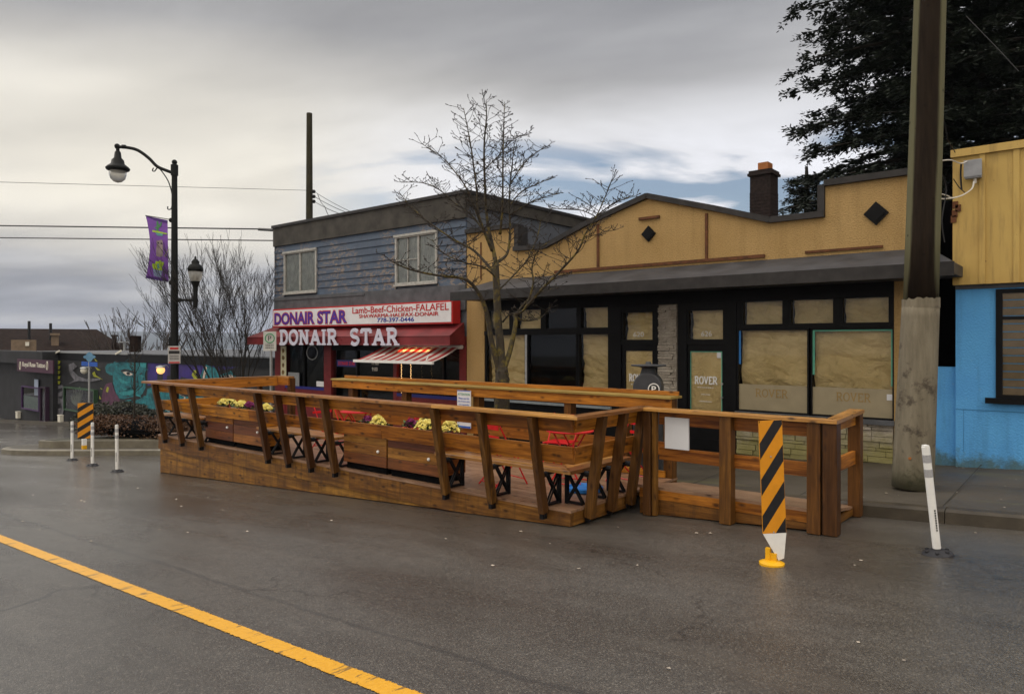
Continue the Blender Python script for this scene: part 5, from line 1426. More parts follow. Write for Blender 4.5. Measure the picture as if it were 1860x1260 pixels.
# ================================================================ street lamp
LD = 20.5
lb = atd(317, 700, LD); lbz = bz(lb.x, 9)
lp = thing('street_lamp', 'tall black street lamp with a curved arm, a bell lantern and a purple banner', 'street lamp', (lb.x, lb.y, lbz))
ltop = atd(317, 303, LD)
vd = Vector(adir(317)+(0,)).normalized(); vr = Vector((vd.y, -vd.x, 0)); vo = -vd
LPm = plain('black_lamp_post_paint', (.009, .010, .010), .55, .15, 12, spec=.15)
m = MB(); m.tube([(lb.x, lb.y, lbz), (lb.x, lb.y, lbz+.9)], [.17, .14], 12); m.tube([(lb.x, lb.y, lbz), (lb.x, lb.y, lbz+.35)], [.23, .2], 12); m.build('base', LPm, lp)
m = MB(); m.tube([(lb.x, lb.y, lbz+.9), (lb.x, lb.y, lbz+3), ltop], [.12, .105, .075], 12)
m.tube([ltop-Vector((0,0,.25)), ltop+Vector((0,0,.05))], .10, 12); m.tube([ltop+Vector((0,0,.05)), ltop+Vector((0,0,.09))], [.10,.03], 12); m.blob(tuple(ltop+Vector((0,0,.13))), .075, 10, 8); m.build('pole', LPm, lp)
A = lambda px, py: atd(px, py, LD)
m = MB(); m.sm = True
def smooth_pts(ps_, n=6):
    out_ = []
    for i in range(len(ps_)-1):
        p0 = ps_[max(i-1,0)]; p1 = ps_[i]; p2 = ps_[i+1]; p3 = ps_[min(i+2, len(ps_)-1)]
        for k in range(n):
            t = k/n; out_.append(.5*((2*p1) + (p2-p0)*t + (2*p0-5*p1+4*p2-p3)*t*t + (3*p1-p0-3*p2+p3)*t**3))
    out_.append(ps_[-1]); return out_
m.tube(smooth_pts([A(317,315), A(300,309), A(285,302), A(270,287), A(250,273), A(230,268), A(213,267)]), .045, 8)
m.tube([A(214,267), A(214,276)], .05, 8); m.blob(tuple(A(213,266)), .08, 8, 6); m.cyl(A(228,267), A(222,266.5), .06, 8)
m.build('arm', LPm, lp)
m = MB(); m.tube(smooth_pts([A(279,305), A(277,310), A(281,311), A(287,305), A(296,314), A(306,330), A(312,350), A(313,366), A(311,379), A(305,380), A(305,375)]), .016, 6); m.build('scroll_brace', LPm, lp)
lc = A(214, 316)
m = MB(); m.sm = True; z = lambda py: A(214, py).z - lc.z
m.lathe(tuple(lc), [(.05, z(274)), (.08, z(277)), (.10, z(287)), (.16, z(291)), (.18, z(298)), (.28, z(303)), (.32, z(306)), (.30, z(309)), (.235, z(311))], 20); hd = m.build('lamp_hood', LPm, lp)
m = MB(); m.sm = True; m.lathe(tuple(lc), [(.232, z(311)), (.225, z(318)), (.19, z(325)), (.11, z(330)), (.01, z(332))], 20)
gm, nt_, b_ = new_mat('frosted_lamp_globe'); b_.inputs['Base Color'].default_value = (.55,.54,.5,1); b_.inputs['Roughness'].default_value = .25; b_.inputs['Transmission Weight'].default_value = .65; b_.inputs['IOR'].default_value = 1.1
m.build('lamp_globe', gm, lp)
# second lantern on a bracket
m = MB(); m.tube([A(317,545), A(354,545)], .035, 8); m.cyl(A(325,545), A(329,545), .06, 8); m.tube([A(355,559), A(355,543)], [.05,.075], 10); m.tube([A(355,543), A(355,521), A(355,511)], [.06,.07,.13], 10); br = m.build('lantern_bracket', LPm, lp)
lc = A(355, 500); z = lambda py: A(355, py).z - lc.z
m = MB(); m.sm = True; m.lathe(tuple(lc), [(.13, z(511)), (.17, z(505)), (.19, z(497)), (.2, z(492))], 16); m.build('lantern_glass', gm, lp)
m = MB(); m.sm = True; m.lathe(tuple(lc), [(.205, z(493)), (.21, z(488)), (.17, z(482)), (.10, z(479)), (.11, z(476)), (.07, z(472)), (.03, z(470)), (.03, z(467)), (.005, z(465))], 16); m.build('lantern_cap', LPm, lp)
# banner
m = MB(); m.tube([A(314,399.5), A(264,391.5)], .012, 6); m.tube([A(314,512.5), A(264,503.5)], .012, 6); m.blob(tuple(A(311,400)), .07, 8, 6); m.blob(tuple(A(311,513)), .07, 8, 6); m.build('banner_rod', LPm, lp)
def bpt(u, v, off=.0):
    """u 0..1 left to right, v 0..1 bottom to top of the curved banner"""
    lx = 265 + 7.5*math.sin(PI*(1-v)) ; rx_ = 304.5 + 1.8*(1-v)
    px = lx + (rx_-lx)*u; pt = 392 + (8)*u; pb = 504 + 7.5*u
    p = atd(px, pb + (pt-pb)*v, LD - .16*math.sin(PI*v))
    return p + vo*off
m = MB(); nu, nv = 8, 20
vs = [bpt(i/nu, j/nv) for j in range(nv+1) for i in range(nu+1)]
m.sm = True; m.add(vs, [(j*(nu+1)+i, j*(nu+1)+i+1, (j+1)*(nu+1)+i+1, (j+1)*(nu+1)+i) for j in range(nv) for i in range(nu)])
bn = m.build('banner', plain('purple_banner_cloth', (.15,.055,.30), .7, .2, 2), lp)
def bshape(poly, col, nm, off=.006):
    m = MB(); n = len(poly); cx_ = sum(p[0] for p in poly)/n; cy_ = sum(p[1] for p in poly)/n
    # poly is in crop pixels of the banner close-up: 747 x 1260 for 255..335 x 385..520
    def tr(q):
        px, py = 255+q[0]*80/747, 385+q[1]*135/1260
        return atd(px, py, LD-.16*math.sin(PI*min(1,max(0,(508-py)/112)))) + vo*off
    m.add([tr((cx_, cy_))] + [tr(q) for q in poly], [(0, (i+1) % n + 1, i+1) for i in range(n)])
    m.build(nm, col, bn)
gr_ = plain('banner_green', (.05,.16,.07), .7); lm = plain('banner_lime', (.28,.42,.03), .7); tl_ = plain('banner_teal', (.08,.24,.25), .7); gy_ = plain('banner_grey', (.20,.16,.17), .7, .4, 8); lb_ = plain('banner_pale_blue', (.2,.26,.42), .7); dp = plain('banner_hem', (.05,.02,.13), .7)
bshape([(272,330),(275,160),(300,150),(305,230),(345,205),(350,165),(366,185),(350,245),(308,270),(305,330)], gr_, 'cactus')
bshape([(195,215),(215,215),(235,250),(275,260),(275,285),(225,275)], gr_, 'cactus_arm', .005)
bshape([(170,300),(450,360),(452,382),(170,332)], lm, 'flower_garland', .009)
bshape([(255,345),(385,368),(375,410),(285,400)], tl_, 'plant_pot')
bshape([(270,470),(290,490),(330,475),(370,470),(380,520),(385,640),(380,750),(330,765),(270,750),(265,640),(280,560)], gy_, 'owl_figure')
for q in ((305,525),(355,535)): bshape([(q[0]+15*math.cos(a_), q[1]+15*math.sin(a_)) for a_ in [i*PI/4 for i in range(8)]], M['signblack'], 'owl_eye', .010)
bshape([(390,755),(440,690),(470,600),(478,640),(455,710),(410,765)], gy_, 'painted_branch')
bshape([(195,900),(210,870),(250,880),(260,830),(300,840),(335,815),(370,850),(410,845),(405,890),(450,910),(440,980),(350,995),(220,965)], lm, 'succulent_leaves')
bshape([(285,880),(310,870),(325,960),(290,960)], tl_, 'succulent_stem', .009)
bshape([(215,975),(400,1000),(370,1115),(230,1085)], lb_, 'plant_pot')
bshape([(95,68),(465,150),(465,185),(100,120)], dp, 'banner_hem', .007)
bshape([(98,1085),(470,1140),(470,1190),(94,1122)], dp, 'banner_hem', .007)
# little regulation sign on the lamp pole
c = A(316.5, 644); hw = .16; hh_ = .25
def vplate(name, c, hw, hh, off, mat, parent, t=.01):
    m = MB(); q = [c + vr*a_*hw + Vector((0,0,b_*hh)) for a_, b_ in ((-1,-1),(1,-1),(1,1),(-1,1))]
    m.add([p + vo*(off+t) for p in q] + [p + vo*off for p in q], [(0,1,2,3),(7,6,5,4),(0,4,5,1),(1,5,6,2),(2,6,7,3),(3,7,4,0)])
    return m.build(name, mat, parent)
s_ = vplate('sign_plate', c, hw, hh_, .12, plain('aged_white_plate', (.4,.39,.38), .5), lp)
vplate('sign_print', c+Vector((0,0,.07)), .14, .045, .131, M['signblack'], s_, .002); vplate('sign_print', c+Vector((0,0,-.22)), .14, .02, .131, M['signred'], s_, .002)
for k in range(3): vplate('sign_print', c+Vector((0,0,-.03-.05*k)), .12, .009, .131, M['signblack'], s_, .002)
vplate('sign_print', c+Vector((0,0,.18)), .11, .03, .131, M['signred'], s_, .002)
vplate('sign_back', A(313, 622), .09, .16, .10, LPm, lp)
# ================================================================ utility pole (near, right)
ub = Vector((-1.99, 10.16, 0)); ub.z = walk_z(ub.x, ub.y); 
UD = ub.y/ adir(1658)[1]
def upole(py, px): 
    p = atd(px, py, UD); return p
def polemat():
    m, nt, b = new_mat('weathered_pole_wood'); tc = N(nt, 'TexCoord'); v = tc.outputs['Object']
    f = noise_n(nt, coords(nt, (5,5,.5)), 3, 7, .65); g = noise_n(nt, coords(nt, (2,2,.25)), 1.6, 5, .6)
    c = mix(nt, ramp(nt, f, [(.3,0),(.7,1)]), (.012,.009,.007), (.028,.020,.014))
    # pale greenish on faces turned to either side, dark brown on the street face
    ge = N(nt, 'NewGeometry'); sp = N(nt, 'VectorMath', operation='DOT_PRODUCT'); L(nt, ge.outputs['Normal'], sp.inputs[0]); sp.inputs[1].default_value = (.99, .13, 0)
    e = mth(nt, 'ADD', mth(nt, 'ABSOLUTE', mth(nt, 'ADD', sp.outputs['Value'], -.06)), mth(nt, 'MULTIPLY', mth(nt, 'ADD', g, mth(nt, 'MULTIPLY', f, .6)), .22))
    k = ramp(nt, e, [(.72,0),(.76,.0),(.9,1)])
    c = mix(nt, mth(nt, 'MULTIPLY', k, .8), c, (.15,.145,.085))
    vo_ = N(nt, 'TexVoronoi'); vo_.inputs['Scale'].default_value = 5; L(nt, v, vo_.inputs['Vector'])
    c = mix(nt, mth(nt, 'MULTIPLY', ramp(nt, vo_.outputs['Distance'], [(.07,1),(.13,0)]), .8), c, (.012,.009,.007))
    L(nt, c, b.inputs['Base Color']); b.inputs['Roughness'].default_value = .9; b.inputs['Specular IOR Level'].default_value = .08; bump(nt, b, f, .9, .02); return m
def buttmat():
    m, nt, b = new_mat('weathered_grey_pole_butt'); tc = N(nt, 'TexCoord'); v = tc.outputs['Object']
    f = noise_n(nt, coords(nt, (4,4,.7)), 3, 7, .65); g = noise_n(nt, v, 4.5, 6, .7)
    c = mix(nt, ramp(nt, f, [(.3,0),(.7,1)]), (.11,.093,.062), (.2,.175,.125))
    c = mix(nt, mth(nt, 'MULTIPLY', ramp(nt, g, [(.54,0),(.64,1)]), .8), c, (.035,.025,.017))
    sx = N(nt, 'SeparateXYZ'); L(nt, v, sx.inputs[0])
    hz_ = mth(nt, 'ADD', mth(nt, 'ADD', sx.outputs[2], .5), mth(nt, 'MULTIPLY', g, -.6))
    c = mix(nt, mth(nt, 'MULTIPLY', ramp(nt, hz_, [(.25,1),(.65,0)]), .75), c, (.04,.042,.018))
    L(nt, c, b.inputs['Base Color']); b.inputs['Roughness'].default_value = .85; bump(nt, b, f, .4, .01); return m
up_ = thing('utility_pole', 'massive wooden utility pole with a pale grey lower half, standing on the sidewalk', 'utility pole', tuple(ub))
cb = atd(1657.5, 885, UD); cm = atd(1672.5, 548, UD); ct = atd(1688.5, 30, UD)
rb_, rm_, rt_ = .5*65/F*UD, .5*57/F*UD, .5*50/F*UD
cb = Vector((cb.x, cb.y, ub.z))
dirp = (ct-cm).normalized(); ctt = cm + dirp*(8.5)
m = MB(); m.sm = True; n = 12; pts = [cb+(cm-cb)*i/n for i in range(n+1)]; m.tube(pts, [rb_+.012+(rm_-rb_)*i/n for i in range(n+1)], 28); m.build('pole_butt', buttmat(), up_)
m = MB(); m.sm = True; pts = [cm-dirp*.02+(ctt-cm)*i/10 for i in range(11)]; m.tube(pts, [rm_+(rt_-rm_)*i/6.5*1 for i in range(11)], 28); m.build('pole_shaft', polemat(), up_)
# flaky upper rim of the grey part
m = MB(); rr = random.Random(5); n = 40
vs = []
for i in range(n+1):
    a = 2*PI*i/n; r = rm_+.0155; vs += [cm + Vector((math.cos(a)*r, math.sin(a)*r, -.08)), cm + Vector((math.cos(a)*r, math.sin(a)*r, .02+.03*rr.random()))]
m.add(vs, [(2*i, 2*i+2, 2*i+3, 2*i+1) for i in range(n)]); m.build('rim', buttmat(), up_)
m = MB(); m.cyl(atd(1660, 828, UD)+Vector((0,-.21,0)), atd(1660, 828, UD)+Vector((0,-.24,0)), .018, 8); m.build('marker_tag', M['clay'], up_)
# ================================================================ bare street tree
TD = 9.75/ adir(908)[1]
def tp(cx, cy, dd=0.0):
    return atd(720+.4284*cx, 160+.4284*cy, TD+dd)
tr0 = atd(907, 700, TD); trb = Vector((tr0.x, tr0.y, walk_z(tr0.x, tr0.y)))
tree = thing('bare_tree', 'slender leafless street tree with mossy forked trunk in front of the papered shop', 'tree', tuple(trb))
rt = random.Random(21)
tm, bm_, wm = MB(), MB(), MB()
tm.sm = True; bm_.sm = True
def limb(mb, pts, r0, r1, n=8, sub=5):
    sp = smooth_pts(pts, sub); k = len(sp)
    rad = [r0 + (r1-r0)*(i/(k-1))**.8 for i in range(k)]
    mb.tube(sp, rad, n); return sp, rad
def twig(mb, p, d, ln, r, depth, flat=.35):
    """zigzag twig with side shoots"""
    d = d.normalized(); pts = [p]; n = max(3, int(ln/.09)); side = rt.choice((-1, 1))
    for i in range(n):
        jit = Vector((rt.uniform(-1,1), rt.uniform(-1,1), rt.uniform(-.6,.8)*.7))*.34
        d = (d + jit + Vector((0,0,.05))).normalized(); pts.append(pts[-1] + d*ln/n)
        if depth > 0 and i > 0 and rt.random() < .62:
            sd = (d + Vector((rt.uniform(-1,1), rt.uniform(-1,1), rt.uniform(-.4,.6)))*.9)
            sd.z *= flat+.3
            twig(mb, pts[-1], sd, ln*rt.uniform(.25, .5), r*.75, depth-1)
    k = len(pts); mb.tube(pts, [max(.0042, r*(1-.6*i/(k-1))) for i in range(k)], 3, caps=False)
    # bud
    e = pts[-1]; s = .011; mb.tube([e, e+d*s*1.3, e+d*s*3], [.005, .0085, .002], 4, caps=False)
def dress(sp, rad, t0=.25, dens=7.0, ln=.55, side_only=False):
    acc = 0
    tot = len(sp)
    for i in range(1, tot):
        seg = (sp[i]-sp[i-1]); t = i/tot
        if t < t0: continue
        acc += seg.length*dens
        while acc > 1:
            acc -= 1
            a = rt.uniform(0, 2*PI); dirn = seg.normalized()
            perp = dirn.cross(Vector((math.cos(a), math.sin(a), 0)));
            if perp.length < .1: perp = Vector((1,0,0))
            h = Vector((math.cos(a), math.sin(a), rt.uniform(-.05,.35))) + dirn*.35
            L_ = ln*rt.uniform(.45, 1.15)*(1-.55*t)
            twig(wm, sp[i], h, L_, .0085*(1-.3*t), 2 if L_ > .22 else 1)
trunk = [tp(447,1370), tp(449,1260), tp(446,1195)]
sp, rad = limb(tm, [trb-Vector((0,0,.05))]+trunk, .165, .112, 14)
sp2, rad2 = limb(tm, [tp(446,1200), tp(445,1160), tp(443,1110)], .114, .05, 14)
for q in range(60):
    i_ = rt.randrange(len(sp)); a_ = rt.uniform(0, 2*PI); tm.blob(tuple(sp[i_]+Vector((math.cos(a_)*rad[i_]*.93, math.sin(a_)*rad[i_]*.93, rt.uniform(-.05,.05)))), rt.uniform(.015,.035), 6, 4, sq=(1,1,2), rr=rt)
sp, rad = limb(tm, [tp(445,1185), tp(440,1080), tp(432,1000), tp(425,850), tp(420,740)], .085, .062, 10)
limbs = [
 # pts, r0, r1, t0, dens, ln
 ([(435,1190,0),(405,1080,-.1),(385,960,-.2),(350,870,-.35),(290,810,-.5),(180,795,-.7),(60,770,-.9),(-20,735,-1.0)], .062, .009, .5, 8, .5),
 ([(456,1185,0),(482,1110,.1),(505,1000,.15),(500,955,.2)], .058, .036, .95, 4, .4),
 ([(502,975,.2),(540,915,.3),(600,870,.4),(660,850,.6)], .028, .007, .3, 8, .45),
 ([(500,960,.2),(545,935,0),(580,830,-.1),(575,760,-.1),(600,690,-.2),(650,650,-.3)], .028, .007, .35, 8, .45),
 ([(548,930,0),(620,850,-.3),(690,780,-.45),(770,690,-.6),(800,620,-.7),(850,540,-.8),(890,450,-.85),(912,395,-.9)], .030, .006, .2, 8, .6),
 ([(850,540,-.8),(920,490,-.9),(1005,455,-1.0)], .012, .005, .05, 9, .35),
 ([(845,545,-.8),(790,520,-.7),(730,515,-.6),(650,510,-.6)], .010, .005, .1, 9, .3),
 ([(790,640,-.7),(850,620,-.8),(930,600,-.9)], .008, .004, .1, 8, .3),
 ([(503,965,.2),(530,982,.4),(570,985,.6),(615,970,.8),(650,930,.9)], .024, .009, .4, 9, .4),
 ([(452,990,0),(480,960,-.4),(520,950,-.7)], .02, .010, .3, 5, .3),
 ([(422,745,0),(405,660,.05),(385,560,.05),(375,400,.05),(372,250,.05),(382,120,.0),(380,55,0)], .045, .006, .3, 8.5, .6),
 ([(425,740,0),(470,700,.2),(482,600,.3),(478,480,.35),(490,330,.4),(500,235,.45)], .034, .006, .25, 8.5, .55),
 ([(440,620,.1),(450,500,-.1),(452,300,-.2),(456,150,-.3),(458,70,-.3)], .026, .005, .15, 8.5, .5),
 ([(405,690,0),(370,600,-.2),(345,520,-.3),(340,430,-.3),(318,260,-.35),(298,150,-.4),(285,85,-.4)], .030, .005, .2, 8.5, .5),
 ([(412,780,0),(330,690,.3),(240,640,.5),(140,570,.7),(60,500,.85),(10,440,.9)], .030, .006, .25, 8, .5),
 ([(395,640,0),(320,540,.3),(250,490,.5),(180,430,.6),(110,402,.7),(20,400,.8)], .022, .005, .2, 8.5, .45),
 ([(355,570,-.2),(300,430,-.4),(240,345,-.5),(190,290,-.6),(110,238,-.7)], .018, .004, .2, 8.5, .4),
 ([(478,500,.35),(530,440,.5),(590,410,.6),(650,385,.7)], .016, .004, .2, 9, .35),
 ([(478,540,.35),(560,490,.2),(620,465,.1),(690,448,0)], .015, .004, .2, 9, .35),
 ([(488,400,.4),(540,320,.5),(590,275,.6),(635,250,.7)], .014, .004, .15, 9, .35),
 ([(372,350,.05),(430,290,.3),(500,215,.5),(560,200,.6)], .012, .004, .2, 9, .35),
 ([(430,860,0),(500,790,.4),(560,720,.5),(600,620,.6),(612,560,.6)], .020, .005, .25, 8, .45),
 ([(420,800,0),(370,760,-.6),(290,740,-.9),(200,700,-1.1),(150,640,-1.2)], .018, .005, .25, 7, .4),
]
for pts, r0, r1, t0, dens, ln in limbs:
    sp, rad = limb(bm_, [tp(*p) for p in pts], r0, r1, 7); dress(sp, rad, t0*.7, dens*3.0, ln)
tm.build('trunk', M['bark'], tree); br_ = bm_.build('branch', M['bark'], tree); wm.build('twigs', M['twig'], tree)
# ================================================================ other bare trees (recursive)
def bare_tree(base, height, nstem, spread, lab, mat, seed, r0=.06, levels=4, group=None, lean=(0,0), tmin=.008):
    rr = random.Random(seed); t = thing('bare_tree', lab, 'tree', tuple(base), group=group)
    tk, cr = MB(), MB(); tk.sm = True
    def grow(p, d, ln, r, lev, mb):
        pts = [p]; n = 4 if lev else 3
        for i in range(n):
            d = (d + Vector((rr.uniform(-1,1), rr.uniform(-1,1), rr.uniform(-.2,.6)))*.16).normalized(); pts.append(pts[-1]+d*ln/n)
        r1 = max(tmin*.6, r*.55); mb.tube(pts, [max(tmin*.6, r+(r1-r)*i/n) for i in range(n+1)], 5 if lev > 1 else 3, caps=False)
        if lev <= 0: return
        for k in range(rr.choice((2,2,3))):
            q = pts[rr.randint(1, n)]; a = rr.uniform(0, 2*PI)
            nd = (d + Vector((math.cos(a), math.sin(a), rr.uniform(.0,.5)))*rr.uniform(.35,.75)*spread).normalized()
            grow(q, nd, ln*rr.uniform(.5,.78), r1*.85, lev-1, cr)
        grow(pts[-1], d, ln*.7, r1, lev-1, cr)
    for s in range(nstem):
        a = 2*PI*s/nstem + rr.uniform(-.4,.4); tilt = rr.uniform(.12,.42)*spread if nstem > 1 else .03
        d = Vector((math.cos(a)*tilt+lean[0], math.sin(a)*tilt+lean[1], 1)).normalized()
        grow(Vector(base)+Vector((math.cos(a)*.1, math.sin(a)*.1, 0)), d, height*.36, r0, levels, tk)
    tk.build('trunk', mat, t); cr.build('crown', mat, t)
b = atd(425, 770, 22.3); b.z = bz(b.x, 9)-.02
bare_tree(b, 6.2, 7, .58, 'tall leafless shrub like tree with many upright stems left of the siding building', M['bark2'], 8, .04, 5, tmin=.007)
b = atd(252, 700, 60); b.z = -7
bare_tree(b, 11.3, 5, .5, 'small distant leafless tree rising behind the painted wall', plain('distant_bark', (.06,.05,.045), .9), 9, .12, 4, tmin=.035)
b = atd(262, 800, 20.2); b = Vector((-22.3, 8.2, bz(-22, 8.2)+.18))
rr = random.Random(77)
st = thing('bare_tree', 'thin young street tree in the far hedge bed with a reddish slender trunk', 'tree', tuple(atd(240, 790, 20.6)))
m = MB(); a0, a1 = atd(243, 785, 20.6), atd(245, 640, 20.6); m.tube([a0, (a0+a1)/2+Vector((.02,0,0)), a1], [.035,.03,.022], 6); m.build('trunk', M['bark2'], st)
m = MB()
for k in range(16):
    p = a0 + (a1-a0)*rr.uniform(.45, 1); d = Vector((rr.uniform(-1,1), rr.uniform(-1,1), rr.uniform(.4,1.4))).normalized(); m.tube([p, p+d*.3, p+d*.3+Vector((rr.uniform(-.1,.1),0,.25))], [.012,.009,.005], 4)
m.build('branch', M['bark2'], st)
# ================================================================ conifer behind the shops
def conifer(base, trunk_top, crown_r, zlo, zhi, lab, seed, nb, dens=1.0, cone=.55, size=1.0):
    rr = random.Random(seed); t = thing('conifer_tree', lab, 'tree', tuple(base))
    tk = MB(); tk.tube([Vector(base), Vector(base)+Vector((.1,0,(trunk_top-base.z)*.5)), Vector((base.x, base.y, trunk_top))], [.42*size,.3*size,.05], 10); tk.build('trunk', M['bark2'], t)
    bm1, nd = MB(), MB()
    for i in range(nb):
        u = (i + rr.random())/nb; z = zlo + (zhi-zlo)*u
        rad = crown_r*(1-cone*u)*rr.uniform(.72, 1.0); a = i*2.399 + rr.uniform(-.3,.3)
        p0 = Vector((base.x, base.y, z)); d = Vector((math.cos(a), math.sin(a), 0))
        pts = []; n = 7
        for k in range(n+1):
            s = k/n; pts.append(p0 + d*rad*s + Vector((0,0, rad*(.16*s - .33*s*s) + (.10*rad*max(0, s-.75))*2)))
        bm1.tube(pts, [.07*size*(1-.85*k/n) for k in range(n+1)], 4, caps=False)
        # secondary boughs
        L_ = 0
        for k in range(1, n+1):
            nb2 = 3 if k < n else 2
            for j in range(nb2):
                s = (k-rr.random()*.9)/n
                if s < .18: continue
                q = p0 + d*rad*s + Vector((0,0, rad*(.16*s-.33*s*s)+(.10*rad*max(0,s-.75))*2))
                sgn = rr.choice((-1,1)); sd = (Vector((-d.y, d.x, 0))*sgn*rr.uniform(.6,1.1) + d*rr.uniform(.35,.8) + Vector((0,0,rr.uniform(-.28,.2)))).normalized()
                ln = rr.uniform(.45,1.0)*size*(1.2-.5*s)*min(1.3, rad/3.2)
                if s > .93: sd = (d+Vector((0,0,rr.uniform(-.1,.35)))+sd*.3).normalized()
                ns = max(4, int(ln/ (.075*size) * dens))
                for e in range(ns):
                    f = (e+.5)/ns; c = q + sd*ln*f + Vector((0,0,-.22*ln*f*f)) 
                    w_ = .18*size*(1.15-f*.7)
                    for side in (-1, 1, 0):
                        lat = sd.cross(Vector((0,0,1))).normalized()*side
                        tip = (lat*rr.uniform(.7,1.1) + sd*rr.uniform(.35,.9) + Vector((0,0,rr.uniform(-.45,.25)))).normalized()*w_*rr.uniform(.8,1.5)
                        o = tip.cross(Vector((rr.uniform(-1,1), rr.uniform(-1,1), 1))).normalized()*w_*.21
                        cc = c + Vector((rr.uniform(-.06,.06), rr.uniform(-.06,.06), rr.uniform(-.12,.08)))
                        nd.add([cc-o*.5, cc+tip*.55-o, cc+tip, cc+tip*.5+o], [(0,1,2,3)])
    bm1.build('branch', M['bark2'], t); nd.build('crown', M['needles'], t)
b = onY(1700, 620, 21.5); b.z = -.5
conifer(b, H+17, 4.0, H+2.0, H+17.5, 'huge dark conifer towering behind the ochre building and the utility pole', 3, 260, 1.8, .15)
b = onY(1905, 620, 25); b.z = -.5
conifer(b, H+18, 6.2, H+1.5, H+18, 'dark conifer at the right edge behind the mustard fascia', 4, 190, 1.4, .3)
b = onY(1465, 620, 27); b.z = -1
conifer(b, H+6.4, 2.7, H+.5, H+6.1, 'low young conifer behind the brick chimney', 6, 70, 1.2, .75, .9)
# ================================================================ hedges
def hedge(name, c, hx, hy, hz, mat, lab, n, seed, leaf=.045, twigs=False, rot=0):
    rr = random.Random(seed); t = thing(name, lab, 'hedge' if 'hedge' in name else 'shrub', tuple(c))
    m = MB(); cr, sr = math.cos(rot), math.sin(rot)
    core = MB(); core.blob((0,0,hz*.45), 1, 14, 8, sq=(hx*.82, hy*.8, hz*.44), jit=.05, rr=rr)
    core.v = [(c[0]+x*cr-y*sr, c[1]+x*sr+y*cr, c[2]+z) for x, y, z in core.v]; core.build('dark_core', M['softblack'], t)  # solid near-black blob darkens the inside of the foliage
    for i in range(n):
        a = rr.uniform(0, 2*PI); e = rr.uniform(-.1, 1)**1; ph = math.asin(min(1, max(-.2, rr.uniform(-.2,1))))
        bumpy = 1 + .12*noise.noise(Vector((a*2.5, ph*3, seed)))
        rad = rr.uniform(.8, 1.03)*bumpy
        ex = .55  # squarish section
        cx_ = math.copysign(abs(math.cos(a))**ex, math.cos(a)); sx_ = math.copysign(abs(math.sin(a))**ex, math.sin(a))
        x = hx*cx_*math.cos(ph)**.5*rad; y = hy*sx_*math.cos(ph)**.5*rad; z = hz*.5 + hz*.5*math.sin(ph)**1*rad*1.0 if ph > 0 else hz*.5*(1+ph*4)
        p = Vector((c[0]+x*cr-y*sr, c[1]+x*sr+y*cr, c[2]+max(.01, z)))
        dr = Vector((rr.uniform(-1,1), rr.uniform(-1,1), rr.uniform(-.3,1.2))).normalized(); s = leaf*rr.uniform(.6,1.4)
        w = dr.cross(Vector((rr.uniform(-1,1), rr.uniform(-1,1), .3))).normalized()*s*.45
        m.add([p-w*.3, p+dr*s*.5-w, p+dr*s*1.1, p+dr*s*.5+w], [(0,1,2,3)])
    m.build('foliage', mat, t)
hc = atd(213, 800, 20.1); hc.z = bz(hc.x, hc.y)+.2
hedge('low_hedge', (-21.3, 9.05, bz(-21.3, 9)+.19), 2.4, .55, .62, M['redhedge'], 'low clipped russet hedge in the raised corner bed', 9000, 3, .05, rot=.36)
hedge('round_shrub', tuple(atd(215, 790, 22.5)), 1.0, .8, 1.0, M['greyhedge'], 'rounded grey green shrub just behind the russet hedge', 4200, 4, .06)
hedge('round_shrub', tuple(atd(262, 795, 22.3)), .8, .7, .85, M['greyhedge'], 'smaller grey green shrub right of the rounded one, by the painted sleeve', 3200, 5, .06)
hedge('round_shrub', tuple(atd(180, 790, 23)), .7, .7, .75, M['greyhedge'], 'low grey green shrub at the left end behind the hazard marker', 2600, 6, .06)
# ================================================================ street name sign and far details
c = atd(162, 790, 22.5); sn = thing('street_name_sign', 'slim post with small blue street name blades in front of the painted wall', 'sign', tuple(c))
sd_ = Vector(adir(162)+(0,)).normalized(); sr_ = Vector((sd_.y, -sd_.x, 0))
B = lambda px, py: atd(px, py, 22.5)
m = MB(); m.tube([B(162,792), B(162,655)], .03, 8); m.build('post', M['steel'], sn)
m = MB(); q = [B(148,664), B(177,666), B(177,658), B(148,656)]; m.add([p-sd_*.03 for p in q] + [p-sd_*.015 for p in q], [(0,1,2,3),(7,6,5,4),(0,4,5,1),(1,5,6,2),(2,6,7,3),(3,7,4,0)]); m.build('blade', M['signblue'], sn)
m = MB(); cc = B(162.5,648)
m.add([cc + sr_*.10*math.cos(k*PI/8) + Vector((0,0,.15*math.sin(k*PI/8))) - sd_*.04 for k in range(16)], [tuple(range(16))]); 
m.add([cc + sr_*.17*math.cos(k*PI/8) + Vector((0,0,.07*math.sin(k*PI/8))) - sd_*.035 for k in range(16)], [tuple(range(16))]); m.build('crest', plain('pale_blue_crest', (.12,.27,.42), .5), sn)
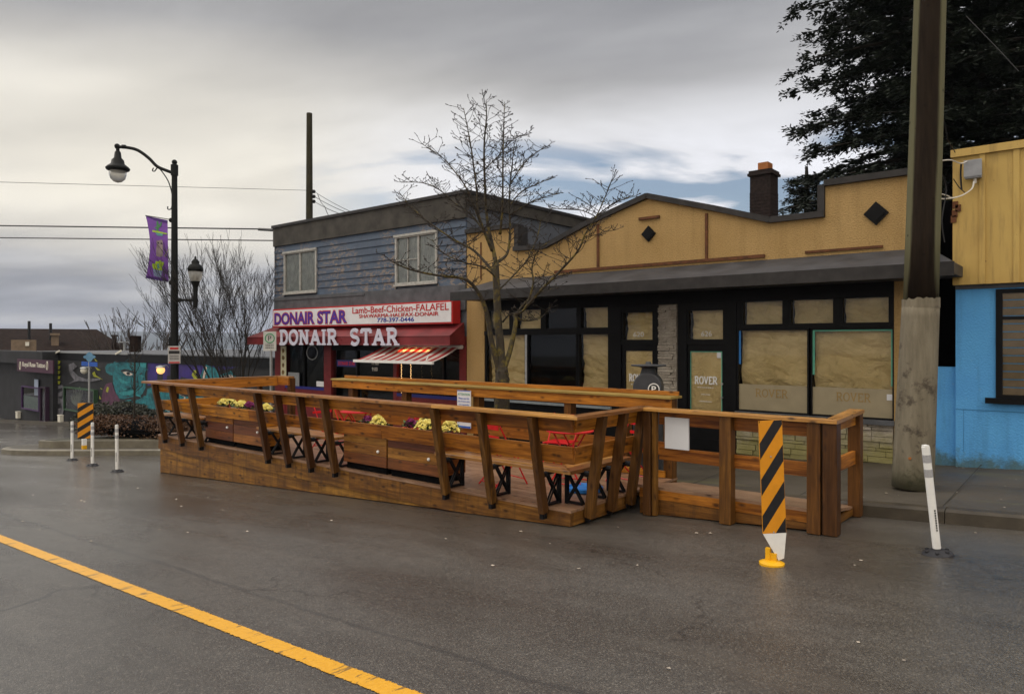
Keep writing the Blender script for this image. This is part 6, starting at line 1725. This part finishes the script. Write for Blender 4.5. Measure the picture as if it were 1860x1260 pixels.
# ================================================================ painted building across
YM = 14.0
mbl = thing('mural_building', 'long low charcoal building covered by a painted mural across the side street', 'building', (-30, YM, -1.5))
mx0, mx1 = -47, -22.6; mz1 = H - .60
m = MB(); m.box(mx0, mx1, YM, YM+12, road_z(mx0, 9)-.3, mz1); m.build('wall', M['mural_black'], mbl)
m = MB(); m.box(mx0-.1, mx1+.08, YM-.08, YM+12.1, mz1+.001, mz1+.05); m.build('roof_edge', M['greytrim'], mbl)
m = MB(); m.box(mx0-.1, X_(236, YM), YM-.11, YM-.081, mz1-.02, mz1+.06); m.build('roof_edge', M['steel'], mbl)
m = MB(); m.box(mx0, mx1, YM-.04, YM-.001, mz1-.35, mz1-.002); m.build('fascia', M['blackframe'], mbl)
LAY = [0]
def mur(poly, col, nm='mural_paint', y=None):
    LAY[0] += 1; yy = YM - .004 - LAY[0]*.0012
    m = MB(); pts = [XZ(px, py, yy) for px, py in poly]; n = len(pts)
    a_ = sum(pts[i-1][0]*pts[i][1]-pts[i][0]*pts[i-1][1] for i in range(n))
    if a_ < 0: pts = pts[::-1]
    m.add([(x, yy, z) for x, z in pts], [tuple(range(n))]); return m.build(nm, col, mbl)
def mp(c): return (20+c[0]*280/1604, 620+c[1]*220/1260)
teal = plain('mural_teal', (.008,.12,.145), .6, .55, 5); teald = plain('mural_dark_teal', (.006,.075,.095), .6, .4, 4); teall = plain('mural_light_teal', (.02,.2,.22), .6, .3, 5)
purp = plain('mural_plum', (.07,.022,.05), .6, .4, 3); violet = plain('mural_violet', (.022,.012,.12), .6, .5, 1.5); ylw = plain('mural_yellow_green', (.26,.28,.02), .6, .3, 6)
greyp = plain('mural_grey', (.10,.10,.115), .6, .6, 3); bone = plain('mural_bone', (.5,.42,.36), .6, .2, 6); mblk = plain('mural_black_paint', (.012,.012,.015), .6)
mur([mp(c) for c in [(1420,185),(1604,185),(1604,380),(1560,370),(1500,390),(1480,350),(1430,330)]], violet)
mur([(268,650),(440,652),(430,668),(400,672),(388,680),(370,676),(350,690),(330,684),(318,700),(268,700)], violet)
mur([(286,700),(286,678),(291,678),(291,668),(296,668),(296,700)], mblk); mur([(303,700),(303,682),(310,682),(310,700)], mblk)
mur([mp(c) for c in [(1075,200),(1140,185),(1260,185),(1410,190),(1410,290),(1395,330),(1400,480),(1370,540),(1330,580),(1240,600),(1130,595),(1100,560),(1080,500),(1060,430),(1060,330),(1050,260)]], teal)
mur([mp(c) for c in [(980,270),(1000,235),(1050,225),(1100,250),(1100,310),(1075,350),(1030,350),(990,320)]], teal)
mur([mp(c) for c in [(1005,275),(1040,250),(1075,265),(1080,305),(1050,325),(1015,310)]], teald)
mur([mp(c) for c in [(1130,185),(1200,190),(1190,230),(1150,250),(1120,230)]], teald)
mur([mp(c) for c in [(1150,330),(1180,300),(1240,310),(1290,340),(1330,350),(1310,375),(1240,375),(1180,360)]], teald)
mur([mp(c) for c in [(1160,320),(1200,312),(1240,325),(1270,342),(1240,355),(1200,350)]], bone)
mur([mp(c) for c in [(1205,318),(1235,322),(1240,345),(1215,350),(1200,335)]], mblk)
mur([mp(c) for c in [(1140,300),(1180,285),(1250,300),(1290,325),(1260,325),(1200,305),(1150,318)]], mblk)
mur([mp(c) for c in [(1120,380),(1160,400),(1210,420),(1250,410),(1200,440),(1140,430)]], teall)
mur([mp(c) for c in [(1110,520),(1200,520),(1300,500),(1330,520),(1240,560),(1150,560)]], teall)
mur([mp(c) for c in [(1180,470),(1260,470),(1330,455),(1340,470),(1260,490),(1190,485)]], teald)
mur([mp(c) for c in [(1330,185),(1410,190),(1405,290),(1350,260)]], teall)
mur([mp(c) for c in [(960,500),(990,440),(1050,425),(1080,520),(1130,600),(1140,660),(1100,700),(1010,710),(950,690),(940,600)]], purp)
mur([mp(c) for c in [(1130,610),(1330,560),(1330,600),(1200,640),(1130,660)]], mblk)
mur([mp(c) for c in [(1140,680),(1200,640),(1330,600),(1400,560),(1420,600),(1400,700),(1330,720),(1200,725)]], teal)
mur([mp(c) for c in [(1000,470),(1020,480),(1010,530),(985,520)]], ylw)
mur([(268,706),(290,698),(318,706),(330,720),(370,720),(372,745),(330,752),(300,765),(275,758),(262,735)], teal)
for q in ([(272,712),(285,722),(276,728)], [(290,718),(300,740),(286,738)], [(310,715),(326,730),(316,742)], [(335,722),(352,735),(340,744)]): mur(q, teald)
for a_, b_, c_, d_ in ((300,704,278,716), (278,716,290,738), (290,738,310,748), (318,712,335,720), (335,720,328,740)):
    mur([(a_,b_),(a_+2,b_+1.5),(c_+2,d_+1.5),(c_,d_)], bone)
mur([(373,662),(391,668),(398,682),(420,673),(430,686),(384,690),(362,686)], teal); mur([(373,664),(376,668),(372,688),(368,686)], bone); mur([(398,684),(420,680),(428,686)], bone)
mur([(352,672),(360,672),(355,680),(362,690),(354,690),(348,681)], ylw)
mur([mp(c) for c in [(600,240),(650,220),(690,260),(640,300),(700,360),(780,390),(930,380),(930,400),(820,420),(700,410),(600,440),(660,400),(620,350),(600,290)]], greyp)
for q in ([(860,170),(905,210),(880,205)], [(870,260),(935,300),(900,300)], [(845,330),(870,310),(885,350),(960,400),(900,375),(860,365)], [(930,480),(960,500),(935,495)], [(920,560),(940,600),(920,600)]): mur([mp(c) for c in q], ylw)
for k in range(5): mur([mp(c) for c in [(460,190+k*52),(515,205+k*52),(505,235+k*52),(450,240+k*52),(490,215+k*52)]], ylw)
for q in ([(450,470),(530,450),(565,480),(560,560),(540,640),(555,700),(530,780),(460,790),(445,700),(470,620),(450,560)],): mur([mp(c) for c in q], greyp)
for q in ([(470,500),(530,480),(540,510),(480,540)], [(480,580),(540,560),(530,600)], [(465,660),(520,640),(530,690),(480,700)]): mur([mp(c) for c in q], mblk)
rr = random.Random(31)
for k in range(46):   # brush strokes over the face and sleeve
    if k < 32: cx_, cy_ = rr.uniform(1080, 1390), rr.uniform(200, 570)
    else: cx_, cy_ = rr.uniform(1150, 1380), rr.uniform(620, 715)
    if abs(cx_-1220) < 60 and abs(cy_-335) < 45: continue
    L_ = rr.uniform(25, 75); a0 = rr.uniform(-.5, .9); cv = rr.uniform(-.8, .8); w_ = rr.uniform(4, 10); up_p, dn_p = [], []
    for i in range(6):
        t = i/5; a_ = a0 + cv*t; x_ = cx_ + L_*t*math.cos(a_); y_ = cy_ + L_*t*math.sin(a_); ww = w_*math.sin(PI*(t*.9+.05))
        up_p.append(mp((x_, y_-ww))); dn_p.append(mp((x_, y_+ww)))
    mur(up_p + dn_p[::-1], (teald, teall, teald, mblk)[k % 4])
# mural wall window (dark with a painted plant shape)
def mwin(c0, c1, frame, nm, parent=mbl, fillm='softblack'):
    a_ = XZ(*mp(c0), YM); b_ = XZ(*mp(c1), YM); x0, x1 = a_[0], b_[0]; z1_ = a_[1]; z0_ = b_[1]
    m = MB(); f = .07; y0 = YM-.2; y1 = YM-.001
    m.box(x0-f, x0, y0, y1, z0_-f, z1_+f); m.box(x1, x1+f, y0, y1, z0_-f, z1_+f); m.box(x0, x1, y0, y1, z1_, z1_+f); m.box(x0, x1, y0, y1, z0_-f, z0_)
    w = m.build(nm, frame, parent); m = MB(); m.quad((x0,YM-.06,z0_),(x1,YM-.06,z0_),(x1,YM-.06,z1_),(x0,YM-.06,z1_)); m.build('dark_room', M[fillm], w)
    m = MB(); m.quad((x0,YM-.14,z0_),(x1,YM-.14,z0_),(x1,YM-.14,z1_),(x0,YM-.14,z1_)); m.build('pane', M['glass'], w); return w, (x0, x1, z0_, z1_)
w, r_ = mwin((590,480), (900,745), plain('dim_green_frame', (.03,.07,.035), .5), 'window')
m = MB(); rr = random.Random(4); cxx = r_[0]+(r_[1]-r_[0])*.42; czz = r_[2]+.2
for k in range(60):
    a_ = rr.uniform(.2, PI-.2); l = rr.uniform(.5, 1.1); m.beam((cxx, YM-.1, czz), (cxx+math.cos(a_)*l, YM-.1, czz+math.sin(a_)*l), .01, .03, up=(0,1,0))
m.build('window_plant', plain('pale_fern_decal', (.22,.26,.22), .6), w)
shp = thing('tattoo_shop', 'dark corner shopfront with a plum signboard and purple trimmed window', 'building', (-46, YM-.3, -2.9))
m = MB(); xa, xb = X_(-60, YM-.3), X_(96, YM-.3); m.box(xa, xb, YM-.3, YM-.001, road_z(-46, 9)-.2, mz1+.05); m.box(xa, xb, YM-.8, YM-.301, H-1.25, H-.55+.0); m.build('wall', M['mural_black'], shp)
ysg = YM-.86
def sr(px, py): return XZ(px, py, ysg)
a_ = sr(31, 652); b_ = sr(96, 678)
m = MB(); m.box(a_[0], b_[0], ysg, YM-.801, b_[1]-.02, a_[1]+.02); sgp = m.build('signboard', plain('plum_signboard', (.05,.012,.03), .5), shp)
m = MB(); textY(m, 'Royal Rose Tattoo', sr(41,0)[0], sr(82,0)[0], sr(60,669)[1], sr(60,658)[1], ysg, depth=.01, offset=.015)
for px in (37, 86):
    c0 = sr(px, 664); m.tube([(c0[0]+.12*math.cos(k*PI/8), ysg-.01, c0[1]+.22*math.sin(k*PI/8)) for k in range(17)], .022, 4)
m.build('sign_lettering', M['cream'], sgp)
YM0 = YM; YM = YM - .3
w, r_ = mwin((150,470), (325,715), plain('purple_window_trim', (.05,.018,.08), .5), 'window', shp)
m = MB(); m.box(r_[0]+.02, r_[1]-.02, YM-.10, YM-.08, r_[2], r_[2]+.7); m.build('window_vinyl', plain('grey_green_vinyl', (.07,.12,.10), .5), w)
m = MB(); m.box(r_[0]+(r_[1]-r_[0])*.68, r_[0]+(r_[1]-r_[0])*.9, YM-.12, YM-.101, r_[2]+.8, r_[2]+1.7); m.build('poster', plain('pale_blue_poster', (.3,.36,.48), .5), w)
w, r_ = mwin((345,480), (395,830), plain('dark_plum_trim', (.03,.012,.03), .5), 'door', shp)
YM = YM0
for px, py, lab, lit in ((153, 673, 'unlit cream globe wall lamp left on the painted wall', 0), (292, 672, 'lit amber globe wall lamp on the violet part of the painted wall', 1)):
    c = onY(px, py, YM-.35); t = thing('wall_lamp', lab, 'lamp', tuple(c))
    m = MB(); m.sm = True; m.blob(tuple(c), .17, 14, 10); m.build('globe', M['cream'] if not lit else emit('lit_globe', (.9,.5,.16), 1.1), t)
    m = MB(); m.lathe(tuple(c+Vector((0,0,.10))), [(.2,0),(.17,.06),(.05,.1)], 12); m.tube([c+Vector((0,0,.15)), c+Vector((0,.25,.2)), c+Vector((0,.34,.1))], .02, 5); m.build('hood', M['steel'], t)
for px, py, lab in ((110, 760, 'small white utility box low on the painted wall by the shop corner'), (33, 753, 'small white utility box at the left edge of the corner shopfront')):
    c = onY(px, py, YM-.4); m = MB(); m.box(c.x-.18, c.x+.18, c.y-.08, c.y+.08, c.z-.2, c.z+.15); m.box(c.x-.2, c.x+.2, c.y-.1, c.y+.1, c.z+.151, c.z+.2)
    o = m.build('utility_box', M['cream']); tag(o, lab, 'utility box')
# roof slabs and houses behind
def vbox(mb, px0, px1, py0, py1, d, depth):
    vd_ = Vector(adir((px0+px1)/2)+(0,)).normalized()
    a_ = atd(px0, py1, d); b_ = atd(px1, py1, d); c_ = atd(px1, py0, d); e_ = atd(px0, py0, d); o = vd_*depth
    mb.add([a_, b_, c_, e_, a_+o, b_+o, c_+o, e_+o], [(0,1,2,3),(7,6,5,4),(0,4,5,1),(1,5,6,2),(2,6,7,3),(3,7,4,0)])
fh = thing('distant_house', 'distant house with a broad dark hipped shingle roof above the corner shop', 'house', tuple(atd(130, 660, 62)))
m = MB(); vbox(m, -40, 222, 632, 700, 62, 12); m.build('wall', M['beige'], fh)
m = MB(); V = lambda px, py, d: atd(px, py, d)
A0, A1, A2, A3 = V(-60,638,60), V(238,640,60), V(176,598,68), V(-60,596,68); A4, A5 = V(236,636,78), V(-60,636,78)
m.add([A0,A1,A2,A3,A4,A5, A0-Vector((0,0,.25)), A1-Vector((0,0,.25)), A4-Vector((0,0,.25))], [(0,1,2,3),(1,4,2),(3,2,4,5),(0,6,7,1),(1,7,8,4)]); rf = m.build('roof', M['brownroof'], fh)
m = MB(); vbox(m, 93, 107, 607, 630, 62, 1.2); vbox(m, 91, 109, 605, 609, 61.8, 1.6); m.build('chimney', M['beige'], rf)
m = MB(); vbox(m, 203, 212, 610, 634, 61, 1.0); vbox(m, 201, 214, 608, 611, 60.8, 1.3); m.build('chimney', M['brownroof'], rf)
m = MB(); vbox(m, 40, 53, 618, 629, 59, .3); m.build('window', M['cream'], fh)
dh = thing('distant_house', 'low tan house end with a small window at the left edge below the dark roof', 'house', tuple(atd(40, 640, 56)))
m = MB(); vbox(m, 20, 66, 617, 640, 56, 3); m.build('wall', M['beige'], dh)
m = MB(); vbox(m, 46, 53, 621, 628, 55.9, .1); m.build('window', M['cream'], dh)
for px, py, lab in ((53, 583, 'short dark vent pipe on the distant roof, the left one'), (92, 587, 'short dark vent pipe on the distant roof, the right one')):
    m = MB(); m.tube([V(px, 640, 64), V(px, py, 64)], .12, 6); tag(m.build('vent_pipe', M['wire']), lab, 'vent pipe')
m = MB(); m.tube([onY(226,650,17), onY(226,622,17)], .06, 6); m.box(onY(226,620,17).x-.3, onY(226,620,17).x+.3, 16.8, 17.2, onY(226,622,17).z, onY(226,620,17).z)
tag(m.build('roof_vent', M['steel']), 'small metal roof vent standing on the painted building', 'vent')
m = MB(); m.tube([onY(246,660,16), onY(246,610,16), onY(247,617,16)], [.3,.3,.25], 8); tag(m.build('roof_stack', M['brownroof']), 'dark stubby stack on the roof of the painted building', 'vent')
for px in (98, 210):
    m = MB(); m.beam(onY(px, 643, YM-.15), onY(px+10, 637, YM-.15), .05, .08); tag(m.build('roof_lamp', M['cream']), 'short slanted white floodlight arm on the roof edge of the painted building, ' + ('left one' if px == 98 else 'right one'), 'lamp', 'floodlights on the painted building')
# ================================================================ power pole behind and cables
pd = 33.0
pp = atd(562, 620, pd); PPz = -3
wp = thing('power_pole', 'plain wooden power pole rising behind the siding building', 'utility pole', (pp.x, pp.y, PPz))
m = MB(); tt = atd(562, 206, pd); m.tube([Vector((pp.x, pp.y, PPz)), tt], [.21, .13], 10); m.build('pole_shaft', plain('tarred_pole_wood', (.03,.026,.013), .8, .3, 3), wp)
m = MB()
for py in (348, 357, 366): m.blob(tuple(atd(570, py, pd-.1)), .09, 6, 5)
m.build('insulator', M['wire'], wp)
def cable(pts, r, lab, name='overhead_cable', mat='wire', sag=0.0, group=None, cat='cable'):
    m = MB(); out_ = []
    for i in range(len(pts)-1):
        a_, b_ = pts[i], pts[i+1]
        for k in range(13):
            t = k/12; out_.append(a_+(b_-a_)*t - Vector((0,0,sag*4*t*(1-t))))
    m.tube(out_, r, 4, caps=False); return tag(m.build(name, M[mat]), lab, cat, group)
G_ = 'overhead cables crossing the sky on the left'
cable([atd(-30,330,26), atd(563,346,pd)], .009, 'thin topmost overhead cable running to the power pole', group=G_)
cable([atd(-30,409.5,24), atd(470,416,23.5), onY(502,420,YF+.3)], .022, 'thicker middle overhead cable ending at the corner of the siding building', group=G_)
cable([atd(-30,431.5,24), onY(502,437,YF+.3)], .018, 'lowest overhead cable meeting the side of the siding building', group=G_)
m = MB(); m.tube([atd(470,416.5,23.4), atd(497,418,22.8)], .045, 8); tag(m.build('cable_splice', M['wire']), 'black splice tube on the middle cable near the siding building', 'cable fitting')
cable([atd(571,348,pd), atd(645,388,27)], .012, 'upper service wire sloping right from the power pole', sag=.05, group='service wires right of the power pole')
cable([atd(571,357,pd), atd(640,390,27)], .014, 'middle service wire sloping right from the power pole', sag=.05, group='service wires right of the power pole')
cable([atd(571,366,pd), atd(628,392,27)], .014, 'lowest service wire sloping right from the power pole', sag=.05, group='service wires right of the power pole')
cable([atd(577,352,pd), atd(590,375,30), atd(602,396,28)], .016, 'loose drop wire hanging in a curve below the service wires', sag=.1, group='service wires right of the power pole')
# cables at the right
c0 = onY(1766, 325, ry-.2)
def Q(px, py, d=None): return onY(px, py, 11.3) if d is None else onY(px, py, d)
cable(smooth_pts([Q(1769,330,12.0), Q(1765,343,11.9), Q(1745,356,11.7), Q(1720,361,11.2), Q(1704,361,10.6)]), .011, 'white cable looping from the grey utility box to the pole', 'utility_cable', 'whitecable')
cable(smooth_pts([Q(1710,292,10.6), Q(1728,291,11.2), Q(1745,297,11.8), Q(1757,293,12.0)]), .009, 'pale cable running from the pole over the fascia corner', 'utility_cable', 'whitecable')
cable(smooth_pts([Q(1732,325,11.9), Q(1742,340,11.95), Q(1753,350,11.95)]), .008, 'short black cable on the corner of the mustard fascia', 'utility_cable')
cable(smooth_pts([Q(1746,297,12.0), Q(1745,320,12.05), Q(1747,345,12.05)]), .012, 'vertical dark cable down the mustard fascia left of the box', 'utility_cable')
cable(smooth_pts([Q(1712,316,10.6), Q(1719,345,10.7), Q(1711,400,10.6), Q(1716,440,10.6)]), .008, 'slack dark cable hanging behind the utility pole', 'utility_cable')
cable(smooth_pts([Q(1708,352,10.6), Q(1722,356,11.2), Q(1732,362,11.9)]), .009, 'short pale cable below the white loop', 'utility_cable', 'whitecable')
cable([Q(1755,30,10.5), Q(1815,92,10.5), Q(1850,130,10.5)], .006, 'thin guy wire at the top right in front of the conifer', 'guy_wire')
cable([Q(1718,30+10,10.6), Q(1714,130,10.6), Q(1711,200,10.55), Q(1722,255,10.8), Q(1735,277,11.4)], .006, 'thin wire dropping along the pole in front of the conifer', 'guy_wire')
m = MB(); 
for k, (px, py) in enumerate(((1736, 372), (1741, 378), (1735, 388), (1733, 398))): 
    p = onY(px, py, ry-.13); m.box(p.x-.04, p.x+.03, ry-.14, ry-.118, p.z-.05, p.z+.05)
tag(m.build('broken_flashing', M['rust']), 'torn dark flashing hanging at the corner of the mustard fascia', 'flashing')
# litter and small stones on the road: nobody could count them
m = MB(); rr = random.Random(12)
for k in range(110):
    y = rr.uniform(2.8, 8.9) if rr.random() < .7 else rr.uniform(8.4, 8.95); x = rr.uniform(-16, 1) 
    if -15.2 < x < -4.4 and y > 6.3: continue
    if -4.6 < x < -2 and y > 7.5: continue
    z = road_z(x, y)+.006; s = rr.uniform(.006, .022)
    a_ = rr.uniform(0, PI); m.add([(x+math.cos(a_+q)*s*(1+.5*rr.random()), y+math.sin(a_+q)*s, z+rr.uniform(0,.006)) for q in (0, 1.6, 3.1, 4.7)], [(0,1,2,3)])
for k in range(60):
    x = rr.uniform(-4, 1); y = rr.uniform(9.3, 12.1); z = walk_z(x, y)+.006; s = rr.uniform(.006, .02); a_ = rr.uniform(0, PI)
    m.add([(x+math.cos(a_+q)*s, y+math.sin(a_+q)*s, z+rr.uniform(0,.006)) for q in (0, 1.6, 3.1, 4.7)], [(0,1,2,3)])
tag(m.build('litter', plain('pale_litter', (.38,.33,.27), .7, .4, 3)), 'scattered pale scraps and petals lying on the wet asphalt', 'litter', kind='stuff')
# ================================================================ haze
mh = bpy.data.materials.new('thin_air'); mh.use_nodes = True; nt = mh.node_tree; nt.nodes.clear()
out = N(nt, 'OutputMaterial'); pv = N(nt, 'VolumePrincipled'); pv.inputs['Color'].default_value = (.75, .83, 1, 1); pv.inputs['Density'].default_value = .00017; pv.inputs['Anisotropy'].default_value = .2
L(nt, pv.outputs[0], out.inputs['Volume'])
m = MB(); m.box(-6100, 2100, -2100, 6100, -60, 120); tag(m.build('haze', mh), kind='stuff')
# ================================================================ world, sun, camera
w = bpy.data.worlds.new('World'); scene.world = w; w.use_nodes = True
nt = w.node_tree; nt.nodes.clear()
out = N(nt, 'OutputWorld'); bg = N(nt, 'Background'); L(nt, bg.outputs[0], out.inputs[0])
tc = N(nt, 'TexCoord'); sp = N(nt, 'SeparateXYZ'); L(nt, tc.outputs['Generated'], sp.inputs[0])
sky = N(nt, 'TexSky'); sky.sky_type = 'NISHITA'; sky.sun_disc = False
SUN_AZ = math.radians(198); SUN_EL = math.radians(38)      # azimuth measured from +X towards +Y
sky.sun_elevation = SUN_EL; sky.sun_rotation = PI/2 - SUN_AZ
zz = mth(nt, 'MAXIMUM', sp.outputs[2], 0.0)
den = mth(nt, 'ADD', zz, .12)
cx = N(nt, 'CombineXYZ'); L(nt, mth(nt, 'DIVIDE', sp.outputs[0], den), cx.inputs[0]); L(nt, mth(nt, 'DIVIDE', sp.outputs[1], den), cx.inputs[1])
rotm = N(nt, 'Mapping'); rotm.inputs['Rotation'].default_value = (0, 0, -math.radians(118)); rotm.inputs['Scale'].default_value = (1, 1, 1); L(nt, cx.outputs[0], rotm.inputs[0])
st = N(nt, 'Mapping'); st.inputs['Scale'].default_value = (1.0, .55, 1); L(nt, rotm.outputs[0], st.inputs[0])
n1 = noise_n(nt, st.outputs[0], .5, 5, .5, .3)
n2 = noise_n(nt, st.outputs[0], 1.5, 5, .5, .3)
# elevation (sine) distorted by the clouds
el = mth(nt, 'ADD', zz, mth(nt, 'MULTIPLY', mth(nt, 'SUBTRACT', n1, .5), .30))
base = ramp(nt, el, [(0, (.18,.205,.26)), (.05, (.24,.255,.30)), (.10, (.36,.365,.39)), (.17, (.55,.55,.57)), (.24, (.46,.46,.47)), (.33, (.34,.34,.355)), (.44, (.27,.275,.295)), (1, (.5,.5,.52))])
col = mix(nt, 1.0, base, ramp(nt, n2, [(.32, (.72,.725,.74)), (.5, (.95,.95,.95)), (.68, (1.28,1.275,1.25))]), 'MULTIPLY')
# bright warm break in the clouds, low on the left, where the sun stands behind them
gd = Vector(adir(215) + (.27,)).normalized()
dt = N(nt, 'VectorMath', operation='DOT_PRODUCT'); L(nt, tc.outputs['Generated'], dt.inputs[0]); dt.inputs[1].default_value = gd
g1 = mth(nt, 'MULTIPLY', mth(nt, 'POWER', mth(nt, 'MAXIMUM', dt.outputs['Value'], 0), 7), ramp(nt, el, [(.05, .15), (.12, .9), (.2, 1), (.27, .7), (.36, .12)]))
gl = mix(nt, mth(nt, 'MULTIPLY', g1, .8), col, mix(nt, n2, (.66,.62,.54), (1.0,.93,.77)))
# blue gaps on the right
rd = Vector(adir(1200) + (.24,)).normalized()
dr_ = N(nt, 'VectorMath', operation='DOT_PRODUCT'); L(nt, tc.outputs['Generated'], dr_.inputs[0]); dr_.inputs[1].default_value = rd
rg_ = ramp(nt, dr_.outputs['Value'], [(.88, 0), (.97, 1)])
cloudw = mix(nt, mth(nt, 'MULTIPLY', mth(nt, 'MULTIPLY', rg_, ramp(nt, zz, [(.08, .3), (.16, 1), (.24, 1), (.34, 0)])), ramp(nt, n2, [(.4, .3), (.62, 1)])), gl, (.80,.81,.86))
gapm = mth(nt, 'MULTIPLY', mth(nt, 'MULTIPLY', rg_, ramp(nt, n2, [(.46, 1), (.53, 0)])), ramp(nt, zz, [(.08, 0), (.14, 1), (.24, 1), (.3, 0)]))
skb = mix(nt, 1.0, sky.outputs[0], (.085,.085,.085), 'MULTIPLY')
fin = mix(nt, mth(nt, 'MULTIPLY', gapm, .9), cloudw, skb)
# overcast sky grows brighter overhead; warm glow behind the camera is added facade fill
bd = Vector((.55, -.83, .25)).normalized()
db = N(nt, 'VectorMath', operation='DOT_PRODUCT'); L(nt, tc.outputs['Generated'], db.inputs[0]); db.inputs[1].default_value = bd
k = mth(nt, 'ADD', mth(nt, 'MULTIPLY', ramp(nt, zz, [(.5, 0), (.85, 1)]), 1.7), mth(nt, 'MULTIPLY', ramp(nt, db.outputs['Value'], [(-.1, 0), (.7, 1)]), 1.9))
k = mth(nt, 'ADD', k, 1.0)
warm = mix(nt, ramp(nt, db.outputs['Value'], [(-.1, 0), (.6, 1)]), (1,1,1), (1.12, 1.0, .82))
fin = mix(nt, 1.0, fin, warm, 'MULTIPLY')
sc = N(nt, 'VectorMath', operation='SCALE'); L(nt, fin, sc.inputs[0]); L(nt, k, sc.inputs['Scale'])
L(nt, sc.outputs[0], bg.inputs[0]); bg.inputs[1].default_value = 1.0
sl = bpy.data.lights.new('sun', 'SUN'); sl.energy = .9; sl.angle = math.radians(30); sl.color = (1, .93, .82)
so = bpy.data.objects.new('sun', sl); C.objects.link(so)
sdv = Vector((math.cos(SUN_AZ)*math.cos(SUN_EL), math.sin(SUN_AZ)*math.cos(SUN_EL), math.sin(SUN_EL)))
so.rotation_euler = sdv.to_track_quat('Z', 'Y').to_euler(); so.location = (-10, -10, 20)
cam = bpy.data.cameras.new('camera'); co = bpy.data.objects.new('camera', cam); C.objects.link(co)
co.location = (0, 0, H); co.rotation_euler = (PI/2, 0, math.radians(40)); cam.sensor_width = 36; cam.lens = 36*F/1860; cam.shift_y = -10/1860
cam.clip_start = .05; cam.clip_end = 12000
scene.camera = co
scene.view_settings.view_transform = 'Standard'; scene.view_settings.look = 'None'; scene.view_settings.gamma = 1
scene.view_settings.exposure = 0.27
scene.cycles.max_bounces = 6; scene.cycles.transparent_max_bounces = 12
